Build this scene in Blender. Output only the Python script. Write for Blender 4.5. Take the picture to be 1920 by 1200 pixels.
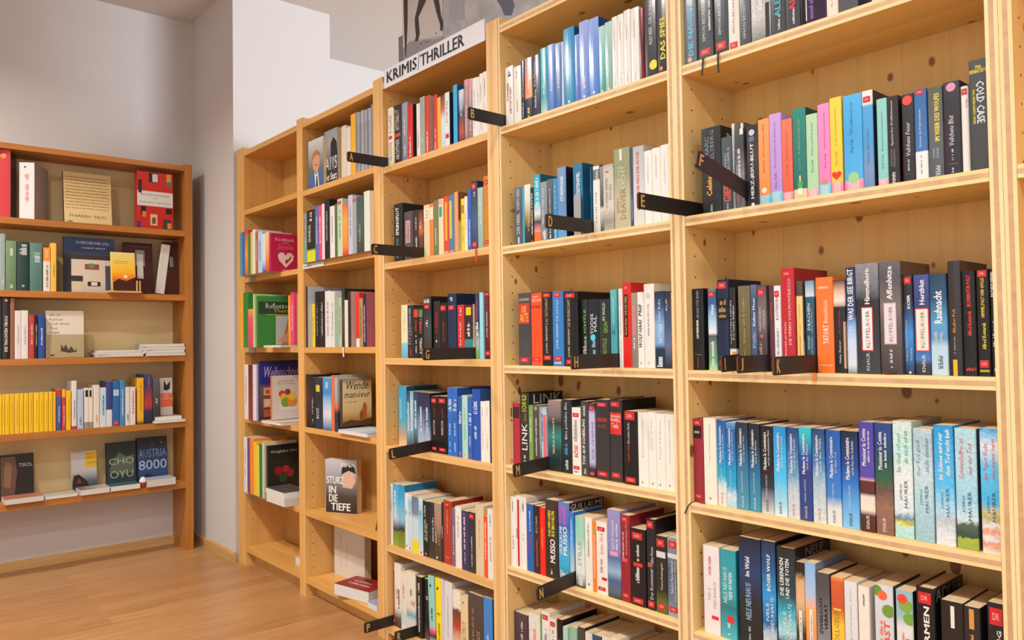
import bpy, math, random
from mathutils import Matrix, Vector
for o in list(bpy.data.objects): bpy.data.objects.remove(o)
SC = bpy.context.scene; COL = SC.collection
R = math.radians
# ---------------------------------------------------------------- camera
def make_camera():
    yaw, pitch, roll = 0.858499, 0.027010, -0.014925
    f = Vector((-math.sin(yaw)*math.cos(pitch), math.cos(yaw)*math.cos(pitch), math.sin(pitch)))
    r = Vector((math.cos(yaw), math.sin(yaw), 0)); u = r.cross(f)
    c, s = math.cos(roll), math.sin(roll)
    r2 = c*r + s*u; u2 = -s*r + c*u
    m = Matrix((r2, u2, -f)).transposed().to_4x4(); m.translation = Vector((0, -1.5, 1.07512))
    cd = bpy.data.cameras.new('camera'); cd.sensor_width = 36; cd.lens = 36*1455.44/1920
    cd.clip_start = .05
    o = bpy.data.objects.new('camera', cd); COL.objects.link(o); o.matrix_world = m
    SC.camera = o
make_camera()
# ---------------------------------------------------------------- light
w = bpy.data.worlds.new('world'); SC.world = w; w.use_nodes = True
w.node_tree.nodes['Background'].inputs[0].default_value = (.95, .97, 1, 1)
w.node_tree.nodes['Background'].inputs[1].default_value = 0.35
def area(name, loc, target, sx, sy, power, col, spread=180):
    l = bpy.data.lights.new(name, 'AREA'); l.shape = 'RECTANGLE'; l.size = sx; l.size_y = sy
    l.energy = power; l.color = col; l.spread = R(spread)
    o = bpy.data.objects.new(name, l); COL.objects.link(o); o.location = loc
    o.rotation_euler = (Vector(target)-Vector(loc)).to_track_quat('-Z', 'Y').to_euler()
    return o
WARM = (1, .945, .87); DAY = (.86, .93, 1)
LAMPS = [(-3.5, -1.9), (-2.3, -1.62), (-1.1, -1.62), (.1, -1.62), (1.2, -1.62)]
LAMP_POWER = 25
area('front_fill_daylight', (-.3, -4.35, 1.55), (-.3, 0, 1.2), 4.6, 2.3, 34, DAY)  # soft fill added from the front, through an unseen window
area('rear_window_daylight', (3.35, 2.1, 1.7), (-3.9, .9, 3.3), 2.2, 1.7, 440, (.82, .9, 1))
area('rear_ceiling_fill', (-3.0, 3.95, 1.7), (-3.5, 1.2, 3.4), 1.8, 1.3, 75, DAY)  # added to brighten the rear ceiling, no known window there
area('side_window_daylight', (3.35, -1.9, 1.6), (-3, -1.2, 1.2), 2.2, 1.9, 22, DAY)
SC.view_settings.view_transform = 'Standard'; SC.view_settings.look = 'None'
SC.view_settings.gamma = 1; SC.view_settings.use_curve_mapping = False
SC.view_settings.exposure = 0.2
# ---------------------------------------------------------------- helpers
def lin(c):
    return c/12.92 if c <= .04045 else ((c+.055)/1.055)**2.4
def rgb(h):
    h = h.lstrip('#')
    if len(h) == 3: h = ''.join(x*2 for x in h)
    return tuple(int(h[i:i+2], 16)/255 for i in (0, 2, 4))
def lrgb(h):
    c = [lin(x) for x in rgb(h)]; y = .2*c[0]+.7*c[1]+.1*c[2]; f = 1-.24*max(0, (y-.5)/.45)-.3*max(0, 1-y/.06)   # inks: whites stay below .75, blacks are deep
    return tuple(x*f for x in c) + (1,)
MATS = {}
def newmat(key):
    m = bpy.data.materials.new(key); m.use_nodes = True
    MATS[key] = m
    return m, m.node_tree.nodes, m.node_tree.links, m.node_tree.nodes['Principled BSDF']
def plain(h, rough=.5, metal=0, name=None):
    key = name or 'paint_%s_%d' % (h.strip('#'), int(rough*100))
    if key in MATS: return MATS[key]
    m, n, l, b = newmat(key)
    b.inputs['Base Color'].default_value = lrgb(h); b.inputs['Roughness'].default_value = rough
    b.inputs['Metallic'].default_value = metal; b.inputs['Specular IOR Level'].default_value = .35
    return m
def cover_mat(spec, rough=.38):
    """'#hex' plain, 'g:#a@0,#b@1' printed colour bands from foot to head, 'n:' the same with a blotchy printed picture"""
    if spec[0] == '#': return plain(spec, rough)
    key = 'print_' + spec
    if key in MATS: return MATS[key]
    m, n, l, b = newmat(key)
    b.inputs['Roughness'].default_value = rough
    st = [(p.split('@')[0], float(p.split('@')[1])) for p in spec[2:].split(',')]
    tc = n.new('ShaderNodeTexCoord'); sp = n.new('ShaderNodeSeparateXYZ')
    l.new(tc.outputs['UV'], sp.inputs[0])
    rp = n.new('ShaderNodeValToRGB'); cr = rp.color_ramp
    while len(cr.elements) < len(st): cr.elements.new(.5)
    for e, (c, p) in zip(cr.elements, st): e.position = p
    for e, (c, p) in zip(cr.elements, st): e.position = p; e.color = lrgb(c)
    src = sp.outputs[1]
    if spec[0] == 'n':
        nz = n.new('ShaderNodeTexNoise'); nz.inputs['Scale'].default_value = 95; nz.inputs['Detail'].default_value = 3
        l.new(tc.outputs['Object'], nz.inputs['Vector'])
        a = n.new('ShaderNodeMath'); a.operation = 'MULTIPLY_ADD'; a.inputs[1].default_value = .12
        l.new(nz.outputs[0], a.inputs[0]); 
        s2 = n.new('ShaderNodeMath'); s2.operation = 'SUBTRACT'; s2.inputs[1].default_value = .06
        l.new(src, s2.inputs[0]); l.new(s2.outputs[0], a.inputs[2]); src = a.outputs[0]
        l.new(src, rp.inputs[0])
        n2 = n.new('ShaderNodeTexNoise'); n2.inputs['Scale'].default_value = 160; n2.inputs['Detail'].default_value = 2
        l.new(tc.outputs['Object'], n2.inputs['Vector'])
        mr = n.new('ShaderNodeMapRange'); mr.inputs[1].default_value = .3; mr.inputs[2].default_value = .7
        mr.inputs[3].default_value = .87; mr.inputs[4].default_value = 1.12
        l.new(n2.outputs[0], mr.inputs[0])
        hv = n.new('ShaderNodeHueSaturation'); l.new(rp.outputs[0], hv.inputs['Color']); l.new(mr.outputs[0], hv.inputs['Value'])
        l.new(hv.outputs[0], b.inputs['Base Color'])
    else:
        l.new(src, rp.inputs[0]); l.new(rp.outputs[0], b.inputs['Base Color'])
    return m
def pages_mat(axis='X', h='#dcc39b', name='book_pages'):
    if name in MATS: return MATS[name]
    m, n, l, b = newmat(name); b.inputs['Roughness'].default_value = .9
    tc = n.new('ShaderNodeTexCoord'); wv = n.new('ShaderNodeTexWave'); wv.bands_direction = axis
    wv.inputs['Scale'].default_value = 260; wv.inputs['Distortion'].default_value = 1.5
    l.new(tc.outputs['Object'], wv.inputs['Vector'])
    mx = n.new('ShaderNodeMix'); mx.data_type = 'RGBA'
    c = lrgb(h); mx.inputs[6].default_value = tuple(x*.8 for x in c[:3])+(1,); mx.inputs[7].default_value = c
    l.new(wv.outputs[0], mx.inputs[0]); l.new(mx.outputs[2], b.inputs['Base Color'])
    return m
def wood(name, light, dark, axis='X', knots=0., stave=.0, rough=.45, grain=1., normal=None):
    """long grain along axis; optional glued staves and knots"""
    if name in MATS: return MATS[name]
    m, n, l, b = newmat(name); b.inputs['Roughness'].default_value = rough
    tc = n.new('ShaderNodeTexCoord'); oi = n.new('ShaderNodeObjectInfo')
    add = n.new('ShaderNodeVectorMath'); add.operation = 'MULTIPLY_ADD'
    cmb = n.new('ShaderNodeCombineXYZ'); 
    for i in range(3): l.new(oi.outputs['Random'], cmb.inputs[i])
    add.inputs[1].default_value = (7.3, 5.1, 9.7); l.new(cmb.outputs[0], add.inputs[0]); l.new(tc.outputs['Object'], add.inputs[2])
    mp = n.new('ShaderNodeMapping'); sc = {'X': (1.2, 22, 22), 'Y': (22, 1.2, 22), 'Z': (22, 22, 1.2)}[axis]
    mp.inputs['Scale'].default_value = sc; l.new(add.outputs[0], mp.inputs[0])
    nz = n.new('ShaderNodeTexNoise'); nz.inputs['Scale'].default_value = 1.6; nz.inputs['Detail'].default_value = 5; nz.inputs['Distortion'].default_value = .6
    l.new(mp.outputs[0], nz.inputs['Vector'])
    rp = n.new('ShaderNodeValToRGB'); e = rp.color_ramp.elements
    e[0].position = .5-.26/grain; e[1].position = .5+.2/grain; e[0].color = lrgb(dark); e[1].color = lrgb(light)
    l.new(nz.outputs[0], rp.inputs[0]); out = rp.outputs[0]
    if stave:
        sp = n.new('ShaderNodeSeparateXYZ'); l.new(add.outputs[0], sp.inputs[0])
        ch = {'X': 1, 'Y': 0, 'Z': 0}[axis]
        d = n.new('ShaderNodeMath'); d.operation = 'DIVIDE'; d.inputs[1].default_value = stave; l.new(sp.outputs[ch], d.inputs[0])
        fl = n.new('ShaderNodeMath'); fl.operation = 'FLOOR'; l.new(d.outputs[0], fl.inputs[0])
        wn = n.new('ShaderNodeTexWhiteNoise'); wn.noise_dimensions = '1D'; l.new(fl.outputs[0], wn.inputs['W'])
        mr = n.new('ShaderNodeMapRange'); mr.inputs[3].default_value = .94; mr.inputs[4].default_value = 1.05; l.new(wn.outputs[0], mr.inputs[0])
        fr = n.new('ShaderNodeMath'); fr.operation = 'FRACT'; l.new(d.outputs[0], fr.inputs[0])
        ln = n.new('ShaderNodeMath'); ln.operation = 'GREATER_THAN'; ln.inputs[1].default_value = .03; l.new(fr.outputs[0], ln.inputs[0])
        lm = n.new('ShaderNodeMapRange'); lm.inputs[3].default_value = .9; lm.inputs[4].default_value = 1; l.new(ln.outputs[0], lm.inputs[0])
        mu = n.new('ShaderNodeMath'); mu.operation = 'MULTIPLY'; l.new(mr.outputs[0], mu.inputs[0]); l.new(lm.outputs[0], mu.inputs[1])
        hs = n.new('ShaderNodeHueSaturation'); l.new(out, hs.inputs['Color']); l.new(mu.outputs[0], hs.inputs['Value']); out = hs.outputs[0]
    if knots:
        mp2 = n.new('ShaderNodeMapping'); s2 = {'X': (8, 12, 12), 'Y': (12, 8, 12), 'Z': (12, 12, 8)}[axis]
        mp2.inputs['Scale'].default_value = s2; l.new(add.outputs[0], mp2.inputs[0])
        vo = n.new('ShaderNodeTexVoronoi'); vo.feature = 'F1'; vo.voronoi_dimensions = '2D'; vo.inputs['Scale'].default_value = 1.0
        s3 = n.new('ShaderNodeSeparateXYZ'); c3 = n.new('ShaderNodeCombineXYZ'); l.new(mp2.outputs[0], s3.inputs[0])
        nrm = normal or {'X': 'Z', 'Y': 'Z', 'Z': 'X'}[axis]
        for j, ch in enumerate([q for q in range(3) if 'XYZ'[q] != nrm]): l.new(s3.outputs[ch], c3.inputs[j])
        l.new(c3.outputs[0], vo.inputs['Vector'])
        sepc = n.new('ShaderNodeSeparateColor'); l.new(vo.outputs['Color'], sepc.inputs[0])
        rad = n.new('ShaderNodeMath'); rad.operation = 'MULTIPLY_ADD'; rad.inputs[1].default_value = .3; rad.inputs[2].default_value = -.3+knots
        l.new(sepc.outputs[0], rad.inputs[0])
        lt = n.new('ShaderNodeMath'); lt.operation = 'SUBTRACT'; l.new(rad.outputs[0], lt.inputs[0]); l.new(vo.outputs['Distance'], lt.inputs[1])
        kr = n.new('ShaderNodeMapRange'); kr.inputs[1].default_value = -.015; kr.inputs[2].default_value = .03; l.new(lt.outputs[0], kr.inputs[0])
        mx = n.new('ShaderNodeMix'); mx.data_type = 'RGBA'; mx.inputs[7].default_value = lrgb('#96592a')
        l.new(kr.outputs[0], mx.inputs[0]); l.new(out, mx.inputs[6]); out = mx.outputs[2]
    l.new(out, b.inputs['Base Color'])
    return m

class MB:
    """collects faces with materials, builds ONE mesh object"""
    def __init__(s, height=None): s.v = []; s.f = []; s.mi = []; s.m = []; s.ix = {}; s.h = height
    def mat(s, m):
        if m.name not in s.ix: s.ix[m.name] = len(s.m); s.m.append(m)
        return s.ix[m.name]
    def face(s, pts, m):
        i = len(s.v); s.v += [tuple(p) for p in pts]; s.f.append(tuple(range(i, i+len(pts)))); s.mi.append(s.mat(m))
    def faces(s, vs, fs, m):
        i = len(s.v); s.v += [tuple(p) for p in vs]; k = s.mat(m)
        for f in fs: s.f.append(tuple(i+j for j in f)); s.mi.append(k)
    def box(s, x0, x1, y0, y1, z0, z1, m):
        v = [(x, y, z) for x in (x0, x1) for y in (y0, y1) for z in (z0, z1)]
        s.faces(v, [(0, 1, 3, 2), (4, 6, 7, 5), (0, 4, 5, 1), (2, 3, 7, 6), (0, 2, 6, 4), (1, 5, 7, 3)], m)
    def prism(s, poly, ax, a0, a1, m):
        """poly of (p,q) extruded along axis ax from a0 to a1"""
        def P(p, q, a): return {'X': (a, p, q), 'Y': (p, a, q), 'Z': (p, q, a)}[ax]
        k = len(poly); v = [P(p, q, a0) for p, q in poly] + [P(p, q, a1) for p, q in poly]
        fs = [tuple(range(k-1, -1, -1)), tuple(range(k, 2*k))] + [(i, (i+1) % k, k+(i+1) % k, k+i) for i in range(k)]
        s.faces(v, fs, m)
    def disc(s, c, r, nrm, m, k=8):
        n = Vector(nrm); a = n.orthogonal().normalized(); b = n.cross(a)
        s.face([Vector(c)+a*r*math.cos(2*math.pi*i/k)+b*r*math.sin(2*math.pi*i/k) for i in range(k)], m)
    def lathe(s, prof, m, k=20):
        v = []; fs = []
        for r, z in prof: v += [(r*math.cos(2*math.pi*i/k), r*math.sin(2*math.pi*i/k), z) for i in range(k)]
        for j in range(len(prof)-1):
            for i in range(k): fs.append((j*k+i, j*k+(i+1) % k, (j+1)*k+(i+1) % k, (j+1)*k+i))
        fs += [tuple(range(k-1, -1, -1)), tuple(range((len(prof)-1)*k, len(prof)*k))]
        s.faces(v, fs, m)
    def build(s, name, parent=None, bevel=0, fix=True):
        me = bpy.data.meshes.new(name); me.from_pydata(s.v, [], s.f)
        for m in s.m: me.materials.append(m)
        me.polygons.foreach_set('material_index', s.mi); me.update()
        if s.h:
            uv = me.uv_layers.new(name='print'); k = 0; buf = []
            for f in s.f:
                for i in f: buf += [s.v[i][1], s.v[i][2]/s.h]
            uv.data.foreach_set('uv', buf)
        o = bpy.data.objects.new(name, me); COL.objects.link(o)
        if parent: o.parent = parent
        if bevel:
            b = o.modifiers.new('bevel', 'BEVEL'); b.width = bevel; b.segments = 2; b.limit_method = 'ANGLE'
        return o
def tag(o, label, cat, group=None):
    o['label'] = label; o['category'] = cat
    if group: o['group'] = group
    return o
def struct(o): o['kind'] = 'structure'; return o
def empty(name, loc, label, cat, group=None):
    o = bpy.data.objects.new(name, None); COL.objects.link(o); o.location = loc; o.empty_display_size = .05
    return tag(o, label, cat, group)
# lettering: outlines of the built-in font, cached as flat meshes scaled to the unit square
GLY = {}
def lettering(txt, bold, ital):
    k = (txt, bold, ital)
    if k in GLY: return GLY[k]
    c = bpy.data.curves.new('lettering', 'FONT'); c.body = txt; c.resolution_u = 1 if len(txt) > 5 else 3
    c.shear = .25 if ital else 0
    o = bpy.data.objects.new('lettering', c); me = bpy.data.meshes.new_from_object(o)
    vs = [(v.co.x, v.co.y) for v in me.vertices]; fs = [tuple(p.vertices) for p in me.polygons]
    bpy.data.objects.remove(o); bpy.data.meshes.remove(me); bpy.data.curves.remove(c)
    if bold:   # heavier strokes: the outline repeated around itself
        v0, f0 = vs, fs; vs = []; fs = []
        for dx, dy in ((-.03, -.012), (-.01, .012), (.01, -.012), (.03, .012)):
            b = len(vs); vs += [(x+dx, y+dy) for x, y in v0]; fs += [tuple(b+i for i in f) for f in f0]
    x0 = min(v[0] for v in vs); x1 = max(v[0] for v in vs); y0 = min(v[1] for v in vs); y1 = max(v[1] for v in vs)
    nl = 4 if bold else 1; per = len(vs)//nl
    GLY[k] = ([((x-x0)/(x1-x0), (y-y0)/(y1-y0), .00004*(i//per)) for i, (x, y) in enumerate(vs)], fs)
    return GLY[k]
RND = random.Random(7)
def draw(mb, items, at, W, H):
    """printed matter on a surface: at(a, s, lift) maps fractions across and up to a point"""
    for q, it in enumerate(items):
        k = it[0]; lift = .00025 + .00006*q
        if k == 'T':
            _, txt, col, s0, s1, a0, a1, fl = it
            vs, fs = lettering(txt, 'b' in fl, 'i' in fl); m = plain(col, .45)
            if 'h' in fl: pts = [at(a0+x*(a1-a0), s0+y*(s1-s0), lift+q) for x, y, q in vs]
            elif 'd' in fl: pts = [at(a0+y*(a1-a0), s1-x*(s1-s0), lift+q) for x, y, q in vs]
            else: pts = [at(a1-y*(a1-a0), s0+x*(s1-s0), lift+q) for x, y, q in vs]
            mb.faces(pts, fs, m)
        elif k == 'B':
            _, col, s0, s1, a0, a1 = it
            n = 4
            for i in range(n):
                u0 = a0+(a1-a0)*i/n; u1 = a0+(a1-a0)*(i+1)/n
                mb.face([at(u0, s0, lift), at(u1, s0, lift), at(u1, s1, lift), at(u0, s1, lift)], plain(col, .45))
        elif k == 'X':
            _, col, s0, s1, a0, a1 = it; m = plain(col, .45)
            horiz = (a1-a0)*W > (s1-s0)*H
            L = (a1-a0)*W if horiz else (s1-s0)*H; G = (s1-s0)*H if horiz else (a1-a0)*W
            G = min(G, .009); p = 0.; w = 0
            while p < L:
                lw = G*RND.uniform(.28, .5); hh = RND.choice((.68, .7, 1, .72))
                if RND.random() > .16:
                    f0 = p/L; f1 = min(1, (p+lw*.72)/L)
                    if horiz:
                        b0 = a0+f0*(a1-a0); b1 = a0+f1*(a1-a0); mb.face([at(b0, s0, lift), at(b1, s0, lift), at(b1, s0+(s1-s0)*hh, lift), at(b0, s0+(s1-s0)*hh, lift)], m)
                    else:
                        b0 = s0+f0*(s1-s0); b1 = s0+f1*(s1-s0); e = a1-(a1-a0)*hh
                        mb.face([at(e, b0, lift), at(a1, b0, lift), at(a1, b1, lift), at(e, b1, lift)], m)
                p += lw
        elif k in 'DH':
            _, col, s, a, r = it; pts = []; s = max(s, r/H+.006)
            for i in range(24):
                t = 2*math.pi*i/24
                if k == 'D': x, y = math.cos(t), math.sin(t)
                else: x = math.sin(t)**3; y = (13*math.cos(t)-5*math.cos(2*t)-2*math.cos(3*t)-math.cos(4*t))/16
                pts.append((x, y))
            m = plain(col, .45); C = lambda a_: max(.02, min(.98, a_))
            for g0, g1 in ((0, .35), (.35, .7), (.7, 1)):
                for i in range(24):
                    (xa, ya), (xb, yb) = pts[i], pts[(i+1) % 24]
                    mb.face([at(C(a+x*g*r/W), s+y*g*r/H, lift) for x, y, g in ((xa, ya, g0), (xa, ya, g1), (xb, yb, g1), (xb, yb, g0))], m)
        elif k == 'Z':
            _, col, s1, n = it; m = plain(col, .45)
            for i in range(-3, n):
                b0 = i/n*1.0; d = 1/n*.45; sl = s1*.9; pts = []
                lo = [(0, b0), (1, b0+.55), (1, b0+.55+d), (0, b0+d)]
                pl = [(a, max(0, min(1, q))*s1) for a, q in lo]
                if pl[0][1] < pl[3][1] or pl[1][1] < pl[2][1]:
                    for j in range(4):
                        a0, a1 = j/4, (j+1)/4
                        f = lambda a, w: max(0, min(1, b0+.55*a+w))*s1
                        mb.face([at(a0, f(a0, 0), lift), at(a1, f(a1, 0), lift), at(a1, f(a1, d), lift), at(a0, f(a0, d), lift)], m)
        elif k == 'P':
            mb.face([at(a, s, lift) for a, s in it[2]], plain(it[1], .45))
# ---------------------------------------------------------------- books
PAGES = pages_mat(); WHITE_PAGES = pages_mat('X', '#e6e2da', 'white_pages')
def book_shape(name, w, h, dep, col, items, cov=None, hc=0, cover=(), rough=.38, stick='KRI', cover_items=(), pages=None):
    """spine on the -Y side, cover on the +X side, foot at z=0"""
    mb = MB(h); t = .0024 if hc else .0009
    t = min(t, w*.25); bul = min(.0020 if hc else .0007, w*.1); r = min(.0022, w*.2)
    cm = cover_mat(col, rough); fm = cover_mat(cov, rough) if cov else cm
    def sy(x):
        u = min(1, abs(2*x/w)); y = -bul*(1-u*u)+bul
        e = abs(x)-(w/2-r)
        if e > 0: y += r-math.sqrt(max(0, r*r-e*e))
        return y
    xs = [-w/2, -w/2+r*.3, -w/2+r, -w/4, 0, w/4, w/2-r, w/2-r*.3, w/2]
    n = len(xs)
    o1 = [(x, sy(x)) for x in xs]; i1 = [(max(-w/2+t, min(w/2-t, x)), sy(x)+t) for x in xs]
    for z0, z1 in ((0, h),):
        for i in range(n-1):
            mb.face([(*o1[i], z0), (*o1[i+1], z0), (*o1[i+1], z1), (*o1[i], z1)], cm)
            for z in (z0, z1): mb.face([(*o1[i], z), (*o1[i+1], z), (*i1[i+1], z), (*i1[i], z)], cm)
        y1 = o1[0][1]; yi = i1[0][1]
        for sgn, m in ((-1, cm), (1, fm)):
            a, b = sgn*w/2, sgn*(w/2-t)
            mb.face([(a, y1, z0), (a, dep, z0), (a, dep, z1), (a, y1, z1)], m)
            mb.face([(b, yi, z0), (b, dep, z0), (b, dep, z1), (b, yi, z1)], m)
            mb.face([(a, dep, z0), (b, dep, z0), (b, dep, z1), (a, dep, z1)], m)
            for z in (z0, z1): mb.face([(a, y1, z), (a, dep, z), (b, dep, z), (b, yi, z)], m)
    draw(mb, [i for i in items if i[0] != 'S'], lambda a, s, l: ((a-.5)*w, (0 if abs(a-.5) < .4 else sy((a-.5)*w))-l, s*h), w, h)
    draw(mb, cover_items, lambda a, s, l: (w/2+l, a*dep, s*h), dep, h)
    for c in cover: draw(mb, [('T', c[1], c[2], c[5], c[6], c[3], c[4], 'h')], lambda a, s, l: (w/2+l, a*dep, s*h), dep, h)
    o = mb.build(name)
    e = .003 if hc else .0006; pb = MB()
    pb.box(-w/2+t*1.05, w/2-t*1.05, max(bul+t*1.2, .0015), dep-(.004 if hc else .0004), e, h-e, pages or PAGES)
    pb.build('page_block', o)
    for it in items:
        if it[0] == 'S':
            sm = MB(); a0, a1 = (.14, .82); s0, s1 = it[1], it[2]
            at = lambda a, s, l: ((a-.5)*w, sy((a-.5)*w)-l-.0004, s*h)
            for i in range(4):
                u0 = a0+(a1-a0)*i/4; u1 = a0+(a1-a0)*(i+1)/4
                sm.face([at(u0, s0, 0), at(u1, s0, 0), at(u1, s1, 0), at(u0, s1, 0)], plain('#c0282c', .4))
            txt = it[3] if it[3] == 'DR' else stick
            draw(sm, [('T', txt, '#e6b8b2', s0+(s1-s0)*.3, s1-(s1-s0)*.3, a0+.17, a1-.17, 'h')], at, w, h)
            sm.build('shelf_mark_sticker', o)
    return o
XL = -4.2439
FR = {'M': Matrix.Identity(4), 'L': Matrix.Translation((XL, 0, 0)) @ Matrix.Rotation(R(90), 4, 'Z')}
def frame(bay): return FR['L'] if bay == 'L' else FR['M']
ST = {'1': [1.738, 1.404, 1.062, .719, .370, .089], '2': [1.734, 1.418, 1.0605, .722, .368, .083], '3': [1.7185, 1.3655, 1.020, .702, .345, .052],
      '4': [1.7206, 1.3583, 1.0028, .7073, .408, .075], '5': [1.719, 1.3618, 1.0006, .6932, .3969, .075],
      'L': [1.6860, 1.3452, 1.0256, .6778, .3571]}
CASE = {'L': 'corner bookcase', '1': 'left bay', '2': 'second bay', '3': 'signed bookcase', '4': 'middle pine bookcase', '5': 'right pine bookcase'}
ROWN = ['top shelf', 'second shelf', 'third shelf', 'fourth shelf', 'fifth shelf', 'lowest shelf']
ORD = 'first second third fourth fifth sixth seventh eighth ninth tenth eleventh twelfth thirteenth fourteenth fifteenth sixteenth seventeenth eighteenth nineteenth twentieth twenty-first twenty-second twenty-third twenty-fourth twenty-fifth twenty-sixth twenty-seventh twenty-eighth twenty-ninth thirtieth thirty-first thirty-second'.split()
CN = [('black', '#201e1f'), ('charcoal', '#3c3d42'), ('dark grey', '#58585c'), ('grey', '#8a8c90'), ('light grey', '#c2c2c4'), ('white', '#ebe9e5'), ('cream', '#e9dfc6'), ('beige', '#cdb693'),
      ('tan', '#b88a58'), ('brown', '#6b4a36'), ('dark brown', '#3a2c28'), ('red', '#c4281f'), ('dark red', '#7c2028'), ('orange', '#e5772c'), ('yellow', '#e6c022'), ('olive', '#74803f'), ('green', '#4a8a4a'),
      ('dark green', '#24403a'), ('pale green', '#a5c6a6'), ('teal', '#2a8a92'), ('pale turquoise', '#9ccad0'), ('light blue', '#8fb6da'), ('bright blue', '#2f92d0'), ('blue', '#2f62b0'), ('navy', '#22304f'),
      ('purple', '#5a4a80'), ('lilac', '#b3a2ce'), ('mauve', '#8a6c74'), ('pink', '#e088b0'), ('magenta', '#c42a5a'), ('slate blue', '#5f7fa8'), ('grey green', '#8aa096')]
def cname(h):
    c = rgb(h); 
    def d(q):
        q = rgb(q); return (c[0]-q[0])**2*1.0+(c[1]-q[1])**2*1.4+(c[2]-q[2])**2*.9
    return min(CN, key=lambda x: d(x[1]))[0]
def describe(col, items, hc, w):
    if col[0] == '#': c = cname(col)
    else:
        st = [(p.split('@')[0], float(p.split('@')[1])) for p in col[2:].split(',')]
        n = [cname(x) for x, _ in st]
        c = n[-1] if n[0] == n[-1] else n[-1]+' and '+n[0]
    size = 'thick ' if w > .044 else ('slim ' if w < .017 else '')
    d = ''
    T = [i for i in items if i[0] == 'T']
    if any(i[0] == 'S' for i in items): d = ' with red stickers'
    elif T: d = ' with %s lettering' % cname(T[0][2])
    return size+c+(' hardback' if hc else ' book')+d
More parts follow.
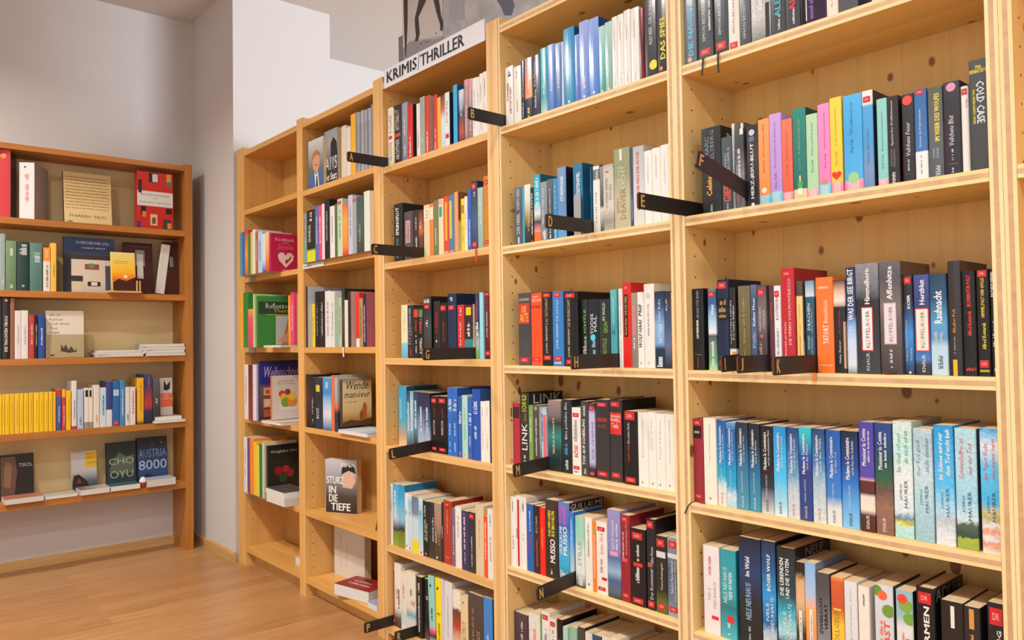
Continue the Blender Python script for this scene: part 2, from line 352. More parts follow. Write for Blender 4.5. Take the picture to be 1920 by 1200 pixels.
ROWS = [
('3',1,[
 (-2.4387,-2.4013,0.015,0.2171,'n:#d8d2b8@0,#efe9da@.5,#e8e0cc@1',[('T','RUSSLAND','#6f6a5c',0.56,0.88,0.25,0.75,''),('T','ARCHTNER','#6f6a5c',0.1,0.42,0.25,0.75,''),('B','#c33a2e',0.46,0.52,0,1)],{}),
 (-2.401,-2.3438,0.015,0.2159,'#2f2d2c',[('B','#d9c08f',0.03,0.97,0,0.16),('T','BITTERBLUT','#d8d8d6',0.58,0.92,0.3,0.7,''),('T','ARCHTNER','#d8d8d6',0.08,0.42,0.3,0.7,''),('B','#c33a2e',0.46,0.52,0,1)],{}),
 (-2.3435,-2.3079,0.015,0.2126,'g:#6c7480@0,#8e98a6@1',[('X','#d6dbe2',0.1,0.3,0.35,0.65),('X','#d6dbe2',0.45,0.75,0.35,0.65)],{}),
 (-2.3076,-2.2752,0.015,0.198,'#c42823',[('X','#f2f0ea',0.06,0.42,0.35,0.65),('B','#e0392e',0.44,0.5,0,1)],{'cov': '#3a2526'}),
 (-2.2512,-2.2297,0.015,0.1887,'#eceae4',[('X','#8b8b88',0.15,0.5,0.35,0.65)],{}),
 (-2.2294,-2.2002,0.015,0.2057,'#8fa096',[('X','#ccd4cc',0.2,0.3,0.35,0.65)],{}),
 (-2.1999,-2.1714,0.015,0.2015,'#c63a2c',[('X','#f2f0ea',0.05,0.4,0.35,0.65),('B','#dd2f25',0.42,0.49,0,1)],{'cov': '#c4b0a0'}),
 (-2.1477,-2.1269,0.015,0.194,'#bf3430',[('X','#f2f0ea',0.05,0.4,0.35,0.65),('B','#dd2f25',0.42,0.49,0,1)],{}),
 (-2.1266,-2.1065,0.015,0.1798,'#e9a331',[],{}),
 (-2.1062,-2.0827,0.015,0.1802,'g:#b8cdd6@0,#d8e6ea@.55,#b65a4f@.75,#3b4152@1',[],{}),
 (-2.0824,-2.0576,0.015,0.1845,'#efeee9',[('X','#77777a',0.45,0.85,0.35,0.65),('B','#b8303c',0.17,0.25,0.2,0.9)],{'cov': '#1d2b44'}),
 (-2.0362,-2.0143,0.015,0.198,'#3d9fd0',[],{'cov': '#1f5f98'}),
 (-2.0059,-1.9787,0.015,0.1735,'g:#23262e@0,#b5442f@.2,#8a3a36@.38,#303a52@.55,#a9bfd2@.85,#c8d6e2@1',[('X','#eef2f5',0.5,0.92,0.35,0.65)],{}),
 (-1.976,-1.9549,0.015,0.1997,'n:#8b6f74@0,#9d7f83@.6,#c78a90@1',[('D','#5f9a62',0.86,0.3,0.006),('X','#d9c9c4',0.1,0.6,0.35,0.65)],{}),
 (-1.9546,-1.9331,0.015,0.1968,'n:#84666c@0,#96787c@.6,#c78a90@1',[('X','#dccfc6',0.08,0.85,0.35,0.65)],{}),
 (-1.9328,-1.9089,0.015,0.1935,'#f2f0ea',[('X','#8b8b8b',0.5,0.8,0.4,0.55),('X','#c98',0.15,0.35,0.4,0.55)],{}),
 (-1.9086,-1.8971,0.015,0.1915,'#f2f0ea',[('X','#8b8b8b',0.55,0.75,0.4,0.6)],{}),
 (-1.8968,-1.8805,0.015,0.1981,'#f2f0ea',[('X','#77787c',0.55,0.85,0.4,0.6),('X','#77787c',0.1,0.22,0.4,0.6)],{}),
 (-1.8802,-1.8583,0.015,0.1992,'#f2f0ea',[('X','#77787c',0.6,0.9,0.4,0.6),('X','#c98',0.35,0.5,0.4,0.6)],{}),
]),
('3',2,[
 (-2.4122,-2.3541,0.02,0.212,'#222425',[('T','SPRINGFLUT','#e8e8e4',0.46,0.94,0.25,0.6,'b'),('T','BÖRJLIND','#5fa8a4',0.08,0.42,0.25,0.6,'')],{'cov': '#26282a'}),
 (-2.3446,-2.2902,0.02,0.1746,'#4a484a',[('B','#b98d8f',0.36,0.82,0.2,0.75),('X','#8a5f62',0.4,0.75,0.35,0.6),('X','#c9c4c4',0.1,0.3,0.4,0.6)],{}),
 (-2.2899,-2.2535,0.02,0.1731,'n:#241d1e@0,#3d2425@.5,#2a2526@1',[('X','#d9d3cf',0.05,0.45,0.5,0.75),('X','#e0d8d0',0.6,0.85,0.5,0.7)],{}),
 (-2.2532,-2.2274,0.02,0.1699,'n:#3a2a2b@0,#6b3a30@.45,#b8603a@.55,#4b2a2a@1',[('X','#f2f0ea',0.62,0.75,0.35,0.65)],{}),
 (-2.2209,-2.1862,0.02,0.1822,'#d6c39b',[('B','#efe6c9',0.7,0.93,0.05,0.95),('X','#b09a6c',0.74,0.9,0.2,0.8)],{}),
 (-2.1859,-2.1624,0.02,0.1825,'#d67a3e',[('B','#eedfc0',0.7,0.93,0.05,0.95)],{}),
 (-2.1621,-2.1364,0.02,0.1895,'#6e7a50',[('X','#c8cda8',0.2,0.5,0.35,0.65)],{}),
 (-2.1338,-2.1056,0.02,0.1902,'#e3d3ad',[('B','#2e9c92',0.68,0.86,0,1),('B','#d9a0a0',0.9,0.98,0.1,0.9)],{}),
 (-2.1031,-2.0754,0.02,0.194,'#d2452c',[('B','#f0a235',0.24,0.9,0.3,0.75),('B','#e8958c',0.02,0.06,0.1,0.9)],{}),
 (-2.0751,-2.0443,0.02,0.1955,'#4d7899',[('B','#c9b84e',0.26,0.9,0.2,0.6),('B','#c97f88',0.02,0.06,0.1,0.9)],{}),
 (-2.044,-2.0238,0.02,0.2003,'#d39560',[],{'cov': 'g:#e6dfcf@0,#dcd0b8@.5,#9a3a26@.55,#8a5a34@1'}),
 (-2.0082,-1.9892,0.02,0.1731,'#e7cb2c',[('B','#8d8230',0.72,0.88,0.2,0.9),('X','#8d7a20',0.2,0.5,0.35,0.65)],{}),
 (-1.9889,-1.974,0.02,0.1778,'#eceae6',[('X','#9aa',0.3,0.7,0.35,0.65)],{}),
 (-1.9724,-1.9528,0.02,0.1992,'#3058ad',[('X','#cdd8ee',0.08,0.5,0.35,0.65)],{}),
 (-1.9525,-1.9205,0.02,0.2192,'g:#1f2f4e@0,#39597c@.4,#1b2a45@1',[('S',0.88,0.97,'DR'),('S',0.04,0.12,'KRI'),('X','#d5dbe5',0.78,0.85,0.35,0.65)],{}),
 (-1.9202,-1.8928,0.02,0.1945,'g:#84a59b@0,#a3b7ac@1',[('X','#dfe6df',0.4,0.85,0.35,0.65)],{}),
 (-1.8903,-1.8602,0.02,0.2257,'#c07c26',[('S',0.88,0.95,'DR'),('S',0.06,0.11,'KRI')],{}),
]),
('3',3,[
 (-2.3714,-2.3297,0.02,0.1896,'g:#58a9c2@0,#7cbfd0@.27,#e6dcb4@.31,#e9e0bf@1',[('X','#c0b890',0.5,0.9,0.35,0.65)],{}),
 (-2.3294,-2.291,0.02,0.1864,'#2a2a2d',[('T','FITZEK','#8d8e92',0.26,0.62,0.2,0.7,''),('T','PASSAGIER','#9fc4cf',0.63,0.95,0.25,0.6,''),('X','#a33',0.04,0.2,0.35,0.65)],{}),
 (-2.2907,-2.261,0.02,0.1787,'#231f20',[('B','#e23a22',0.8,0.95,0.1,0.9),('X','#b33a33',0.5,0.75,0.35,0.65),('X','#b9b3ae',0.1,0.45,0.35,0.65)],{}),
 (-2.2607,-2.2305,0.02,0.1774,'#221e1f',[('B','#5c7a4e',0.8,0.95,0.1,0.9),('T','SCHNELL','#e06a3a',0.48,0.78,0.25,0.75,''),('T','ACHMELL','#f2f0ea',0.08,0.4,0.25,0.75,'')],{}),
 (-2.2302,-2.1859,0.02,0.2121,'n:#262b2c@0,#3a4244@.5,#22282a@.8,#2c2f30@1',[('S',0.8,0.87,'DR'),('S',0.06,0.12,'KRI'),('X','#c9cfcf',0.47,0.62,0.35,0.65),('X','#d9d3c9',0.89,0.97,0.1,0.9)],{'cov': '#202224','hc': 1}),
 (-2.169,-2.1331,0.02,0.1928,'g:#1d1b1d@0,#26262a@1',[('X','#a3242a',0.45,0.8,0.35,0.65),('D','#cfd3d8',0.3,0.5,0.004)],{}),
 (-2.1328,-2.0908,0.02,0.1856,'#1e1d1f',[('S',0.86,0.95,'DR'),('X','#7a2a2c',0.3,0.7,0.35,0.65)],{}),
 (-2.0896,-2.0417,0.02,0.2137,'#1e3052',[('S',0.75,0.82,'DR'),('X','#b9c4d8',0.84,0.95,0.35,0.65)],{'cov': '#1d2d4c','hc': 1}),
 (-2.0347,-1.9981,0.02,0.1746,'#bf2c2b',[('T','Der Verdacht','#f2f0ea',0.25,0.68,0.3,0.6,''),('X','#e8c0b0',0.8,0.95,0.35,0.65),('X','#e3b06a',0.03,0.2,0.35,0.65)],{}),
 (-1.9973,-1.9512,0.02,0.1701,'g:#2a7478@0,#2e8084@.35,#1f2426@.38,#20211f@1',[('B','#eab02a',0.82,0.97,0,1),('X','#f2f0ea',0.42,0.68,0.35,0.65),('X','#f2f0ea',0.04,0.2,0.35,0.65)],{}),
 (-1.9503,-1.947,0.02,0.1739,'#d6b7a4',[('X','#b0453a',0.3,0.8,0.35,0.65)],{}),
 (-1.9405,-1.9196,0.02,0.2074,'g:#6ba84a@0,#9aa7a4@.25,#1f3350@.5,#20395e@1',[('X','#b8425f',0.6,0.9,0.35,0.65),('X','#f2f0ea',0.35,0.56,0.2,0.8)],{}),
 (-1.9121,-1.8936,0.015,0.2083,'#8fcedb',[],{}),
 (-1.8933,-1.8614,0.02,0.2096,'#611d27',[('T','JOHN GRISHAM','#e8dcd8',0.32,0.7,0.3,0.6,''),('T','DAS LETZTE','#b23a40',0.73,0.92,0.3,0.6,''),('S',0.94,0.985,'DR'),('S',0.05,0.12,'KRI')],{}),
]),
('3',4,[
 (-2.4271,-2.374,0.04,0.215,'n:#d9b48c@0,#a8987f@.2,#3fa0bd@.42,#2795c4@1',[('T','JAHRHUNDERT','#b9e2ee',0.45,0.8,0.2,0.5,'')],{'cov': '#1c4f66'}),
 (-2.3576,-2.3358,0.03,0.1993,'g:#222a33@0,#7fa9bf@.3,#4b86a6@.6,#1d3a5c@1',[('X','#cfe2ea',0.3,0.8,0.3,0.8)],{}),
 (-2.3355,-2.3142,0.03,0.2001,'g:#2a2f36@0,#86a7b4@.35,#9fc0c8@.7,#7aa3b0@1',[('X','#dbe8ea',0.3,0.85,0.3,0.8)],{}),
 (-2.3139,-2.2885,0.03,0.1992,'g:#c9d3d6@0,#1d2a36@.08,#4b86a6@.4,#245a86@.7,#203b66@1',[('X','#cfe2ea',0.35,0.85,0.3,0.8)],{}),
 (-2.2882,-2.2489,0.03,0.1983,'g:#2b3038@0,#9fb0c2@.15,#7d8fae@.4,#2b3257@.75,#232a4b@1',[('X','#d3dcea',0.3,0.75,0.35,0.7)],{}),
 (-2.2486,-2.2123,0.03,0.1977,'g:#2b3038@0,#9fb0c2@.2,#52709a@.45,#2b3257@.75,#242b4c@1',[('X','#cfdbea',0.3,0.75,0.35,0.7)],{}),
 (-2.1916,-2.152,0.02,0.1898,'#1d1c1d',[('S',0.88,0.96,'DR'),('S',0.04,0.1,'KRI'),('T','ERMITTLER','#d8d2cc',0.32,0.58,0.4,0.6,''),('X','#8a3340',0.62,0.8,0.45,0.6)],{}),
 (-2.1491,-2.0954,0.018,0.1915,'#1d1c1d',[('S',0.88,0.96,'DR'),('S',0.04,0.1,'KRI'),('T','VERBRECHER','#d8d2cc',0.32,0.58,0.4,0.6,''),('X','#8a3340',0.62,0.8,0.45,0.6)],{}),
 (-2.089,-2.0623,0.015,0.223,'#2d66b8',[('X','#b9c4d8',0.65,0.83,0.2,0.9),('X','#b9cdee',0.3,0.48,0.35,0.65),('X','#a9bde0',0.05,0.2,0.35,0.65)],{}),
 (-2.062,-2.0351,0.015,0.2225,'#2d66b8',[('X','#b9c4d8',0.65,0.83,0.2,0.9),('X','#b9cdee',0.3,0.48,0.35,0.65),('X','#a9bde0',0.05,0.2,0.35,0.65)],{'cov': '#234f98'}),
 (-2.0316,-2.0101,0.015,0.1962,'#2a5fae',[('X','#b9c4d8',0.55,0.75,0.2,0.9),('D','#c9564a',0.06,0.5,0.005)],{}),
 (-2.0061,-1.9765,0.012,0.2011,'#a3cfc3',[('X','#7fb0a2',0.3,0.8,0.35,0.65),('D','#c9a070',0.06,0.5,0.004)],{}),
 (-1.9762,-1.9535,0.012,0.196,'#2a5fae',[('X','#b9c4d8',0.55,0.75,0.2,0.9),('X','#b9cdee',0.2,0.4,0.35,0.65),('D','#c9364a',0.06,0.5,0.005)],{}),
 (-1.9506,-1.9099,0.01,0.2228,'#2150a8',[('X','#c3cde4',0.65,0.83,0.1,0.7),('X','#b9cdee',0.3,0.48,0.3,0.6)],{'cov': '#2a4f86','hc': 1}),
 (-1.9076,-1.8864,0.01,0.186,'#f2f0ea',[('X','#9a9a94',0.75,0.9,0.4,0.6),('X','#c9a0a0',0.2,0.5,0.4,0.6)],{}),
 (-1.8861,-1.8628,0.01,0.1882,'#f2f0ea',[('X','#9a9a94',0.75,0.9,0.4,0.6),('X','#c9a0a0',0.2,0.5,0.4,0.6)],{}),
 (-1.8618,-1.8497,0.01,0.1983,'#26262a',[],{}),
]),
('3',5,[
 (-2.4452,-2.4276,0.012,0.2196,'n:#e6e4e0@0,#c9ccce@.45,#b9d0da@.7,#d3dde0@1',[('X','#4a6a80',0.55,0.95,0.2,0.5)],{}),
 (-2.4273,-2.3891,0.012,0.2201,'n:#8a9a3c@0,#6f8430@.22,#2a2f36@.27,#a8c0cc@.45,#58b0d8@.7,#3c9ed0@1',[('X','#e6eef0',0.45,0.9,0.3,0.6)],{}),
 (-2.3888,-2.3508,0.012,0.222,'n:#7d8a34@0,#68782c@.24,#20262c@.3,#7fb8d0@.45,#2f9fcc@.8,#2a8fc0@1',[],{'cov': '#2277a8'}),
 (-2.3487,-2.327,0.012,0.198,'g:#dfe6e6@0,#cfdfe4@.6,#e9e4d8@1',[('X','#333',0.62,0.7,0.35,0.65),('D','#c9505a',0.07,0.5,0.004)],{}),
 (-2.3267,-2.3045,0.012,0.1964,'g:#b9d4de@0,#c6dde4@.6,#7fb8d4@.85,#e4eaea@1',[('X','#444',0.62,0.7,0.35,0.65),('D','#c9505a',0.04,0.5,0.004)],{}),
 (-2.3042,-2.2625,0.012,0.1926,'g:#c9cf3a@0,#e3c92a@.2,#b6d0d8@.26,#c0d4d8@.6,#6f8298@.7,#5f7896@1',[('X','#e9e0c9',0.25,0.5,0.35,0.65)],{}),
 (-2.2622,-2.2365,0.012,0.1934,'g:#e0e4e0@0,#a9cfdc@.2,#7fbdd6@.7,#c9e0e8@1',[('X','#2f3a44',0.7,0.78,0.35,0.65),('D','#c9505a',0.04,0.6,0.005)],{}),
 (-2.2355,-2.2003,0.012,0.1874,'#232524',[('T','DUNKEL HIER','#f2f0ea',0.3,0.93,0.3,0.52,''),('T','NICHTS ALS','#f2f0ea',0.28,0.6,0.6,0.8,''),('D','#f2f0ea',0.05,0.5,0.003)],{}),
 (-2.2,-2.1689,0.012,0.1887,'n:#3f3a2c@0,#23302c@.3,#1b2a33@.7,#232e36@1',[('X','#d0d4d6',0.3,0.75,0.7,0.9)],{}),
 (-2.1686,-2.1269,0.012,0.1902,'g:#41362f@0,#4a3f37@.4,#8e7966@.6,#9a8774@1',[('T','NACHT','#f2f0ea',0.3,0.5,0.15,0.4,''),('T','SCHATTEN','#d98a5a',0.27,0.85,0.55,0.8,''),('D','#f2f0ea',0.05,0.4,0.004)],{}),
 (-2.1266,-2.1147,0.012,0.198,'#232b3c',[('X','#b9bfca',0.4,0.6,0.35,0.65)],{}),
 (-2.1144,-2.0681,0.012,0.2073,'#a13a28',[('S',0.9,0.97,'DR'),('S',0.08,0.13,'KRI'),('X','#d9b0a0',0.48,0.86,0.42,0.52)],{'cov': '#8f2f24'}),
 (-2.0678,-2.0508,0.012,0.1874,'#6f6482',[('X','#cfc8d8',0.2,0.7,0.35,0.65)],{}),
 (-2.0505,-2.0172,0.012,0.1965,'#eae7e0',[('X','#a9a7a0',0.5,0.85,0.35,0.65)],{}),
 (-2.0163,-1.9789,0.012,0.1884,'#3d365a',[('X','#cfc8e0',0.35,0.95,0.3,0.55),('X','#b9b3cc',0.1,0.3,0.4,0.55)],{}),
 (-1.978,-1.9445,0.012,0.1899,'#34333a',[('S',0.89,0.97,'DR'),('X','#c9c6cc',0.1,0.6,0.4,0.55)],{}),
 (-1.9433,-1.9018,0.012,0.2167,'#cbb898',[('X','#d08a60',0.4,0.8,0.4,0.55)],{}),
 (-1.9015,-1.8845,0.012,0.1896,'#dc5224',[('X','#f3d9c0',0.3,0.9,0.3,0.7)],{}),
 (-1.8834,-1.8549,0.012,0.2138,'#ebe9e4',[('X','#5fa0b0',0.75,0.92,0.35,0.65),('X','#c98a80',0.25,0.6,0.35,0.65)],{}),
]),
('3',6,[
 (-2.4387,-2.4373,0.02,0.2215,'#a9251f',[('D','#e0b0a0',0.93,0.3,0.004),('D','#e0b0a0',0.08,0.3,0.004)],{}),
 (-2.436,-2.3923,0.02,0.2263,'g:#3a322c@0,#6a5a48@.15,#e0dcd2@.3,#e9e5dc@1',[('T','BLUMEN','#b5333a',0.45,0.6,0.25,0.75,''),('X','#3a3a3a',0.3,0.6,0.6,0.8)],{}),
 (-2.392,-2.3566,0.02,0.2045,'g:#d9d6d0@0,#c0d0d2@.25,#e2d9c8@.4,#e6dcc8@1',[('X','#c9705a',0.55,0.8,0.35,0.65)],{}),
 (-2.3563,-2.2997,0.02,0.2152,'g:#d0d0cc@0,#cdd2d0@.22,#6fa0b4@.3,#dfd9cc@.42,#e4dccd@1',[('T','VIR','#b5333a',0.46,0.54,0.5,0.95,'h'),('B','#6f8f98',0.62,0.72,0.45,0.65)],{}),
 (-2.2932,-2.2607,0.02,0.2101,'n:#2a2526@0,#23201f@1',[('X','#d9d3cc',0.1,0.9,0.35,0.65)],{}),
 (-2.2604,-2.2333,0.03,0.207,'g:#5a4a48@0,#231f20@.3,#1d1b1c@1',[('T','S','#f2f0ea',0.66,0.72,0.5,0.9,'h')],{}),
 (-2.2187,-2.183,0.02,0.2268,'g:#d8e2dc@0,#2b2b2b@.12,#e0598c@.2,#8fc8bc@.27,#84c6bb@1',[('X','#3a5a50',0.35,0.55,0.3,0.7),('D','#233',0.86,0.45,0.005)],{'tilt': -2.2}),
 (-2.1767,-2.1434,0.02,0.2298,'g:#e3c21c@0,#efd31f@.2,#efd31f@1',[('X','#7d8a20',0.1,0.35,0.3,0.7),('B','#7d9a3a',0.47,0.5,0,1),('D','#222',0.85,0.45,0.005)],{'tilt': -1.5}),
 (-2.1431,-2.1282,0.02,0.2322,'#c4c2d2',[],{'tilt': -1.5}),
 (-2.1272,-2.0835,0.02,0.2302,'#d8d4d6',[('X','#a9a3a9',0.2,0.8,0.4,0.55)],{}),
 (-2.0803,-2.0388,0.02,0.2117,'n:#e6dfd4@0,#d9b8a0@.2,#b0402c@.45,#5a3a2a@.7,#e8e0d0@.75,#efe9de@1',[],{}),
 (-2.0379,-1.9988,0.02,0.2028,'#d8bf94',[('T','GLUTROT','#7d5f3a',0.3,0.6,0.25,0.75,''),('D','#8d6f4a',0.9,0.4,0.004)],{}),
 (-1.9972,-1.9204,0.02,0.2241,'g:#3d3534@0,#4a4140@1',[('T','HAUPTSATZ','#c98a5a',0.15,0.5,0.6,0.8,''),('X','#a06a44',0.3,0.8,0.25,0.4)],{}),
 (-1.9191,-1.8745,0.02,0.2277,'#3b7cc2',[('X','#a9c8ea',0.1,0.5,0.35,0.6)],{'cov': '#24405f'}),
]),
('4',1,[
 (-1.7671,-1.7312,0.012,0.1783,'#f2f0ea',[('T',"LUCA D'ANDREA",'#3a3a3c',0.42,0.73,0.25,0.45,'b'),('T','DER TOD SO KALT','#b8303c',0.2,0.65,0.55,0.8,'b'),('B','#4a4a4c',0.83,0.87,0.4,0.75),('D','#4a4a4c',0.9,0.55,0.003)],{}),
 (-1.7287,-1.6958,0.012,0.1687,'#f1efe3',[('X','#777',0.8,0.95,0.4,0.55),('X','#666',0.2,0.4,0.4,0.55)],{}),
 (-1.6955,-1.6793,0.012,0.1776,'#2e3747',[('X','#b0b8c4',0.4,0.9,0.35,0.65),('X','#d6d0c0',0.05,0.3,0.35,0.65)],{}),
 (-1.679,-1.647,0.012,0.1805,'g:#2c3340@0,#3a4250@.33,#ef9a6a@.36,#e2825e@.6,#b99a98@.8,#a89ba0@1',[('X','#e8d9c8',0.5,0.85,0.35,0.65),('X','#e0c070',0.02,0.2,0.35,0.65)],{}),
 (-1.6467,-1.6121,0.012,0.1792,'#36404f',[('T','Das Mädchen','#cfd6de',0.5,0.9,0.2,0.45,''),('X','#b9c1cc',0.15,0.45,0.3,0.5)],{}),
 (-1.6118,-1.5844,0.012,0.19,'g:#b5d0d0@0,#3fa0ae@.25,#4ab4c2@1',[('X','#dfeeee',0.3,0.5,0.35,0.65)],{}),
 (-1.5835,-1.5541,0.012,0.1911,'g:#4a78ba@0,#6288c8@.7,#86a2d6@1',[('X','#e6ecf6',0.3,0.55,0.4,0.65)],{}),
 (-1.5538,-1.525,0.012,0.1865,'g:#3f66a8@0,#5878b4@.7,#7f98c8@1',[('X','#e6ecf6',0.3,0.55,0.4,0.65)],{}),
 (-1.5247,-1.5177,0.012,0.1843,'#dfe4ea',[],{}),
 (-1.5174,-1.4751,0.012,0.2158,'g:#2b80b0@0,#358fc0@1',[('D','#d9ecf4',0.05,0.5,0.004)],{'cov': '#155a80'}),
 (-1.4748,-1.4565,0.012,0.187,'g:#4a72c0@0,#7f9cda@1',[('X','#b06aa0',0.1,0.2,0.35,0.65),('X','#e3e9f6',0.25,0.35,0.35,0.65)],{}),
 (-1.4562,-1.4216,0.012,0.2164,'g:#5a7cc6@0,#7f98d6@.6,#98aae0@1',[('D','#dfe6f6',0.05,0.5,0.004),('X','#e0e4f4',0.15,0.3,0.35,0.65)],{}),
 (-1.4213,-1.385,0.012,0.2126,'g:#4a78c8@0,#6c92d8@.7,#8aaae2@1',[('D','#dfe6f6',0.06,0.5,0.004)],{'cov': '#2450a0'}),
 (-1.3847,-1.3628,0.012,0.1815,'g:#3f8f96@0,#7fbcbe@.6,#a9d0d0@1',[('T','LEUCHTTURM','#dfeceb',0.3,0.5,0.3,0.7,''),('D','#f2f0ea',0.05,0.5,0.003)],{}),
 (-1.3625,-1.3381,0.012,0.1854,'g:#7fa598@0,#8fb8ae@.6,#a9ccc6@1',[('T','STEILUFER','#dfeceb',0.28,0.48,0.3,0.7,''),('D','#f2f0ea',0.05,0.5,0.003)],{}),
 (-1.3378,-1.3189,0.012,0.1913,'#eeede9',[('X','#8f8f8f',0.55,0.85,0.4,0.5),('B','#aaa',0.2,0.203,0,1),('X','#888',0.05,0.15,0.45,0.55)],{}),
 (-1.3186,-1.2977,0.012,0.1915,'#eeede9',[('X','#8f8f8f',0.65,0.9,0.4,0.5),('B','#aaa',0.2,0.203,0,1),('X','#888',0.05,0.15,0.45,0.55)],{}),
 (-1.2974,-1.275,0.012,0.1953,'#eeede9',[('X','#8f8f8f',0.6,0.8,0.4,0.5),('B','#aaa',0.2,0.203,0,1),('X','#888',0.05,0.15,0.45,0.55)],{}),
 (-1.2739,-1.2467,0.012,0.1924,'#f0efeb',[('X','#8f8f8f',0.6,0.85,0.4,0.5),('B','#aaa',0.2,0.203,0,1),('X','#888',0.05,0.15,0.45,0.55)],{}),
 (-1.2464,-1.2312,0.012,0.1822,'n:#7d1f2c@0,#54131e@.5,#8a2a34@1',[],{}),
 (-1.2266,-1.1889,0.008,0.224,'g:#3a3c42@0,#4a4d54@1',[('T','ALEX BEER','#d6d6d6',0.36,0.56,0.4,0.65,''),('T','DER DUNKLE BOTE','#d6d6d6',0.6,0.98,0.4,0.65,''),('D','#e6d04a',0.13,0.72,0.012)],{}),
 (-1.1876,-1.1538,0.008,0.2164,'g:#34363a@0,#45484e@1',[('T','DAS SPIEL','#e6d23a',0.16,0.66,0.3,0.75,'b'),('D','#d98a5a',0.06,0.35,0.005)],{}),
]),
('4',2,[
 (-1.7377,-1.7013,0.015,0.1707,'g:#4a545c@0,#3c4a5a@.5,#566470@1',[('T','DONATO CARRISI','#c9d3da',0.62,0.97,0.3,0.7,''),('T','DER NEBEL','#d9dfe2',0.2,0.55,0.3,0.7,''),('X','#e6e6e6',0.03,0.14,0.35,0.65)],{}),
 (-1.701,-1.6927,0.015,0.1718,'#3fa0c0',[],{}),
 (-1.6924,-1.6661,0.015,0.1736,'g:#26241f@0,#3a3424@.25,#9a7f3a@.45,#ccd0c8@.7,#f0eee8@1',[('T','TÖDLICHE','#d9d3c0',0.2,0.68,0.55,0.85,'')],{}),
 (-1.6658,-1.652,0.015,0.161,'#262426',[('X','#d9d3cf',0.15,0.9,0.3,0.7),('D','#d33',0.03,0.5,0.003)],{}),
 (-1.6511,-1.6238,0.015,0.1962,'g:#ee6a28@0,#ee6a28@.14,#d98a90@.16,#3a3a44@.3,#dfe8ea@.42,#3fb0c8@.6,#2193b4@1',[('X','#bfe6ee',0.5,0.95,0.2,0.8)],{'cov': '#145a70'}),
 (-1.6228,-1.5956,0.015,0.1699,'g:#6f7884@0,#858f9a@1',[('T','NACHT UND STILL','#f2f0ea',0.3,0.9,0.3,0.55,''),('X','#e0e4e8',0.03,0.18,0.3,0.8)],{}),
 (-1.5953,-1.5715,0.015,0.1732,'n:#2b3844@0,#3c4650@.6,#58636a@1',[('T','IAN MANOOK','#e6e6e6',0.45,0.85,0.4,0.65,''),('X','#f2f0ea',0.03,0.2,0.35,0.65)],{}),
 (-1.5712,-1.5534,0.015,0.1721,'#2f88bd',[('T','FLUT','#c9a85a',0.5,0.92,0.4,0.7,''),('X','#dce9f2',0.03,0.2,0.35,0.65)],{}),
 (-1.5531,-1.5192,0.015,0.1986,'g:#5e92c4@0,#5a84b4@.5,#6d93bd@1',[('T','STURMWAND','#eef2f6',0.52,0.88,0.4,0.75,'b'),('X','#cfe0ee',0.1,0.3,0.4,0.6)],{'cov': '#141d33'}),
 (-1.491,-1.4554,0.015,0.1978,'g:#8fb4c4@0,#20709a@.12,#1f6d96@1',[('T','GEZEITENSPIEL','#eef6f8',0.5,0.88,0.4,0.75,'b'),('X','#9fc6d8',0.2,0.45,0.45,0.6)],{'cov': '#124a6c'}),
 (-1.4551,-1.4502,0.045,0.1889,'#2a7098',[('X','#a8cfe2',0.75,0.95,0.35,0.65),('X','#dfeaf0',0.6,0.75,0.35,0.65)],{}),
 (-1.4169,-1.3922,0.015,0.1815,'g:#d6d2c6@0,#eceae2@.3,#eeece4@.77,#5f6367@.79,#63676a@1',[('T','PIPER','#f4f4f2',0.77,0.91,0.45,0.8,'d'),('T','KALTES GRAB','#77746c',0.15,0.6,0.35,0.6,''),('B','#f2f2ee',0.93,0.98,0.1,0.95)],{}),
 (-1.3919,-1.3809,0.015,0.1734,'g:#232326@0,#cfcdc6@.35,#3a3a3c@.4,#8a8a86@1',[],{}),
 (-1.3806,-1.3443,0.015,0.1747,'n:#a5a199@0,#8f8b84@.15,#c6c2b8@.35,#b9b5ac@.9,#a8a49c@1',[('T','DÜSTERER WINTER','#6f6a60',0.35,0.8,0.2,0.5,''),('T','ANDERS','#8d877c',0.45,0.7,0.6,0.85,''),('B','#9a4a44',0.88,0.9,0.3,0.6)],{}),
 (-1.3432,-1.2897,0.015,0.2081,'g:#b3ab8c@0,#b0ab90@.4,#878e6c@.7,#8b9270@1',[('T','DEAVER','#8d7a4e',0.12,0.5,0.42,0.75,''),('T','JEFFERY','#9a8d68',0.2,0.4,0.2,0.38,''),('T','TÄTER OHNE','#c9cdb4',0.5,0.78,0.25,0.45,''),('T','LICHT','#c9cdb4',0.5,0.78,0.5,0.75,''),('B','#e9ebe4',0.85,0.99,0.42,0.56)],{'hc': 1}),
 (-1.2894,-1.2828,0.02,0.2033,'g:#2f4f86@0,#34487a@.5,#46506a@1',[('X','#cfd6e4',0.1,0.4,0.35,0.65)],{}),
 (-1.2782,-1.2422,0.015,0.2024,'g:#d3d3d0@0,#c8cacc@.4,#a8abb0@1',[('T','DER WEG DER ASCHE','#c8545a',0.42,0.93,0.35,0.6,'b'),('X','#6f86b0',0.2,0.36,0.3,0.6)],{'cov': '#b4b4b2'}),
 (-1.2414,-1.2168,0.015,0.185,'#efeeea',[('X','#b9ad80',0.7,0.9,0.45,0.55),('X','#8f8f90',0.55,0.72,0.45,0.55)],{}),
 (-1.2165,-1.1906,0.015,0.1871,'#efeeea',[('X','#8f8f90',0.6,0.9,0.45,0.55)],{}),
 (-1.1903,-1.1647,0.015,0.1897,'#f0efeb',[('X','#b9b9b9',0.5,0.9,0.45,0.55)],{}),
]),
('4',3,[
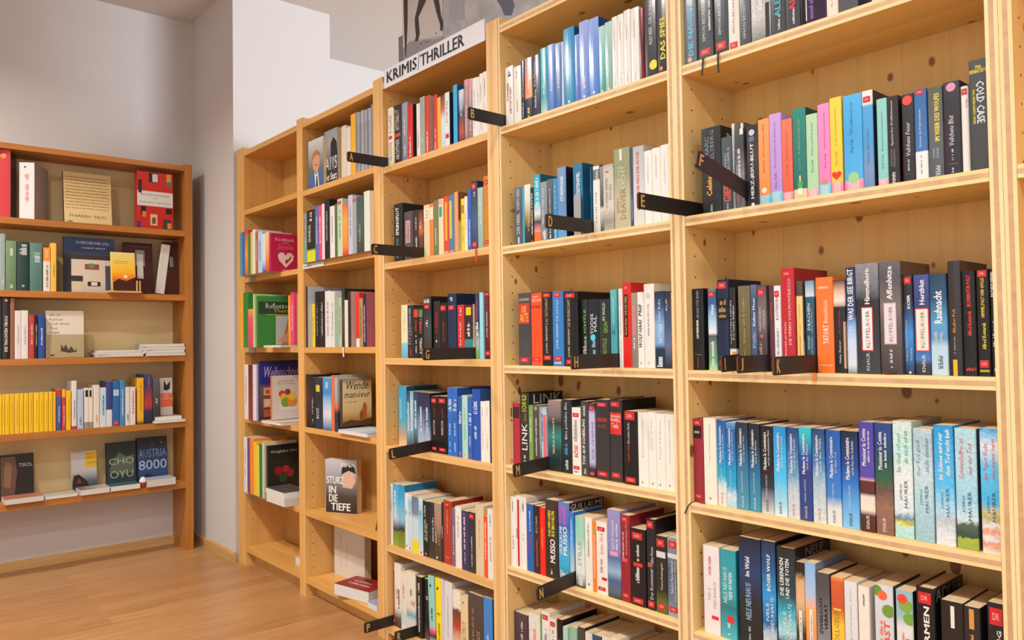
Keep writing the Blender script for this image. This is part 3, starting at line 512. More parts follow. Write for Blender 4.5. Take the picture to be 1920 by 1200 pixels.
 (-1.727,-1.6728,0.015,0.212,'n:#45464a@0,#38393c@.5,#424347@1',[('B','#b5362e',0.575,0.86,0.05,0.92),('T','DIE','#e6a03c',0.73,0.82,0.3,0.7,'hb'),('T','AKTE','#e6a03c',0.6,0.72,0.15,0.85,'hb'),('T','JOHN GRISHAM','#e0c9a0',0.88,0.93,0.1,0.9,'h'),('S',0.04,0.11,'KRI')],{}),
 (-1.6706,-1.6251,0.015,0.2091,'#e44b20',[('T','JOHN','#f0d0b4',0.925,0.965,0.2,0.7,'h'),('T','GRISHAM','#f0d0b4',0.88,0.92,0.08,0.95,'h'),('T','DIE FIRMA','#5a1f14',0.79,0.83,0.1,0.9,'h'),('S',0.06,0.11,'KRI')],{}),
 (-1.6238,-1.5817,0.015,0.2094,'#1f1c1c',[('T','JOHN GRISHAM','#d8d0c8',0.17,0.54,0.35,0.6,''),('T','DAS TESTAMENT','#b8a07a',0.56,0.92,0.35,0.6,''),('S',0.93,0.985,'DR'),('S',0.08,0.14,'KRI')],{}),
 (-1.5809,-1.5376,0.015,0.2097,'#3074ba',[('T','JOHN GRISHAM','#e6eef6',0.23,0.57,0.35,0.6,''),('T','DIE SCHULD','#b9d4ea',0.6,0.89,0.35,0.6,''),('S',0.92,0.98,'DR'),('S',0.07,0.13,'KRI'),('X','#f2f0ea',0.03,0.06,0.15,0.8)],{}),
 (-1.5361,-1.4834,0.015,0.2048,'#1e1d1d',[('T','JOHN GRISHAM','#d9d3cc',0.12,0.5,0.3,0.5,''),('T','DIE BRUDERSCHAFT','#b9b0a0',0.53,0.9,0.3,0.5,''),('S',0.92,0.98,'DR'),('S',0.03,0.09,'KRI')],{'cov': '#1a191a','hc': 1}),
 (-1.4831,-1.4606,0.03,0.1821,'n:#26292a@0,#1d2122@.6,#303436@1',[('T','ICHTLE','#6fae3c',0.5,0.85,0.45,0.8,'b'),('T','ADELE','#f2f0ea',0.12,0.3,0.3,0.55,''),('T','SOBEIDE','#f2f0ea',0.12,0.45,0.55,0.85,'')],{}),
 (-1.4579,-1.4168,0.028,0.1814,'#1e2733',[('T','TODES','#e3e8ea',0.48,0.78,0.3,0.55,''),('T','MAL','#e3e8ea',0.52,0.75,0.6,0.85,''),('D','#4fc0d8',0.43,0.5,0.009),('X','#8fb0c0',0.1,0.38,0.4,0.7)],{}),
 (-1.4142,-1.3744,0.026,0.1792,'n:#1d2a22@0,#24322a@.5,#1c2522@1',[('T','IM WALD','#cdd8c4',0.68,0.95,0.35,0.6,''),('T','GRÜN','#7fae4c',0.5,0.66,0.4,0.8,''),('T','MORDSTILLE','#8fa04c',0.1,0.42,0.35,0.7,'')],{}),
 (-1.3632,-1.3412,0.015,0.2013,'n:#4a9aa6@0,#3a8f9c@.5,#58aab0@1',[('X','#9fd4d8',0.55,0.9,0.4,0.6),('D','#35707c',0.45,0.5,0.006)],{}),
 (-1.3347,-1.3211,0.015,0.2026,'#ebeae6',[('X','#9aa',0.4,0.95,0.35,0.65),('X','#c88',0.15,0.35,0.35,0.65)],{}),
 (-1.3208,-1.2929,0.015,0.2166,'#c9251f',[('B','#231a18',0.36,0.86,0.2,0.65),('T','WOLF HAAS · WIE DIE TIERE','#d9c06a',0.38,0.84,0.32,0.52,''),('S',0.91,0.97,'DR')],{'cov': '#c02a22'}),
 (-1.2926,-1.2726,0.015,0.1892,'g:#7d7468@0,#8f867a@1',[('B','#b07a78',0.43,0.84,0.15,0.85),('X','#e0d0cc',0.25,0.4,0.3,0.6)],{}),
 (-1.2723,-1.2523,0.015,0.1898,'#ecebe6',[('T','WOLF HAAS','#333',0.27,0.64,0.2,0.75,'bi'),('T','Müll','#333',0.68,0.84,0.2,0.75,'bi'),('D','#aaa9a4',0.06,0.5,0.003)],{}),
 (-1.252,-1.2193,0.015,0.2089,'#e6e4df',[('X','#8f9092',0.38,0.76,0.35,0.55),('D','#bcbab4',0.86,0.45,0.007),('D','#bcbab4',0.06,0.45,0.004)],{'cov': '#d4d2cc','hc': 1}),
 (-1.2177,-1.1888,0.015,0.1881,'g:#1d2c46@0,#20304c@.25,#6f9ac8@.32,#7aa4d2@.55,#27456e@.8,#1c2a40@1',[('T','NATTERER','#e6eef6',0.33,0.58,0.45,0.8,''),('T','Stiller Ruhe','#e6eef6',0.6,0.9,0.4,0.65,''),('X','#dfe6ee',0.02,0.15,0.2,0.8)],{'cov': '#1a2334'}),
 (-1.1885,-1.1671,0.015,0.1867,'g:#1a2436@0,#5a6684@.3,#3a4a6c@.6,#1c2638@1',[('T','RUF','#e6eef6',0.75,0.9,0.3,0.5,'')],{}),
 (-1.1668,-1.1624,0.015,0.1835,'#e08a2c',[],{}),
]),
('4',4,[
 (-1.7736,-1.7655,0.02,0.1713,'#b5ad8a',[('B','#3a3130',0.82,0.98,0,1),('S',0.02,0.08,'KRI'),('D','#b03a34',0.76,0.5,0.004)],{}),
 (-1.7652,-1.7339,0.02,0.184,'#a6293a',[('B','#3a2624',0.75,0.93,0.05,0.95)],{}),
 (-1.7326,-1.6938,0.02,0.2144,'n:#222624@0,#2e352f@.6,#1f2a26@1',[('T','LINK','#f2f0ea',0.22,0.58,0.25,0.85,''),('T','SCHULD','#e6dc3a',0.74,0.98,0.3,0.8,''),('T','Das','#9a8a40',0.62,0.72,0.5,0.8,''),('X','#bbb',0.05,0.15,0.35,0.65)],{'cov': '#1f2b28','hc': 1,'cover': [('C','LINK','#a8b4b4',0.15,0.95,0.85,0.98,'')]}),
 (-1.6935,-1.6747,0.02,0.1793,'#70944a',[('X','#d0dcb8',0.4,0.9,0.35,0.65)],{}),
 (-1.6744,-1.6485,0.02,0.1805,'g:#3f3f3a@0,#46463f@1',[('D','#8a8f84',0.95,0.5,0.006),('X','#b9b9a8',0.2,0.8,0.35,0.65)],{}),
 (-1.6482,-1.6399,0.02,0.1776,'g:#2a2a2a@0,#999da0@.5,#8a8f94@1',[],{}),
 (-1.6396,-1.618,0.02,0.1766,'g:#8fb4cc@0,#9fbcd2@.2,#a9c0d8@.9,#8fa8c8@1',[('B','#d9606e',0.2,0.88,0.42,0.95),('X','#3a5a8a',0.45,0.9,0.05,0.35)],{}),
 (-1.6115,-1.5585,0.02,0.1981,'g:#23282a@0,#1d3c3c@.28,#1f7f78@.5,#2b2f30@.68,#6f6468@.8,#8a767c@1',[('X','#a9b08a',0.25,0.75,0.35,0.5)],{}),
 (-1.5568,-1.5175,0.02,0.2032,'g:#1e2529@0,#1f2e34@.5,#1d272c@1',[('T','Eine perfekte Ehe','#eef2f4',0.46,0.96,0.35,0.65,''),('X','#3f8fc0',0.25,0.4,0.3,0.6),('X','#bbb',0.05,0.18,0.35,0.65)],{}),
 (-1.5162,-1.4827,0.02,0.1827,'#ebe8e3',[('S',0.86,0.92,'DR'),('S',0.08,0.13,'KRI'),('T','BÖSE','#c24a3c',0.26,0.44,0.2,0.7,'b'),('X','#8f8d88',0.5,0.82,0.2,0.6),('X','#888',0.03,0.07,0.2,0.8)],{}),
 (-1.4824,-1.4538,0.02,0.2018,'#3f4042',[('T','TOD AUF SCHIERLING','#eeece8',0.15,0.76,0.25,0.6,'b'),('X','#c9b58a',0.03,0.1,0.35,0.65),('X','#bbb',0.8,0.94,0.35,0.65)],{'cov': '#222'}),
 (-1.4527,-1.4295,0.02,0.1982,'g:#2a2430@0,#3a3442@.12,#a9a8d2@.2,#b0b0d6@.85,#4a4452@.95,#3a3038@1',[('T','DIE CHEMIE','#6a5a80',0.25,0.75,0.5,0.8,''),('S',0.9,0.96,'DR'),('S',0.03,0.07,'KRI')],{}),
 (-1.4225,-1.3739,0.015,0.2101,'g:#333336@0,#2c2c2f@1',[('S',0.91,0.96,'DR'),('S',0.04,0.1,'KRI'),('X','#a03a34',0.72,0.79,0.1,0.85),('X','#7d3a34',0.64,0.7,0.15,0.8)],{}),
 (-1.3736,-1.3311,0.015,0.2123,'g:#333336@0,#2c2c2f@1',[('B','#c4302a',0.575,0.84,0.05,0.95),('T','HENNING','#f2f0ea',0.78,0.81,0.1,0.9,'h'),('T','MANKELL','#f2f0ea',0.73,0.77,0.1,0.9,'h'),('T','Tiefe','#f2f0ea',0.65,0.71,0.2,0.75,'h'),('S',0.91,0.97,'DR'),('S',0.05,0.11,'KRI')],{'cov': '#1e1e20','hc': 1}),
 (-1.3237,-1.2766,0.012,0.1852,'#1f1d1e',[('T','Die siebte Sünde','#e6e2de',0.56,0.84,0.3,0.45,''),('X','#b83a34',0.3,0.54,0.32,0.42),('S',0.88,0.99,'DR'),('S',0.03,0.1,'KRI')],{'cov': '#1a1819'}),
 (-1.2756,-1.243,0.012,0.1851,'#f0ede4',[('T','Donna Leon Feine','#8d8a84',0.4,0.92,0.4,0.55,''),('D','#9a978f',0.06,0.4,0.003)],{}),
 (-1.2427,-1.2181,0.012,0.1868,'#f0ede4',[('T','Jussi Adler','#8d8a84',0.5,0.92,0.4,0.55,''),('D','#9a978f',0.06,0.5,0.003)],{}),
 (-1.2178,-1.1907,0.012,0.1846,'#f0ede4',[('T','Petra Markaris','#8d8a84',0.4,0.9,0.4,0.55,''),('D','#9a978f',0.06,0.4,0.003)],{}),
 (-1.1904,-1.1608,0.012,0.1852,'#f0ede4',[('T','Petros Markaris Zahltag','#8d8a84',0.37,0.92,0.4,0.55,''),('D','#9a978f',0.07,0.4,0.003)],{}),
]),
('4',5,[
 (-1.7736,-1.7473,0.012,0.2047,'#f0eeea',[('X','#444',0.78,0.95,0.4,0.55),('X','#d06a5a',0.25,0.45,0.4,0.6)],{}),
 (-1.747,-1.7269,0.012,0.2101,'#f0eeea',[('B','#b5202c',0.02,0.95,0.35,0.75),('X','#444',0.4,0.55,0.1,0.3)],{}),
 (-1.7266,-1.7014,0.012,0.2093,'#f0eeea',[('X','#c98',0.4,0.5,0.3,0.6),('X','#555',0.8,0.95,0.3,0.6)],{}),
 (-1.7011,-1.6713,0.012,0.1934,'#205ca6',[('T','STURZ','#b03040',0.25,0.55,0.35,0.7,''),('X','#cfe0f0',0.6,0.9,0.4,0.6)],{}),
 (-1.671,-1.645,0.012,0.1925,'n:#2a2220@0,#3a2c2a@.5,#221c1c@1',[('T','ESCOBAR','#c9b090',0.6,0.85,0.4,0.7,''),('X','#b0483a',0.1,0.5,0.4,0.7)],{}),
 (-1.6447,-1.6221,0.012,0.1915,'#e0261e',[('X','#f0a06a',0.4,0.7,0.4,0.6)],{}),
 (-1.6206,-1.5708,0.012,0.2184,'g:#2b2422@0,#332c2a@.6,#3a3230@1',[('T','MUSSO','#f0ece6',0.2,0.5,0.4,0.8,'b'),('T','DAS MÄDCHEN','#e6dc3a',0.53,0.86,0.2,0.45,'b'),('T','AUS BROOKLYN','#e6dc3a',0.53,0.86,0.52,0.78,'b'),('X','#ccc',0.05,0.14,0.4,0.55)],{}),
 (-1.5692,-1.5259,0.012,0.2178,'g:#2a4a6a@0,#2fa0c8@.2,#3a9fd0@.4,#2a66b4@.7,#5a7cc0@1',[('T','GUILLAUME','#eef6fa',0.34,0.7,0.15,0.38,'b'),('T','MUSSO','#eef6fa',0.34,0.7,0.48,0.85,'b'),('T','EIN ENGEL','#d05ac0',0.73,0.96,0.1,0.4,'b'),('T','IM WINTER','#d05ac0',0.73,0.96,0.5,0.85,'b'),('X','#cfe6ee',0.05,0.15,0.2,0.8)],{'cov': '#1a1a1c','hc': 1,'cover': [('C','GUILLAUME','#c0c0c0',0.05,0.98,0.9,0.985,'')]}),
 (-1.524,-1.5091,0.012,0.1966,'g:#4a6a80@0,#b0c4cc@.2,#4a94d8@.6,#2a74c8@1',[('X','#dfeaf2',0.5,0.9,0.35,0.65)],{}),
 (-1.5026,-1.4688,0.012,0.1899,'g:#2a3434@0,#dfe6e4@.2,#d6e4de@.5,#8fc4b4@.7,#8fc8b8@1',[('T','STILLE','#6f9a90',0.3,0.65,0.3,0.7,''),('X','#f2f0ea',0.03,0.15,0.2,0.8)],{}),
 (-1.4668,-1.4395,0.012,0.1926,'#e9e6de',[('X','#77746e',0.45,0.92,0.4,0.6),('D','#666',0.08,0.5,0.003)],{}),
 (-1.4392,-1.4251,0.012,0.1858,'#ee7a22',[('B','#6fae3a',0.83,0.88,0,1),('X','#f6d8b8',0.2,0.8,0.35,0.65)],{}),
 (-1.4248,-1.3865,0.012,0.1884,'#ece7e1',[('T','Spätes Glück','#b9606a',0.55,0.85,0.35,0.75,''),('X','#b88',0.3,0.5,0.3,0.6),('S',0.87,0.93,'DR'),('S',0.05,0.1,'KRI'),('B','#b8242c',0.2,0.24,0.5,0.95)],{}),
 (-1.3851,-1.3402,0.012,0.2263,'g:#2a3444@0,#55606e@.08,#3f5f86@.2,#8fa8c4@.3,#4a6a96@.45,#7f7fb0@.55,#8a86b4@1',[('B','#d98ab4',0.48,0.53,0,1),('T','BEATE MAXIAN','#e0dcec',0.55,0.88,0.35,0.55,''),('X','#e6e6f0',0.55,0.85,0.65,0.8)],{}),
 (-1.3389,-1.3086,0.012,0.2194,'#8b2330',[('T','Das Perpetuum Mord','#e0c4b8',0.55,0.95,0.55,0.75,''),('X','#e0c4b8',0.5,0.8,0.2,0.35),('S',0.92,0.98,'DR'),('S',0.05,0.1,'KRI'),('B','#c8505a',0.46,0.5,0.1,0.7)],{}),
 (-1.3076,-1.2587,0.012,0.1916,'#211e1f',[('S',0.86,0.95,'DR'),('S',0.03,0.1,'KRI'),('B','#d8302a',0.51,0.555,0,1),('X','#d9d6d2',0.3,0.5,0.35,0.6),('X','#c9c6c2',0.58,0.8,0.4,0.6)],{'cov': '#1d1b1c'}),
 (-1.2561,-1.2281,0.012,0.2223,'#25262c',[('T','Håkan Nesser','#dfe2e6',0.5,0.7,0.5,0.8,''),('T','Der Kommissar','#dfe2e6',0.12,0.46,0.4,0.75,''),('B','#9a5a4a',0.47,0.52,0.2,0.7),('S',0.9,0.98,'DR'),('S',0.03,0.1,'KRI')],{'cov': '#1a1b1f','hc': 1}),
 (-1.2273,-1.1929,0.012,0.1865,'g:#4a5a24@0,#5a6a2c@.12,#26241f@.3,#2a2626@1',[('S',0.86,0.96,'DR'),('S',0.05,0.13,'KRI'),('T','Verschwiegen','#f2f0ea',0.3,0.65,0.45,0.7,''),('B','#c9c9c9',0.72,0.8,0.1,0.9)],{}),
 (-1.1916,-1.1562,0.012,0.1884,'g:#8a98a6@0,#5f7082@.2,#4a5c70@.6,#6a7a8c@.8,#7d8a9a@1',[('S',0.87,0.96,'DR'),('S',0.06,0.13,'KRI'),('T','Nicht Nordwind','#f2f0ea',0.3,0.7,0.3,0.5,''),('T','Schweigsamer Mann','#f2f0ea',0.2,0.7,0.6,0.75,''),('B','#c9ccd0',0.74,0.8,0.05,0.9)],{}),
]),
('4',6,[
 (-1.7725,-1.7112,0.02,0.197,'g:#3a2a30@0,#4a3a44@1',[('X','#cfc0c0',0.3,0.9,0.5,0.65)],{}),
 (-1.7075,-1.658,0.02,0.2092,'n:#e0ded8@0,#d8d0c8@.5,#e6e2da@1',[('X','#d08a70',0.5,0.8,0.35,0.65)],{}),
 (-1.6577,-1.651,0.02,0.2177,'#5a9a4a',[],{}),
 (-1.6507,-1.6188,0.02,0.228,'#e6e3de',[('S',0.9,0.96,'DR'),('X','#777',0.5,0.8,0.35,0.65)],{}),
 (-1.6185,-1.5908,0.02,0.216,'#e6e3de',[('S',0.9,0.96,'DR'),('X','#777',0.5,0.85,0.35,0.65)],{}),
 (-1.5882,-1.5662,0.02,0.222,'#1d1c1c',[('X','#ccc',0.4,0.75,0.35,0.65)],{'cov': '#211f1f'}),
 (-1.5573,-1.5385,0.012,0.2098,'#9fc4b8',[('X','#6f9a8c',0.4,0.8,0.35,0.65)],{}),
 (-1.5382,-1.5073,0.016,0.216,'g:#7da890@0,#86b09a@1',[],{}),
 (-1.507,-1.4818,0.02,0.222,'#4a3f3a',[('X','#bba',0.4,0.8,0.35,0.65)],{'cov': '#2a2523'}),
 (-1.4794,-1.4541,0.02,0.2148,'#e3e0da',[('X','#888',0.4,0.8,0.35,0.65)],{}),
 (-1.4529,-1.4202,0.02,0.216,'#2b4a68',[('X','#c9d6e0',0.4,0.85,0.35,0.65)],{'cov': '#20242b'}),
 (-1.4183,-1.3878,0.02,0.222,'#e6e3de',[('X','#888',0.4,0.8,0.35,0.65)],{}),
 (-1.3864,-1.3571,0.02,0.2267,'#ddd6c8',[('X','#a86',0.4,0.8,0.35,0.65)],{}),
 (-1.3557,-1.3225,0.02,0.216,'#b9a898',[('X','#844',0.4,0.8,0.35,0.65)],{}),
 (-1.321,-1.2887,0.02,0.222,'#3a3532',[('X','#ccb',0.4,0.8,0.35,0.65)],{}),
 (-1.2873,-1.2537,0.02,0.228,'#d9d4cc',[('X','#888',0.4,0.8,0.35,0.65)],{}),
 (-1.2523,-1.2175,0.02,0.216,'#5a2a2c',[('X','#ccb',0.4,0.8,0.35,0.65)],{}),
 (-1.2161,-1.1749,0.02,0.222,'#26262a',[('X','#ccb',0.4,0.8,0.35,0.65)],{}),
]),
('5',1,[
 (-1.1079,-1.0741,0.01,0.205,'g:#5f6a78@0,#77838f@1',[('T','DIE NACHT','#5fb4dc',0.1,0.7,0.35,0.75,'b'),('D','#e0a080',0.06,0.45,0.006)],{}),
 (-1.0686,-1.0277,0.01,0.217,'n:#50565c@0,#3c4146@.5,#5a6066@1',[('T','SIMON BECKETT','#c3c8cc',0.2,0.62,0.3,0.5,''),('S',0.05,0.12,'KRI'),('X','#e6e8ea',0.3,0.7,0.7,0.85)],{}),
 (-1.0241,-0.9874,0.01,0.229,'n:#3a464c@0,#46545c@.5,#3a454c@1',[('T','SIMON BECKETT','#cfd4d6',0.2,0.62,0.3,0.5,''),('S',0.05,0.13,'KRI')],{}),
 (-0.9871,-0.9587,0.01,0.205,'#e9e5dc',[('T','SIMON BECKETT','#77746f',0.18,0.6,0.4,0.6,''),('S',0.02,0.09,'KRI')],{}),
 (-0.9584,-0.931,0.01,0.217,'g:#4a4c52@0,#66696f@.5,#55585e@1',[('T','SIMON BECKETT','#b9bcc0',0.08,0.5,0.35,0.6,'')],{}),
 (-0.9294,-0.882,0.01,0.229,'n:#77797c@0,#c3c5c6@.25,#9a9c9e@.5,#b4b6b8@1',[('X','#e6e6e6',0.3,0.7,0.3,0.6),('B','#232325',0,0.35,0.75,1)],{}),
 (-0.8817,-0.8481,0.01,0.205,'#4a4d54',[('T','ALEX BEER','#3fa8b4',0.19,0.75,0.3,0.7,'b'),('X','#cfd2d6',0.06,0.22,0.5,0.65)],{}),
 (-0.8478,-0.8147,0.01,0.217,'#46484f',[('T','ALEX BEER','#c8323c',0.19,0.75,0.3,0.7,'b'),('X','#cfd2d6',0.06,0.22,0.5,0.65)],{}),
 (-0.8144,-0.8031,0.01,0.229,'#1e1d20',[],{}),
 (-0.8028,-0.7575,0.01,0.205,'n:#3a2a4a@0,#2a2234@.4,#4a3a5a@1',[('B','#cfd0d8',0.05,0.9,0,0.08),('X','#7a5a9a',0.05,0.5,0.2,0.4)],{}),
 (-0.7572,-0.7329,0.01,0.217,'#e9e2d2',[('X','#a89a80',0.1,0.6,0.4,0.55)],{}),
 (-0.732,-0.6927,0.01,0.229,'#55575c',[('X','#ccc',0.15,0.6,0.4,0.55)],{}),
 (-0.6924,-0.6669,0.01,0.205,'#1d1d20',[('X','#ccc',0.15,0.6,0.4,0.55)],{}),
 (-0.6666,-0.6257,0.01,0.217,'#d9d4cc',[('X','#944',0.15,0.6,0.4,0.55)],{}),
]),
('5',2,[
 (-1.0711,-1.0182,0.015,0.1996,'g:#1d2025@0,#20252b@1',[('T','MARC','#7f8a94',0.65,0.9,0.22,0.42,''),('T','ELSBERG','#7f8a94',0.63,0.96,0.48,0.68,''),('T','Celsius','#eda83a',0.2,0.46,0.28,0.55,'b'),('X','#9aa',0.02,0.1,0.45,0.55)],{'cov': '#191b1f','hc': 1,'cover': [('C','M','#8a949c',0.2,0.5,0.82,0.93,'')]}),
 (-1.0165,-0.9891,0.015,0.1683,'g:#3a444a@0,#444f56@1',[('T','MARC','#a8b4ba',0.56,0.78,0.3,0.5,''),('T','ELSBERG','#a8b4ba',0.56,0.85,0.58,0.8,''),('T','GIER','#c8564a',0.12,0.36,0.2,0.85,'b'),('X','#ccc',0.02,0.1,0.45,0.6)],{}),
 (-0.9882,-0.9808,0.015,0.1945,'n:#8a8c8e@0,#606468@.5,#9a9c9e@.85,#e3e3e2@1',[('X','#e6e6e6',0.3,0.9,0.35,0.65)],{}),
 (-0.9805,-0.9581,0.015,0.1929,'n:#5a5c5e@0,#77797b@.4,#3a3c3e@.7,#4a4c4e@1',[('B','#eceae8',0.86,0.93,0.6,0.95),('B','#eceae8',0.93,0.99,0.75,1),('X','#d9d9d9',0.2,0.7,0.3,0.6),('X','#a03a3a',0.05,0.18,0.4,0.6)],{}),
 (-0.9516,-0.9229,0.015,0.1806,'g:#232228@0,#2c2a30@.4,#3a383e@.6,#232128@1',[('T','HERZ-JESU-BLUT','#f0eef0',0.1,0.78,0.35,0.7,'b'),('D','#b8bcc8',0.91,0.5,0.007),('B','#5a6a86',0.8,0.86,0.25,0.7),('D','#e6e6e6',0.02,0.5,0.004)],{}),
 (-0.9226,-0.8956,0.015,0.1877,'g:#5fb6d2@0,#7cc2d8@.11,#ea8646@.115,#ef9558@1',[('Z','#dfe9ec',0.11,7),('T','Winterkartoffel','#8a5a3a',0.55,0.94,0.4,0.58,''),('T','Rita Falk','#8a5a3a',0.38,0.52,0.4,0.58,''),('D','#f6e6d6',0.17,0.5,0.006)],{}),
 (-0.8953,-0.8671,0.015,0.1935,'g:#5fb6d2@0,#7cc2d8@.13,#a888ca@.135,#b896d2@1',[('Z','#dfe9ec',0.13,7),('T','Dampfnudelblues','#6a5288',0.4,0.9,0.4,0.58,''),('T','Rita Falk','#6a5288',0.17,0.34,0.4,0.58,'')],{}),
 (-0.8668,-0.8423,0.015,0.1754,'g:#e0788a@0,#e890a0@.11,#e85c48@.115,#ee7054@1',[('Z','#f4dfe0',0.11,7),('T','Griessnockerl','#8d3a34',0.48,0.84,0.4,0.58,''),('T','Rita Falk','#8d3a34',0.3,0.45,0.4,0.58,'')],{}),
 (-0.8412,-0.8114,0.015,0.192,'g:#cdb58c@0,#d6c29a@.11,#1f6460@.115,#1f8074@1',[('T','Schweinskopf','#a8a880',0.5,0.88,0.42,0.6,''),('T','Rita Falk','#5fa098',0.32,0.46,0.42,0.6,''),('B','#dfe8d8',0.05,0.12,0.35,0.7),('B','#4a9a4a',0.12,0.2,0.35,0.7),('B','#d9c68a',0.2,0.26,0.46,0.58)],{'cov': '#0f4a44'}),
 (-0.8111,-0.7857,0.015,0.1732,'g:#df8aa0@0,#e6a0b0@.1,#9cc6a0@.105,#a8cca8@1',[('Z','#f4e2e4',0.1,7),('T','Sauerkraut','#5f8466',0.5,0.9,0.42,0.6,''),('T','Rita Falk','#5f8466',0.3,0.45,0.42,0.6,'')],{}),
 (-0.7854,-0.7598,0.015,0.1882,'g:#5fb6d2@0,#7cc2d8@.12,#e278b0@.125,#ec88be@1',[('Z','#dfe9ec',0.12,7),('T','Zwetschgendatschi','#a04a84',0.5,0.9,0.5,0.68,''),('T','Rita Falk','#a04a84',0.3,0.46,0.5,0.68,''),('D','#a88a6a',0.15,0.5,0.006)],{}),
 (-0.7595,-0.7346,0.015,0.195,'g:#e0788a@0,#e890a0@.12,#f2bc34@.125,#f6cc48@1',[('Z','#f4dfe0',0.12,7),('T','Leberkäsjunkie','#9a7424',0.5,0.9,0.42,0.6,''),('T','Rita Falk','#9a7424',0.3,0.44,0.42,0.6,''),('H','#d32a2a',0.19,0.5,0.01)],{}),
 (-0.7317,-0.6934,0.015,0.1923,'g:#e0788a@0,#e890a0@.11,#4aa4da@.115,#3f9ad6@.6,#4aa8e0@1',[('Z','#f4dfe0',0.11,7),('T','Weißwurst','#2f6a9a',0.58,0.92,0.35,0.52,''),('T','Rita Falk','#2f6a9a',0.4,0.54,0.35,0.52,''),('D','#8fc08a',0.14,0.5,0.011)],{}),
 (-0.6931,-0.6723,0.015,0.1926,'g:#5f7fae@0,#6f8cb8@.2,#4a8fc4@.45,#4a9ad0@.84,#eceae8@.87,#f0eeec@1',[('S',0.88,0.94,'DR'),('T','Hüter der Toten','#3a5a8a',0.25,0.6,0.4,0.6,'')],{'cov': '#1f2c38'}),
 (-0.6654,-0.6455,0.015,0.17,'g:#df8aa0@0,#e6a0b0@.08,#7fbcba@.085,#86c2c0@1',[('Z','#f4e2e4',0.08,7),('T','Kaiserschmarrn','#4a7a7c',0.4,0.85,0.42,0.6,''),('T','Rita Falk','#4a7a7c',0.2,0.36,0.42,0.6,'')],{}),
 (-0.6452,-0.6242,0.015,0.1696,'#322e32',[('T','Spanische Delikatessen','#eceaea',0.44,0.95,0.3,0.55,''),('T','CATALINA','#8a8588',0.2,0.4,0.25,0.4,''),('T','FERRERA','#8a8588',0.2,0.4,0.5,0.65,''),('T','rororo','#eceaea',0.02,0.14,0.35,0.65,'b')],{'cov': '#1d1b1d'}),
 (-0.6183,-0.5961,0.015,0.1663,'g:#242226@0,#2d2a2e@1',[('T','Veilchens Feuer','#e3e0e2',0.3,0.68,0.3,0.65,'i'),('D','#d9493c',0.93,0.5,0.009),('X','#bcb9bb',0.12,0.26,0.4,0.55),('B','#9a3a3a',0.09,0.095,0,1),('B','#a83232',0.02,0.3,0,0.06)],{}),
 (-0.5958,-0.5734,0.015,0.1703,'g:#e6e6e6@0,#eceaec@.31,#3a6aa4@.32,#305f9c@1',[('T','Sterne im Palmenhain','#dfe8f2',0.36,0.78,0.35,0.52,''),('X','#9aa2ae',0.06,0.28,0.4,0.55),('S',0.94,0.99,'DR')],{}),
 (-0.5717,-0.5462,0.015,0.1675,'g:#4a5058@0,#585c60@.6,#50544f@1',[('T','IM VISIER DES WOLFES','#e6d44a',0.4,0.93,0.45,0.78,'b'),('T','ANDREAS','#aab4be',0.22,0.33,0.28,0.42,''),('T','FÖHR','#aab4be',0.22,0.33,0.5,0.68,''),('T','PIPER','#e6e6e6',0.02,0.13,0.45,0.75,'d')],{}),
 (-0.5451,-0.5171,0.015,0.1702,'g:#26232b@0,#2e2930@.8,#3c3440@1',[('T','Veilchens Blut','#e3dfe4',0.32,0.64,0.3,0.6,'i'),('D','#c98ab0',0.94,0.5,0.008),('X','#bcb9bb',0.15,0.28,0.4,0.55),('B','#9a6a8a',0.12,0.124,0,1),('B','#9a4a7a',0.02,0.55,0,0.04),('X','#ccc',0.03,0.08,0.4,0.55)],{}),
 (-0.5168,-0.5039,0.018,0.1571,'#e6e3de',[('S',0.9,0.97,'DR'),('X','#aaa',0.75,0.85,0.6,0.8)],{}),
 (-0.4995,-0.4696,0.008,0.196,'g:#3a3b3e@0,#434447@1',[('T','COLD CASE','#d9dadc',0.42,0.8,0.4,0.82,'db'),('T','DAS GEZEICHNETE OPFER','#d9d03a',0.42,0.73,0.2,0.33,'db'),('T','TINA','#e0d43a',0.915,0.945,0.35,0.7,'hb'),('T','FRENNSTEDT','#e0d43a',0.875,0.91,0.05,0.95,'hb')],{}),
]),
('5',3,[
 (-1.1079,-1.0766,0.018,0.1903,'#232224',[('T','GMEINER','#f2f0ea',0.38,0.62,0.38,0.58,'b'),('T','EIN KIND TÖTE SEINEN','#8fa6b4',0.64,0.97,0.38,0.62,''),('B','#8a8a8a',0.185,0.19,0,1),('X','#a8464a',0.02,0.16,0.42,0.5)],{'cov': '#1c1b1d'}),
 (-1.0701,-1.0467,0.026,0.1885,'g:#a8d0a8@0,#5a9a6a@.12,#6a7a74@.3,#40555a@.42,#eef2f4@.46,#9fc4dc@.6,#2a5f9a@.8,#3a5468@.95,#6a7a80@1',[('T','Wald','#f2f0ea',0.67,0.8,0.4,0.75,'b'),('S',0.9,0.96,'DR'),('X','#ddd',0.05,0.35,0.3,0.7)],{}),
 (-1.0394,-1.0085,0.018,0.2072,'#1e2a48',[('B','#1a1412',0.55,0.8,0.05,0.95),('X','#a08a58',0.72,0.78,0.2,0.8),('X','#a08a58',0.64,0.7,0.2,0.8),('X','#a08a58',0.58,0.62,0.2,0.8),('S',0.9,0.97,'DR'),('S',0.05,0.11,'KRI')],{'cov': '#16203a','hc': 1}),
 (-1.0075,-0.9904,0.018,0.1875,'g:#d9cfc4@0,#d8d0c8@.25,#232224@.27,#232326@1',[('T','Der letzte Aufguss','#f2f0ea',0.37,0.78,0.55,0.85,''),('T','CARSTEN HENN','#b9bcc0',0.32,0.84,0.2,0.42,''),('D','#c48a4a',0.2,0.7,0.006)],{}),
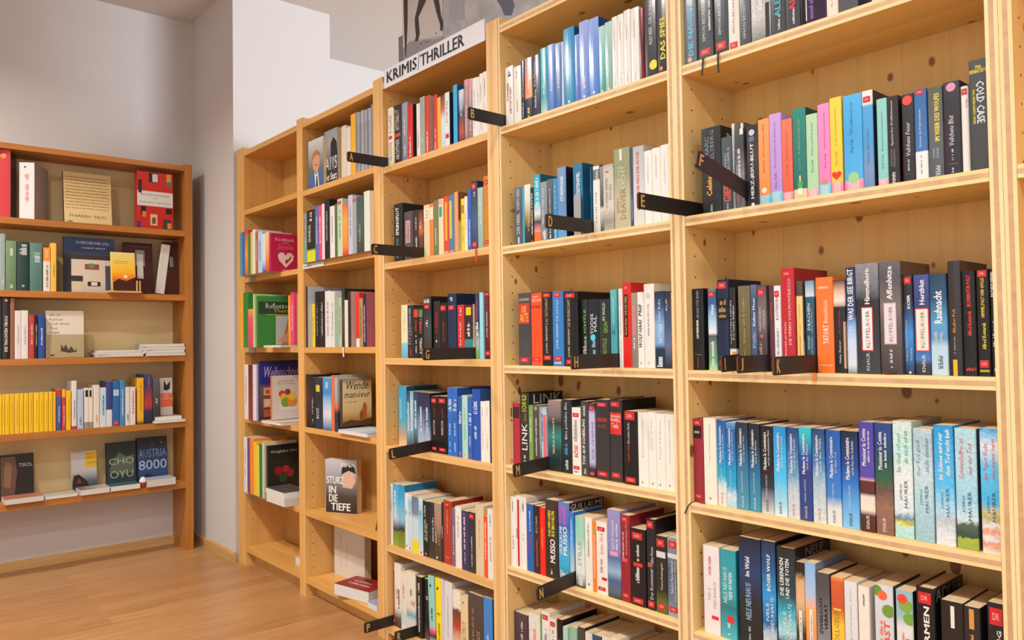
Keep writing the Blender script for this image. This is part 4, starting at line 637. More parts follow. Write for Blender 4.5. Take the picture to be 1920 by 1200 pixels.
 (-0.9839,-0.9535,0.018,0.1892,'g:#544c30@0,#5f5738@.5,#6a6448@1',[('T','Grünes Gift & Trüffel','#a8a050',0.32,0.85,0.38,0.58,''),('X','#8a8250',0.1,0.25,0.4,0.55)],{}),
 (-0.9527,-0.9372,0.018,0.1902,'g:#2a3854@0,#4a5f84@.4,#33496e@.8,#586a86@1',[('T','Kaltes Meer','#e3e8ee',0.52,0.85,0.4,0.75,'b'),('T','Falk','#b9c4d4',0.27,0.45,0.4,0.7,'')],{}),
 (-0.9364,-0.9137,0.018,0.187,'g:#33282a@0,#4a4046@.4,#6f6a74@.6,#54474a@1',[('T','MÄDCHEN','#c4ae88',0.47,0.75,0.2,0.45,''),('T','FÄNGER','#c4ae88',0.5,0.72,0.6,0.85,''),('S',0.88,0.96,'DR'),('D','#c0504a',0.41,0.5,0.004),('X','#a08a6a',0.1,0.34,0.2,0.5)],{}),
 (-0.9072,-0.896,0.018,0.1854,'#5c323c',[('X','#b03a4a',0.6,0.8,0.35,0.65)],{}),
 (-0.8957,-0.8797,0.018,0.1845,'#e2e2e6',[('T','KOSTERDEN','#3a3c44',0.6,0.87,0.3,0.7,''),('S',0.87,0.94,'DR'),('X','#9a9aa4',0.2,0.5,0.3,0.7)],{}),
 (-0.8787,-0.8479,0.018,0.22,'#b1242f',[('T','DIE VIPERN VON MONTESECCO','#ecd0c0',0.26,0.9,0.55,0.75,''),('T','BERNHARD JAUMANN','#ecd0c0',0.12,0.48,0.25,0.42,''),('S',0.925,0.97,'DR')],{'cov': '#93232a','hc': 1}),
 (-0.8476,-0.8323,0.024,0.1911,'g:#dfb86c@0,#e5c47c@.83,#4a3c34@.84,#54443a@1',[('T','KALTWASSER','#b07a44',0.45,0.75,0.4,0.65,''),('X','#a87a44',0.15,0.42,0.4,0.6)],{}),
 (-0.832,-0.8281,0.024,0.1636,'#262326',[('X','#ccc',0.1,0.4,0.35,0.65)],{}),
 (-0.8272,-0.8068,0.024,0.1905,'g:#1d3c50@0,#2a5268@.82,#c8d8de@.83,#5a8aa4@1',[('T','DRACHEN','#eaf0f2',0.46,0.75,0.25,0.55,''),('T','BERNHARD','#b9ccd4',0.25,0.4,0.25,0.45,''),('T','JAUMANN','#b9ccd4',0.2,0.38,0.6,0.8,''),('X','#9ab4c0',0.42,0.68,0.65,0.75)],{}),
 (-0.8003,-0.7634,0.018,0.195,'#e56f30',[('T','TATORT','#f6e4d6',0.3,0.5,0.4,0.72,'b'),('T','Bierzeltleiche','#f6e4d6',0.52,0.76,0.42,0.68,''),('X','#f4c8a8',0.88,0.91,0.15,0.8),('X','#f0b48c',0.07,0.09,0.15,0.9)],{}),
 (-0.7631,-0.7379,0.018,0.1869,'g:#231f20@0,#231f20@.71,#b08a78@.72,#e6dcd0@.78,#c9a890@.88,#3a2a28@1',[('T','Gaby Kaiser','#ecebe9',0.1,0.35,0.4,0.6,''),('X','#8a2a34',0.42,0.68,0.4,0.55),('B','#b89478',0.05,0.55,0.8,1)],{'cov': '#2a2624'}),
 (-0.7337,-0.7149,0.012,0.2101,'g:#6a7a7a@0,#cfd8e2@.08,#b9cbe6@.3,#7fa4d6@.45,#2a3f70@.55,#233058@1',[('T','WAS DER SEE BIRGT','#eef2f8',0.5,0.985,0.2,0.8,'b'),('T','IRIS VOSTI','#e6ecf6',0.13,0.44,0.3,0.65,'')],{}),
 (-0.7146,-0.6691,0.012,0.2153,'n:#3a3a40@0,#2e2d33@.3,#24242a@.65,#6a6c72@.8,#7f8186@1',[('T','Himmelhorn','#f2f0f0',0.63,0.95,0.4,0.62,'b'),('B','#b83a34',0.205,0.605,0.24,0.74),('B','#ece8e6',0.215,0.595,0.28,0.7),('T','KLÜPFEL/KOBR','#3a3a3c',0.235,0.57,0.38,0.6,''),('T','KNAUR','#c9c9cc',0.03,0.19,0.42,0.56,'')],{}),
 (-0.6683,-0.6278,0.012,0.2149,'n:#3f3634@0,#5a4f4c@.4,#6f6460@.6,#4a4850@.85,#5c5a62@1',[('T','Affenhitze','#f0eef0',0.66,0.96,0.36,0.62,'b'),('B','#b0a0a8',0.265,0.635,0.2,0.78),('B','#d6ccd2',0.275,0.625,0.24,0.74),('T','KLÜPFEL·KOBR','#4a464c',0.29,0.6,0.38,0.6,''),('X','#c9c0c0',0.05,0.22,0.42,0.56)],{'cov': '#5a463a'}),
 (-0.6275,-0.6093,0.02,0.1874,'g:#232a3a@0,#2a5f9a@.15,#3a86c8@.4,#2a4a7a@.6,#26262c@.75,#29282c@1',[('T','KOBR','#f2f0ea',0.66,0.8,0.42,0.72,'b'),('S',0.91,0.98,'DR'),('T','Volker Klüpfel Michael','#cfe0f0',0.13,0.54,0.22,0.4,''),('T','Draußen','#c9c06a',0.14,0.27,0.6,0.78,''),('X','#f2f0ea',0.01,0.04,0.3,0.7)],{}),
 (-0.606,-0.578,0.014,0.1859,'g:#2a2c34@0,#303440@.1,#3f6fb0@.16,#3a5690@.3,#2a3468@.6,#3c4a88@1',[('T','Herzblut','#f0eef2',0.7,0.95,0.38,0.7,'b'),('B','#c43a30',0.235,0.665,0.08,0.94),('B','#ecdcd0',0.245,0.655,0.14,0.88),('T','KLÜPFEL/KOBR','#3a3436',0.27,0.63,0.36,0.66,''),('T','KNAUR','#f2f0ea',0.03,0.2,0.45,0.66,'')],{}),
 (-0.5777,-0.5481,0.014,0.1854,'g:#b4ccd8@0,#a9c8d8@.28,#5a88b0@.36,#4f94be@.5,#1f4a6c@.75,#1d3a56@1',[('T','Rauhnacht','#eef2f6',0.51,0.83,0.25,0.72,'b'),('T','VOLKER','#d4e0e8',0.27,0.43,0.22,0.42,''),('T','KLÜPFEL','#d4e0e8',0.27,0.43,0.52,0.72,''),('T','PIPER','#2f3a44',0.06,0.19,0.42,0.68,'d')],{}),
 (-0.5454,-0.5238,0.01,0.2064,'g:#2a2422@0,#332c2a@1',[('T','Alt,aber Polt','#d89a3a',0.37,0.58,0.32,0.6,''),('X','#9a8d80',0.19,0.34,0.38,0.5),('B','#e0a42c',0,0.14,0.3,0.62)],{'hc': 1,'cov': '#4a3630'}),
 (-0.5235,-0.5012,0.014,0.1862,'#201c1d',[('T','BLUMEN FÜR POLT','#d8412e',0.66,0.96,0.3,0.65,'b'),('T','Alfred Komarek','#d8412e',0.38,0.62,0.38,0.68,'b'),('X','#c83a2c',0.05,0.08,0.2,0.9)],{}),
 (-0.5,-0.4793,0.014,0.1876,'#1f1d1c',[('T','HIMMEL,POLT UND HÖLLE','#d9bc2a',0.55,0.92,0.3,0.65,'b'),('T','Alfred Komarek','#d9bc2a',0.25,0.5,0.38,0.68,'b'),('S',0.93,0.99,'DR'),('S',0.08,0.15,'KRI'),('X','#c9b02a',0.04,0.07,0.15,0.85)],{}),
 (-0.4782,-0.4691,0.014,0.1872,'#212024',[('T','POLT MUSS WEINEN','#f2f0ea',0.74,0.97,0.15,0.85,'b'),('T','Alfred Komarek','#f2f0ea',0.27,0.52,0.3,0.9,'b'),('X','#f2f0ea',0.05,0.08,0.35,0.65)],{}),
]),
('5',4,[
 (-1.1079,-1.08,0.01,0.1931,'#8a2a36',[('B','#231a1a',0.77,0.92,0.05,0.85),('X','#b0a090',0.83,0.87,0.2,0.7),('S',0.925,0.985,'DR'),('S',0.05,0.1,'KRI')],{'hc': 1,'cov': '#7d2430'}),
 (-1.0797,-1.0462,0.012,0.1974,'#f0eadc',[('T','Petros Markaris Quittung','#8d8a84',0.5,0.92,0.45,0.6,''),('D','#9a978f',0.07,0.5,0.003)],{}),
 (-1.0459,-1.0226,0.016,0.1942,'n:#e3d9cc@0,#cfe0dc@.22,#1fa0c4@.35,#1c7ec0@.6,#1f4f9c@1',[('T','Madame le Commissaire','#f0f2f4',0.5,0.93,0.25,0.5,'b'),('T','und der tote Onkel','#d9e4ec',0.55,0.8300000000000001,0.58,0.74,''),('T','PIERRE MARTIN','#b9c8d4',0.2,0.44,0.4,0.52,''),('T','KNAUR','#c4705a',0.03,0.16,0.4,0.6,'')],{}),
 (-1.0223,-0.9971,0.016,0.1908,'n:#9fc4d2@0,#c9dcea@.14,#1fa0ca@.24,#1a74b4@.6,#20569a@.9,#5a9ac0@1',[('T','Madame le Commissaire','#f0f2f4',0.5,0.93,0.25,0.5,'b'),('T','und die tote Nonne','#d9e4ec',0.55,0.8900000000000001,0.58,0.74,''),('T','PIERRE MARTIN','#b9c8d4',0.2,0.44,0.4,0.52,''),('T','KNAUR','#dfeaf0',0.03,0.16,0.4,0.6,'')],{}),
 (-0.9956,-0.9658,0.016,0.1928,'g:#4a8fa8@0,#3a7ca0@.3,#2a6a94@.5,#213f56@.8,#1f3242@1',[('T','Madame le Commissaire','#f0f2f4',0.5,0.93,0.25,0.5,'b'),('T','und der späte Gast','#d9e4ec',0.55,0.8500000000000001,0.58,0.74,''),('T','PIERRE MARTIN','#b9c8d4',0.2,0.44,0.4,0.52,''),('T','KNAUR','#cfe0e6',0.03,0.16,0.4,0.6,'')],{}),
 (-0.9646,-0.9367,0.016,0.1923,'g:#3a8aa4@0,#2a7a9c@.3,#1f5f86@.5,#182f3e@.75,#152632@1',[('T','Madame le Commissaire','#f0f2f4',0.5,0.93,0.25,0.5,'b'),('T','und die Rache','#d9e4ec',0.55,0.81,0.58,0.74,''),('T','PIERRE MARTIN','#b9c8d4',0.2,0.44,0.4,0.52,''),('T','KNAUR','#e6eef0',0.03,0.16,0.4,0.6,'')],{}),
 (-0.9353,-0.9051,0.016,0.1895,'g:#c4c8cc@0,#8a9098@.15,#2a3444@.3,#2a2028@.45,#14161e@1',[('T','Madame le Commissaire','#f0f2f4',0.5,0.93,0.25,0.5,'b'),('T','und der verschwundene Mann','#d9e4ec',0.55,0.9500000000000001,0.58,0.74,''),('T','PIERRE MARTIN','#b9c8d4',0.2,0.44,0.4,0.52,''),('T','KNAUR','#4a4a54',0.03,0.16,0.4,0.6,'')],{}),
 (-0.9043,-0.8741,0.016,0.1906,'g:#e0ecf0@0,#9fd0e4@.12,#4ab4e0@.4,#2a9ad8@.8,#1a88d0@1',[('T','Madame le Commissaire','#f0f2f4',0.5,0.93,0.25,0.5,'b'),('T','und das Geheimnis','#d9e4ec',0.55,0.8900000000000001,0.58,0.74,''),('T','PIERRE MARTIN','#b9c8d4',0.2,0.44,0.4,0.52,''),('T','KNAUR','#2f4a60',0.03,0.16,0.4,0.6,'')],{}),
 (-0.8725,-0.846,0.016,0.1903,'n:#c9d0d6@0,#b0c0cc@.3,#5f8fb8@.5,#2a5a96@.8,#22406e@1',[('T','Madame le Commissaire','#f0f2f4',0.5,0.93,0.25,0.5,'b'),('T','und die Panik','#d9e4ec',0.55,0.8800000000000001,0.58,0.74,''),('T','PIERRE MARTIN','#b9c8d4',0.2,0.44,0.4,0.52,''),('T','KNAUR','#d06a50',0.03,0.16,0.4,0.6,'')],{}),
 (-0.8452,-0.8171,0.016,0.1924,'g:#2a3f86@0,#25407f@.2,#2a3878@.5,#1f4a98@.7,#27a8bc@.92,#2fb8c4@1',[('T','Madame le Commissaire','#f0f2f4',0.5,0.93,0.25,0.5,'b'),('T','und die Mauer','#d9e4ec',0.55,0.8300000000000001,0.58,0.74,''),('T','PIERRE MARTIN','#b9c8d4',0.2,0.44,0.4,0.52,''),('T','KNAUR','#d9c080',0.03,0.16,0.4,0.6,'')],{}),
 (-0.8161,-0.7885,0.016,0.1922,'n:#cfd4d6@0,#b4c4cc@.25,#8fb0c4@.45,#3f74a4@.65,#1f4070@1',[('T','Madame le Commissaire','#f0f2f4',0.5,0.93,0.25,0.5,'b'),('T','und die Villa','#d9e4ec',0.55,0.9,0.58,0.74,''),('T','PIERRE MARTIN','#b9c8d4',0.2,0.44,0.4,0.52,''),('T','KNAUR','#d0806a',0.03,0.16,0.4,0.6,'')],{}),
 (-0.7863,-0.7556,0.016,0.1916,'g:#d9dcdc@0,#d4dadc@.18,#3a7cc4@.3,#2264b8@.6,#1f52a4@1',[('T','Madame le Commissaire','#f0f2f4',0.5,0.93,0.25,0.5,'b'),('T','der blaue Tod','#d9e4ec',0.55,0.77,0.58,0.74,''),('T','PIERRE MARTIN','#b9c8d4',0.2,0.44,0.4,0.52,''),('T','KNAUR','#6a7278',0.03,0.16,0.4,0.6,'')],{}),
 (-0.7542,-0.7196,0.016,0.1926,'g:#7fb8e4@0,#5fa4dc@.2,#2a6fc0@.45,#1d3f84@.65,#121f34@1',[('T','Madame le Commissaire','#f0f2f4',0.5,0.93,0.25,0.5,'b'),('T','und die Frau ohne Gedächtnis','#d9e4ec',0.55,0.9,0.58,0.74,''),('T','PIERRE MARTIN','#b9c8d4',0.2,0.44,0.4,0.52,''),('T','KNAUR','#3a4a5c',0.03,0.16,0.4,0.6,'')],{}),
 (-0.7169,-0.6878,0.014,0.2129,'g:#4a2420@0,#5a2a24@.15,#e6dccc@.2,#d8d0c8@.32,#5a2a26@.35,#5a2c28@.46,#c09aa0@.47,#4f449c@.5,#473f9e@1',[('T','Monsieur le Comte','#eef0f4',0.6,0.94,0.2,0.48,'b'),('X','#d9d8e8',0.62,0.92,0.58,0.72),('T','KNAUR','#f2f0ea',0.03,0.15,0.4,0.62,'')],{}),
 (-0.6865,-0.6533,0.014,0.2134,'n:#7d5a4a@0,#8a6656@.25,#5f4a40@.4,#2a5a40@.5,#1d4a4a@.65,#1f3f7c@.85,#223f80@1',[('T','Monsieur le Comte','#eef0f4',0.58,0.92,0.2,0.45,'b'),('X','#d9e0e8',0.6,0.92,0.55,0.7),('T','KNAUR','#f2f0ea',0.03,0.15,0.38,0.56,'')],{}),
 (-0.6517,-0.6167,0.014,0.2191,'n:#9fd0cc@0,#b9dcd8@.1,#c9c848@.12,#5f7a90@.17,#cfe4ec@.22,#e9eeee@.5,#b9dce0@.75,#cfe4dc@1',[('T','Im Grab schaust','#4f9a5a',0.56,0.9,0.2,0.42,'i'),('T','du nach oben','#4f9a5a',0.64,0.92,0.55,0.8,'i'),('T','JÖRG','#4a5a60',0.32,0.46,0.3,0.48,''),('T','MAURER','#4a5a60',0.26,0.5,0.56,0.74,'')],{'cov': '#a8bfb8'}),
 (-0.615,-0.5809,0.014,0.2083,'n:#8fb4be@0,#9fc4ce@.3,#b9d0da@.6,#9fb8c4@.9,#b0c8d2@1',[('T','Der Tod greift','#4f7aa4',0.58,0.9,0.2,0.42,'i'),('T','nicht daneben','#4f7aa4',0.62,0.92,0.6,0.82,'i'),('T','JÖRG','#4a6a84',0.32,0.46,0.3,0.48,''),('T','MAURER','#4a6a84',0.26,0.5,0.58,0.76,'')],{}),
 (-0.5785,-0.5452,0.014,0.2169,'n:#e0e4e8@0,#cfd8e0@.12,#b0b8c0@.2,#9fd0e8@.3,#4fb0e0@.5,#2a9ad4@.9,#1f8ac8@1',[('T','Im Schnee wird nur','#f0f6fa',0.54,0.94,0.22,0.46,'bi'),('T','dem Tod nicht kalt','#f0f6fa',0.58,0.97,0.6,0.84,'bi'),('T','JÖRG','#5a6a7c',0.3,0.44,0.3,0.48,''),('T','MAURER','#5a6a7c',0.24,0.48,0.58,0.76,'')],{}),
 (-0.543,-0.5076,0.014,0.2138,'n:#8fa03c@0,#9aa83f@.09,#2f4438@.1,#4a5f54@.2,#c9dce4@.24,#8fc4dc@.4,#a8ccd8@.7,#9fc8d4@1',[('T','Schwindelfrei ist','#c8505c',0.58,0.92,0.18,0.42,'i'),('T','nur der Tod','#c8505c',0.62,0.88,0.58,0.8,'i'),('T','JÖRG','#3f5462',0.3,0.44,0.28,0.46,''),('T','MAURER','#3f5462',0.24,0.48,0.56,0.74,'')],{'cov': '#3a4a4c'}),
 (-0.5011,-0.4706,0.01,0.2167,'n:#d9dcd8@0,#d08a68@.08,#dfe6e6@.12,#cf8a6a@.18,#e3e8e8@.22,#a8a070@.28,#b9b084@.34,#3fa8dc@.4,#58b4e0@.7,#d6e8f0@.85,#2f9ad4@1',[('T','Am Tatort bleibt','#d0404c',0.58,0.88,0.18,0.42,'i'),('T','man ungern liegen','#d0404c',0.6,0.92,0.58,0.82,'i'),('T','JÖRG','#44545c',0.32,0.46,0.3,0.48,''),('T','MAURER','#44545c',0.26,0.5,0.58,0.76,'')],{}),
]),
('5',5,[
 (-1.0909,-1.0471,0.016,0.1993,'#e3dfe0',[('T','NELE','#9a9a9e',0.38,0.52,0.28,0.45,''),('T','NEUHAUS','#9a9a9e',0.3,0.6,0.62,0.8,''),('T','UNTER HAIEN','#d0606a',0.66,0.88,0.35,0.52,'b'),('B','#d32f2f',0.17,0.21,0.5,1)],{'cov': '#c8c4c6'}),
 (-1.045,-1.0039,0.016,0.1992,'g:#4aa8b4@0,#2a8a98@.25,#2a7078@.35,#2a98a4@.5,#2a8f9c@1',[('T','NELE NEUHAUS','#d9ecee',0.4,0.8,0.2,0.45,''),('T','TIEFE WUNDEN','#e6f2f2',0.44,0.75,0.55,0.78,'b'),('B','#d32f2f',0.19,0.26,0.42,0.85),('X','#d9ecee',0.03,0.18,0.4,0.6)],{'cov': '#1f7888'}),
 (-0.9956,-0.9409,0.016,0.2363,'n:#1f2226@0,#262a30@.4,#1f3a6a@.7,#1c2434@1',[('T','Im Wald','#eceeee',0.64,0.82,0.3,0.5,'b'),('T','NELE NEUHAUS','#7fa4c4',0.24,0.58,0.3,0.55,'b'),('X','#9aa',0.03,0.18,0.4,0.5)],{'cov': '#1a1d24','hc': 0}),
 (-0.9392,-0.906,0.016,0.238,'n:#cfd4d8@0,#9fb4c4@.18,#1f5f9a@.25,#2a8fcc@.5,#1f4f84@.75,#1c3048@1',[('T','BÖSER WOLF','#eaf0f4',0.55,0.88,0.35,0.65,'b'),('T','NELE','#dfe8ee',0.28,0.44,0.3,0.5,''),('T','NEUHAUS','#dfe8ee',0.2,0.5,0.62,0.86,'')],{'cov': '#171d26'}),
 (-0.9037,-0.8605,0.016,0.2315,'n:#2c3430@0,#3f4f4c@.12,#9fd0d8@.22,#2a9ab4@.42,#24404c@.58,#232628@1',[('T','DIE LEBENDEN','#eaf0f0',0.56,0.9,0.2,0.4,'b'),('T','UND DIE TOTEN','#eaf0f0',0.54,0.9,0.5,0.7,'b'),('T','NELE','#dfeef0',0.24,0.42,0.34,0.5,''),('T','NEUHAUS','#dfeef0',0.16,0.5,0.6,0.8,'')],{'cov': '#1a1a1c','hc': 1,'cover': [('C','NELE','#8a8a8c',0.3,0.8,0.9,0.98,'')]}),
 (-0.8602,-0.8394,0.016,0.2074,'n:#26221f@0,#3a322a@.3,#d0a880@.6,#c9a078@.8,#26221f@.9,#221e1c@1',[('B','#e9e6e0',0.03,0.52,0.35,0.68),('X','#777',0.1,0.45,0.42,0.58)],{}),
 (-0.8391,-0.8156,0.016,0.2105,'g:#8a7a64@0,#d98a4a@.25,#e8a060@.55,#9fb8d8@.7,#7fa8d8@1',[('B','#e9e6e0',0.03,0.55,0.4,0.7),('X','#777',0.1,0.5,0.48,0.62)],{'cov': '#6a7f98'}),
 (-0.8145,-0.7858,0.016,0.1958,'g:#8a8c92@0,#6f7076@.5,#4a494e@.8,#454348@1',[('T','ZWIELICHT.','#232226',0.36,0.76,0.25,0.48,'b'),('T','VERRAT.','#232226',0.42,0.7,0.6,0.84,'b'),('T','ISABELLA','#3a393e',0.02,0.22,0.4,0.55,'')],{'cov': '#2a282c'}),
 (-0.7833,-0.7567,0.016,0.1933,'g:#e6b03a@0,#e8b840@.5,#b8502c@.68,#c45a30@.95,#d98a3a@1',[('T','VOLLGELB','#8a7a1f',0.28,0.65,0.25,0.62,''),('B','#d9c04a',0.66,0.68,0,1)],{}),
 (-0.7558,-0.7295,0.016,0.1913,'#dad8da',[('T','Ingrid Noll Eine Tour','#8d8a90',0.35,0.92,0.45,0.62,'i')],{'cov': '#c4c2c4'}),
 (-0.7277,-0.7054,0.016,0.1873,'#e9e2d4',[('X','#4a4a4c',0.8,0.92,0.45,0.6)],{'cov': '#cfc8bc'}),
 (-0.6953,-0.66,0.016,0.1989,'g:#c9ccd8@0,#c6cad4@.7,#c9d0d8@1',[('T','HERBST','#d8573a',0.2,0.66,0.5,0.82,'b'),('X','#d87a6a',0.3,0.66,0.25,0.45),('D','#6f8f3a',0.76,0.75,0.012),('D','#5f8a34',0.94,0.15,0.01),('D','#e8643a',0.9,0.45,0.009)],{'cov': '#3a4a2c'}),
 (-0.655,-0.6242,0.016,0.1969,'g:#d6d4d4@0,#d9d8d8@.65,#8fb0b8@.75,#8ab0ba@1',[('T','FUCHSWEIN','#d24a3a',0.15,0.55,0.55,0.85,'b'),('X','#d2705f',0.3,0.6,0.3,0.48),('D','#6f9a3a',0.74,0.8,0.011),('D','#7aa040',0.86,0.6,0.012),('D','#d8433a',0.92,0.4,0.009)],{'cov': '#23282a'}),
 (-0.6183,-0.5856,0.016,0.2111,'#201e20',[('T','ERBARMEN','#ecebe8',0.25,0.84,0.42,0.72,'b'),('S',0.86,0.96,'DR')],{'cov': '#1c1b1e','hc': 1,'cover': [('C','ADLER','#6a7a6c',0.05,0.95,0.88,0.98,'')]}),
 (-0.5753,-0.5376,0.016,0.1969,'#2b2421',[('B','#e3e0da',0.76,0.96,0.45,0.62),('T','TITEL','#e6e2dc',0.3,0.65,0.4,0.7,'b')],{'cov': '#231e1c'}),
 (-0.5373,-0.5104,0.016,0.1952,'#322a2a',[('B','#c48a44',0.8,0.98,0.35,0.65),('X','#c4944c',0.3,0.75,0.4,0.6)],{'cov': '#262022'}),
 (-0.4994,-0.4699,0.016,0.2113,'#26242a',[('T','SCHÄNDUNG','#e6e2e0',0.2,0.78,0.45,0.75,'b'),('S',0.82,0.96,'DR')],{'cov': '#1e1d22'}),
]),
('2',2,[
 (-3.0646,-3.0329,-0.02,0.209,'#7d9488',[('X','#c33',0.5,0.9,0.35,0.65)],{}),
 (-3.0297,-2.9556,-0.02,0.217,'g:#d8d02a@0,#cfd02c@.2,#232526@.25,#232526@1',[('T','SKANDAL','#ecece8',0.38,0.72,0.2,0.5,''),('X','#f2f0ea',0.78,0.95,0.35,0.65)],{}),
 (-2.9539,-2.9253,-0.02,0.2279,'#4a6fae',[('X','#dde',0.3,0.8,0.35,0.65)],{}),
 (-2.9239,-2.8942,-0.02,0.2236,'#d8466e',[('X','#fdd',0.3,0.8,0.35,0.65)],{}),
 (-2.8939,-2.8722,-0.02,0.2268,'#ecdfe2',[],{}),
 (-2.8706,-2.8316,-0.02,0.2407,'#232428',[('X','#999',0.3,0.8,0.35,0.65)],{'cov': '#2a2a2e'}),
 (-2.8262,-2.7866,-0.02,0.2069,'#e9e7e2',[('X','#999',0.3,0.8,0.35,0.65)],{}),
 (-2.7852,-2.7657,-0.02,0.2113,'#4f6a3f',[],{}),
 (-2.7642,-2.7231,-0.02,0.2267,'#b9cbb4',[('X','#7d8f78',0.3,0.8,0.35,0.65),('S',0.9,0.96,'DR')],{}),
 (-2.7228,-2.6831,-0.02,0.1982,'g:#c8302a@0,#e88a2a@.2,#e8a03a@.7,#d8603a@1',[],{}),
 (-2.6775,-2.642,-0.02,0.2286,'#b9b4cc',[('X','#778',0.3,0.8,0.35,0.65)],{}),
 (-2.6408,-2.6137,-0.02,0.2198,'#8fa09c',[('S',0.9,0.96,'DR')],{}),
 (-2.6125,-2.5643,-0.02,0.2113,'g:#3a3c3c@0,#4a5a58@.5,#3f4f50@1',[('X','#999',0.2,0.5,0.35,0.65)],{}),
 (-2.5592,-2.5158,-0.02,0.2247,'#dfe3d8',[('B','#5f8a5a',0,1,0,0.12)],{'cov': '#e9dfca'}),
]),
('2',3,[
 (-3.1026,-3.0894,0.008,0.262,'#4a1f26',[],{'cov': '#b9c4cc','hc': 1,'dep': 0.19}),
 (-3.0891,-3.0633,0.03,0.1858,'#e6c41f',[('X','#775',0.2,0.8,0.35,0.65)],{}),
 (-3.0502,-3.0126,0.025,0.2364,'#1f1e1f',[('X','#888',0.2,0.8,0.35,0.65)],{}),
 (-3.0123,-2.9626,0.025,0.2351,'#232223',[('X','#aaa',0.2,0.8,0.35,0.65)],{}),
 (-2.9613,-2.9112,0.025,0.2334,'#e6e4de',[('X','#888',0.2,0.8,0.35,0.65)],{}),
 (-2.91,-2.8785,0.025,0.2273,'#dfe0da',[('X','#888',0.2,0.8,0.35,0.65)],{}),
 (-2.8774,-2.8464,0.025,0.2057,'#8fa89a',[],{}),
 (-2.8452,-2.8195,0.025,0.2023,'#b0b89a',[('X','#665',0.2,0.8,0.35,0.65)],{}),
 (-2.818,-2.7951,0.025,0.2352,'n:#2a2626@0,#4a4a44@.5,#232@1',[],{}),
 (-2.7948,-2.7681,0.025,0.1879,'#e3dcd0',[],{}),
 (-2.7666,-2.7454,0.025,0.2205,'#3a2424',[],{'cov': '#c8a8a4'}),
 (-2.7037,-2.6786,0.025,0.2121,'g:#eee8e0@0,#eee8e0@.15,#cf2a22@.16,#d8332a@1',[],{}),
 (-2.6777,-2.6507,0.025,0.1895,'#a8865a',[('X','#533',0.2,0.8,0.35,0.65)],{}),
 (-2.6494,-2.625,0.025,0.2023,'#2c2f52',[('X','#dde',0.1,0.8,0.35,0.65)],{}),
 (-2.6239,-2.6107,0.025,0.2057,'#8a3448',[],{'cov': '#b06a78'}),
]),
('2',4,[
 (-3.0903,-3.0492,0.0,0.224,'n:#241c1c@0,#5a2420@.6,#1c1a1c@1',[],{}),
 (-3.0479,-3.0116,0.0,0.2126,'#26282c',[('X','#aaa',0.1,0.6,0.35,0.65)],{}),
 (-3.0089,-2.9433,0.0,0.2139,'g:#24344c@0,#1c2434@.6,#2a3444@1',[('T','BOZZ','#f2f0ea',0.2,0.4,0.25,0.55,''),('B','#c8b84a',0.72,0.85,0.2,0.7)],{'cov': '#1c2c44'}),
 (-2.9382,-2.8672,0.0,0.214,'n:#2a5f94@0,#dfe6ea@.3,#8fb8d8@.55,#3a84c4@.7,#4a90cc@1',[('X','#cfe4f2',0.8,0.92,0.35,0.65)],{}),
 (-2.8634,-2.8424,0.0,0.2248,'#e0693a',[],{'cov': '#aab0b0'}),
 (-2.8375,-2.8143,0.0,0.2153,'g:#2a3a4c@0,#2c3440@.35,#c86a3a@.45,#9a9c98@.6,#a8aaa4@1',[],{}),
]),
('1',2,[
 (-3.6676,-3.6384,-0.055,0.2098,'#3f8fa4',[],{}),
 (-3.6364,-3.6097,-0.055,0.2096,'#3a5fae',[],{}),
 (-3.6076,-3.5751,-0.055,0.2139,'n:#d85a2a@0,#e0a03a@.5,#c83a2a@1',[],{}),
 (-3.5733,-3.5413,-0.055,0.1924,'#4a7a4a',[],{}),
 (-3.5393,-3.5215,-0.055,0.1972,'#d6b83a',[],{}),
 (-3.5194,-3.4862,-0.055,0.2058,'#e3ddd6',[],{}),
 (-3.4844,-3.4554,-0.055,0.1917,'#a8604c',[('X','#ecd',0.3,0.8,0.35,0.65)],{}),
 (-3.4535,-3.4099,-0.055,0.1888,'#a9cbe0',[('X','#456',0.3,0.8,0.35,0.65)],{}),
 (-3.4082,-3.3727,-0.055,0.1733,'g:#2a4a9a@0,#cfe0ee@.3,#e6e9ee@1',[],{}),
 (-3.3709,-3.3404,-0.055,0.1778,'g:#c8442a@0,#e8a060@.5,#e8c49a@1',[],{}),
]),
('1',3,[
 (-3.68,-3.6475,-0.05,0.262,'#e0a02a',[],{}),
 (-3.6439,-3.5908,-0.05,0.262,'#2f7a3a',[],{'cov': '#3a8a44'}),
 (-3.5879,-3.5291,-0.05,0.1806,'g:#c83a5a@0,#d8506a@.75,#e0a02a@1',[],{}),
 (-3.5269,-3.5133,-0.05,0.2501,'#b9cc8a',[],{}),
 (-3.4123,-3.3873,0.07,0.2406,'#ee8a2a',[('X','#fed',0.3,0.8,0.35,0.65)],{}),
 (-3.3856,-3.3502,0.07,0.2545,'#d84a7a',[('X','#fde',0.3,0.8,0.35,0.65)],{}),
 (-3.3487,-3.3199,0.07,0.2525,'#c02a5a',[],{}),
 (-3.3185,-3.3019,0.07,0.2424,'#8fb84a',[],{}),
]),
('1',4,[
 (-3.6882,-3.6417,-0.03,0.262,'#e6e0da',[('X','#a88',0.3,0.8,0.35,0.65)],{}),
 (-3.6381,-3.5891,-0.03,0.262,'n:#8a3a2a@0,#6a2a2a@1',[],{}),
 (-3.5856,-3.551,-0.03,0.262,'#e3dde6',[],{}),
]),
('1',5,[
 (-3.6989,-3.6578,-0.03,0.262,'#ece8e4',[('X','#999',0.3,0.8,0.35,0.65)],{}),
 (-3.6557,-3.6265,-0.03,0.262,'#6a4a8a',[],{}),
 (-3.6243,-3.5823,-0.03,0.262,'#e8862a',[],{}),
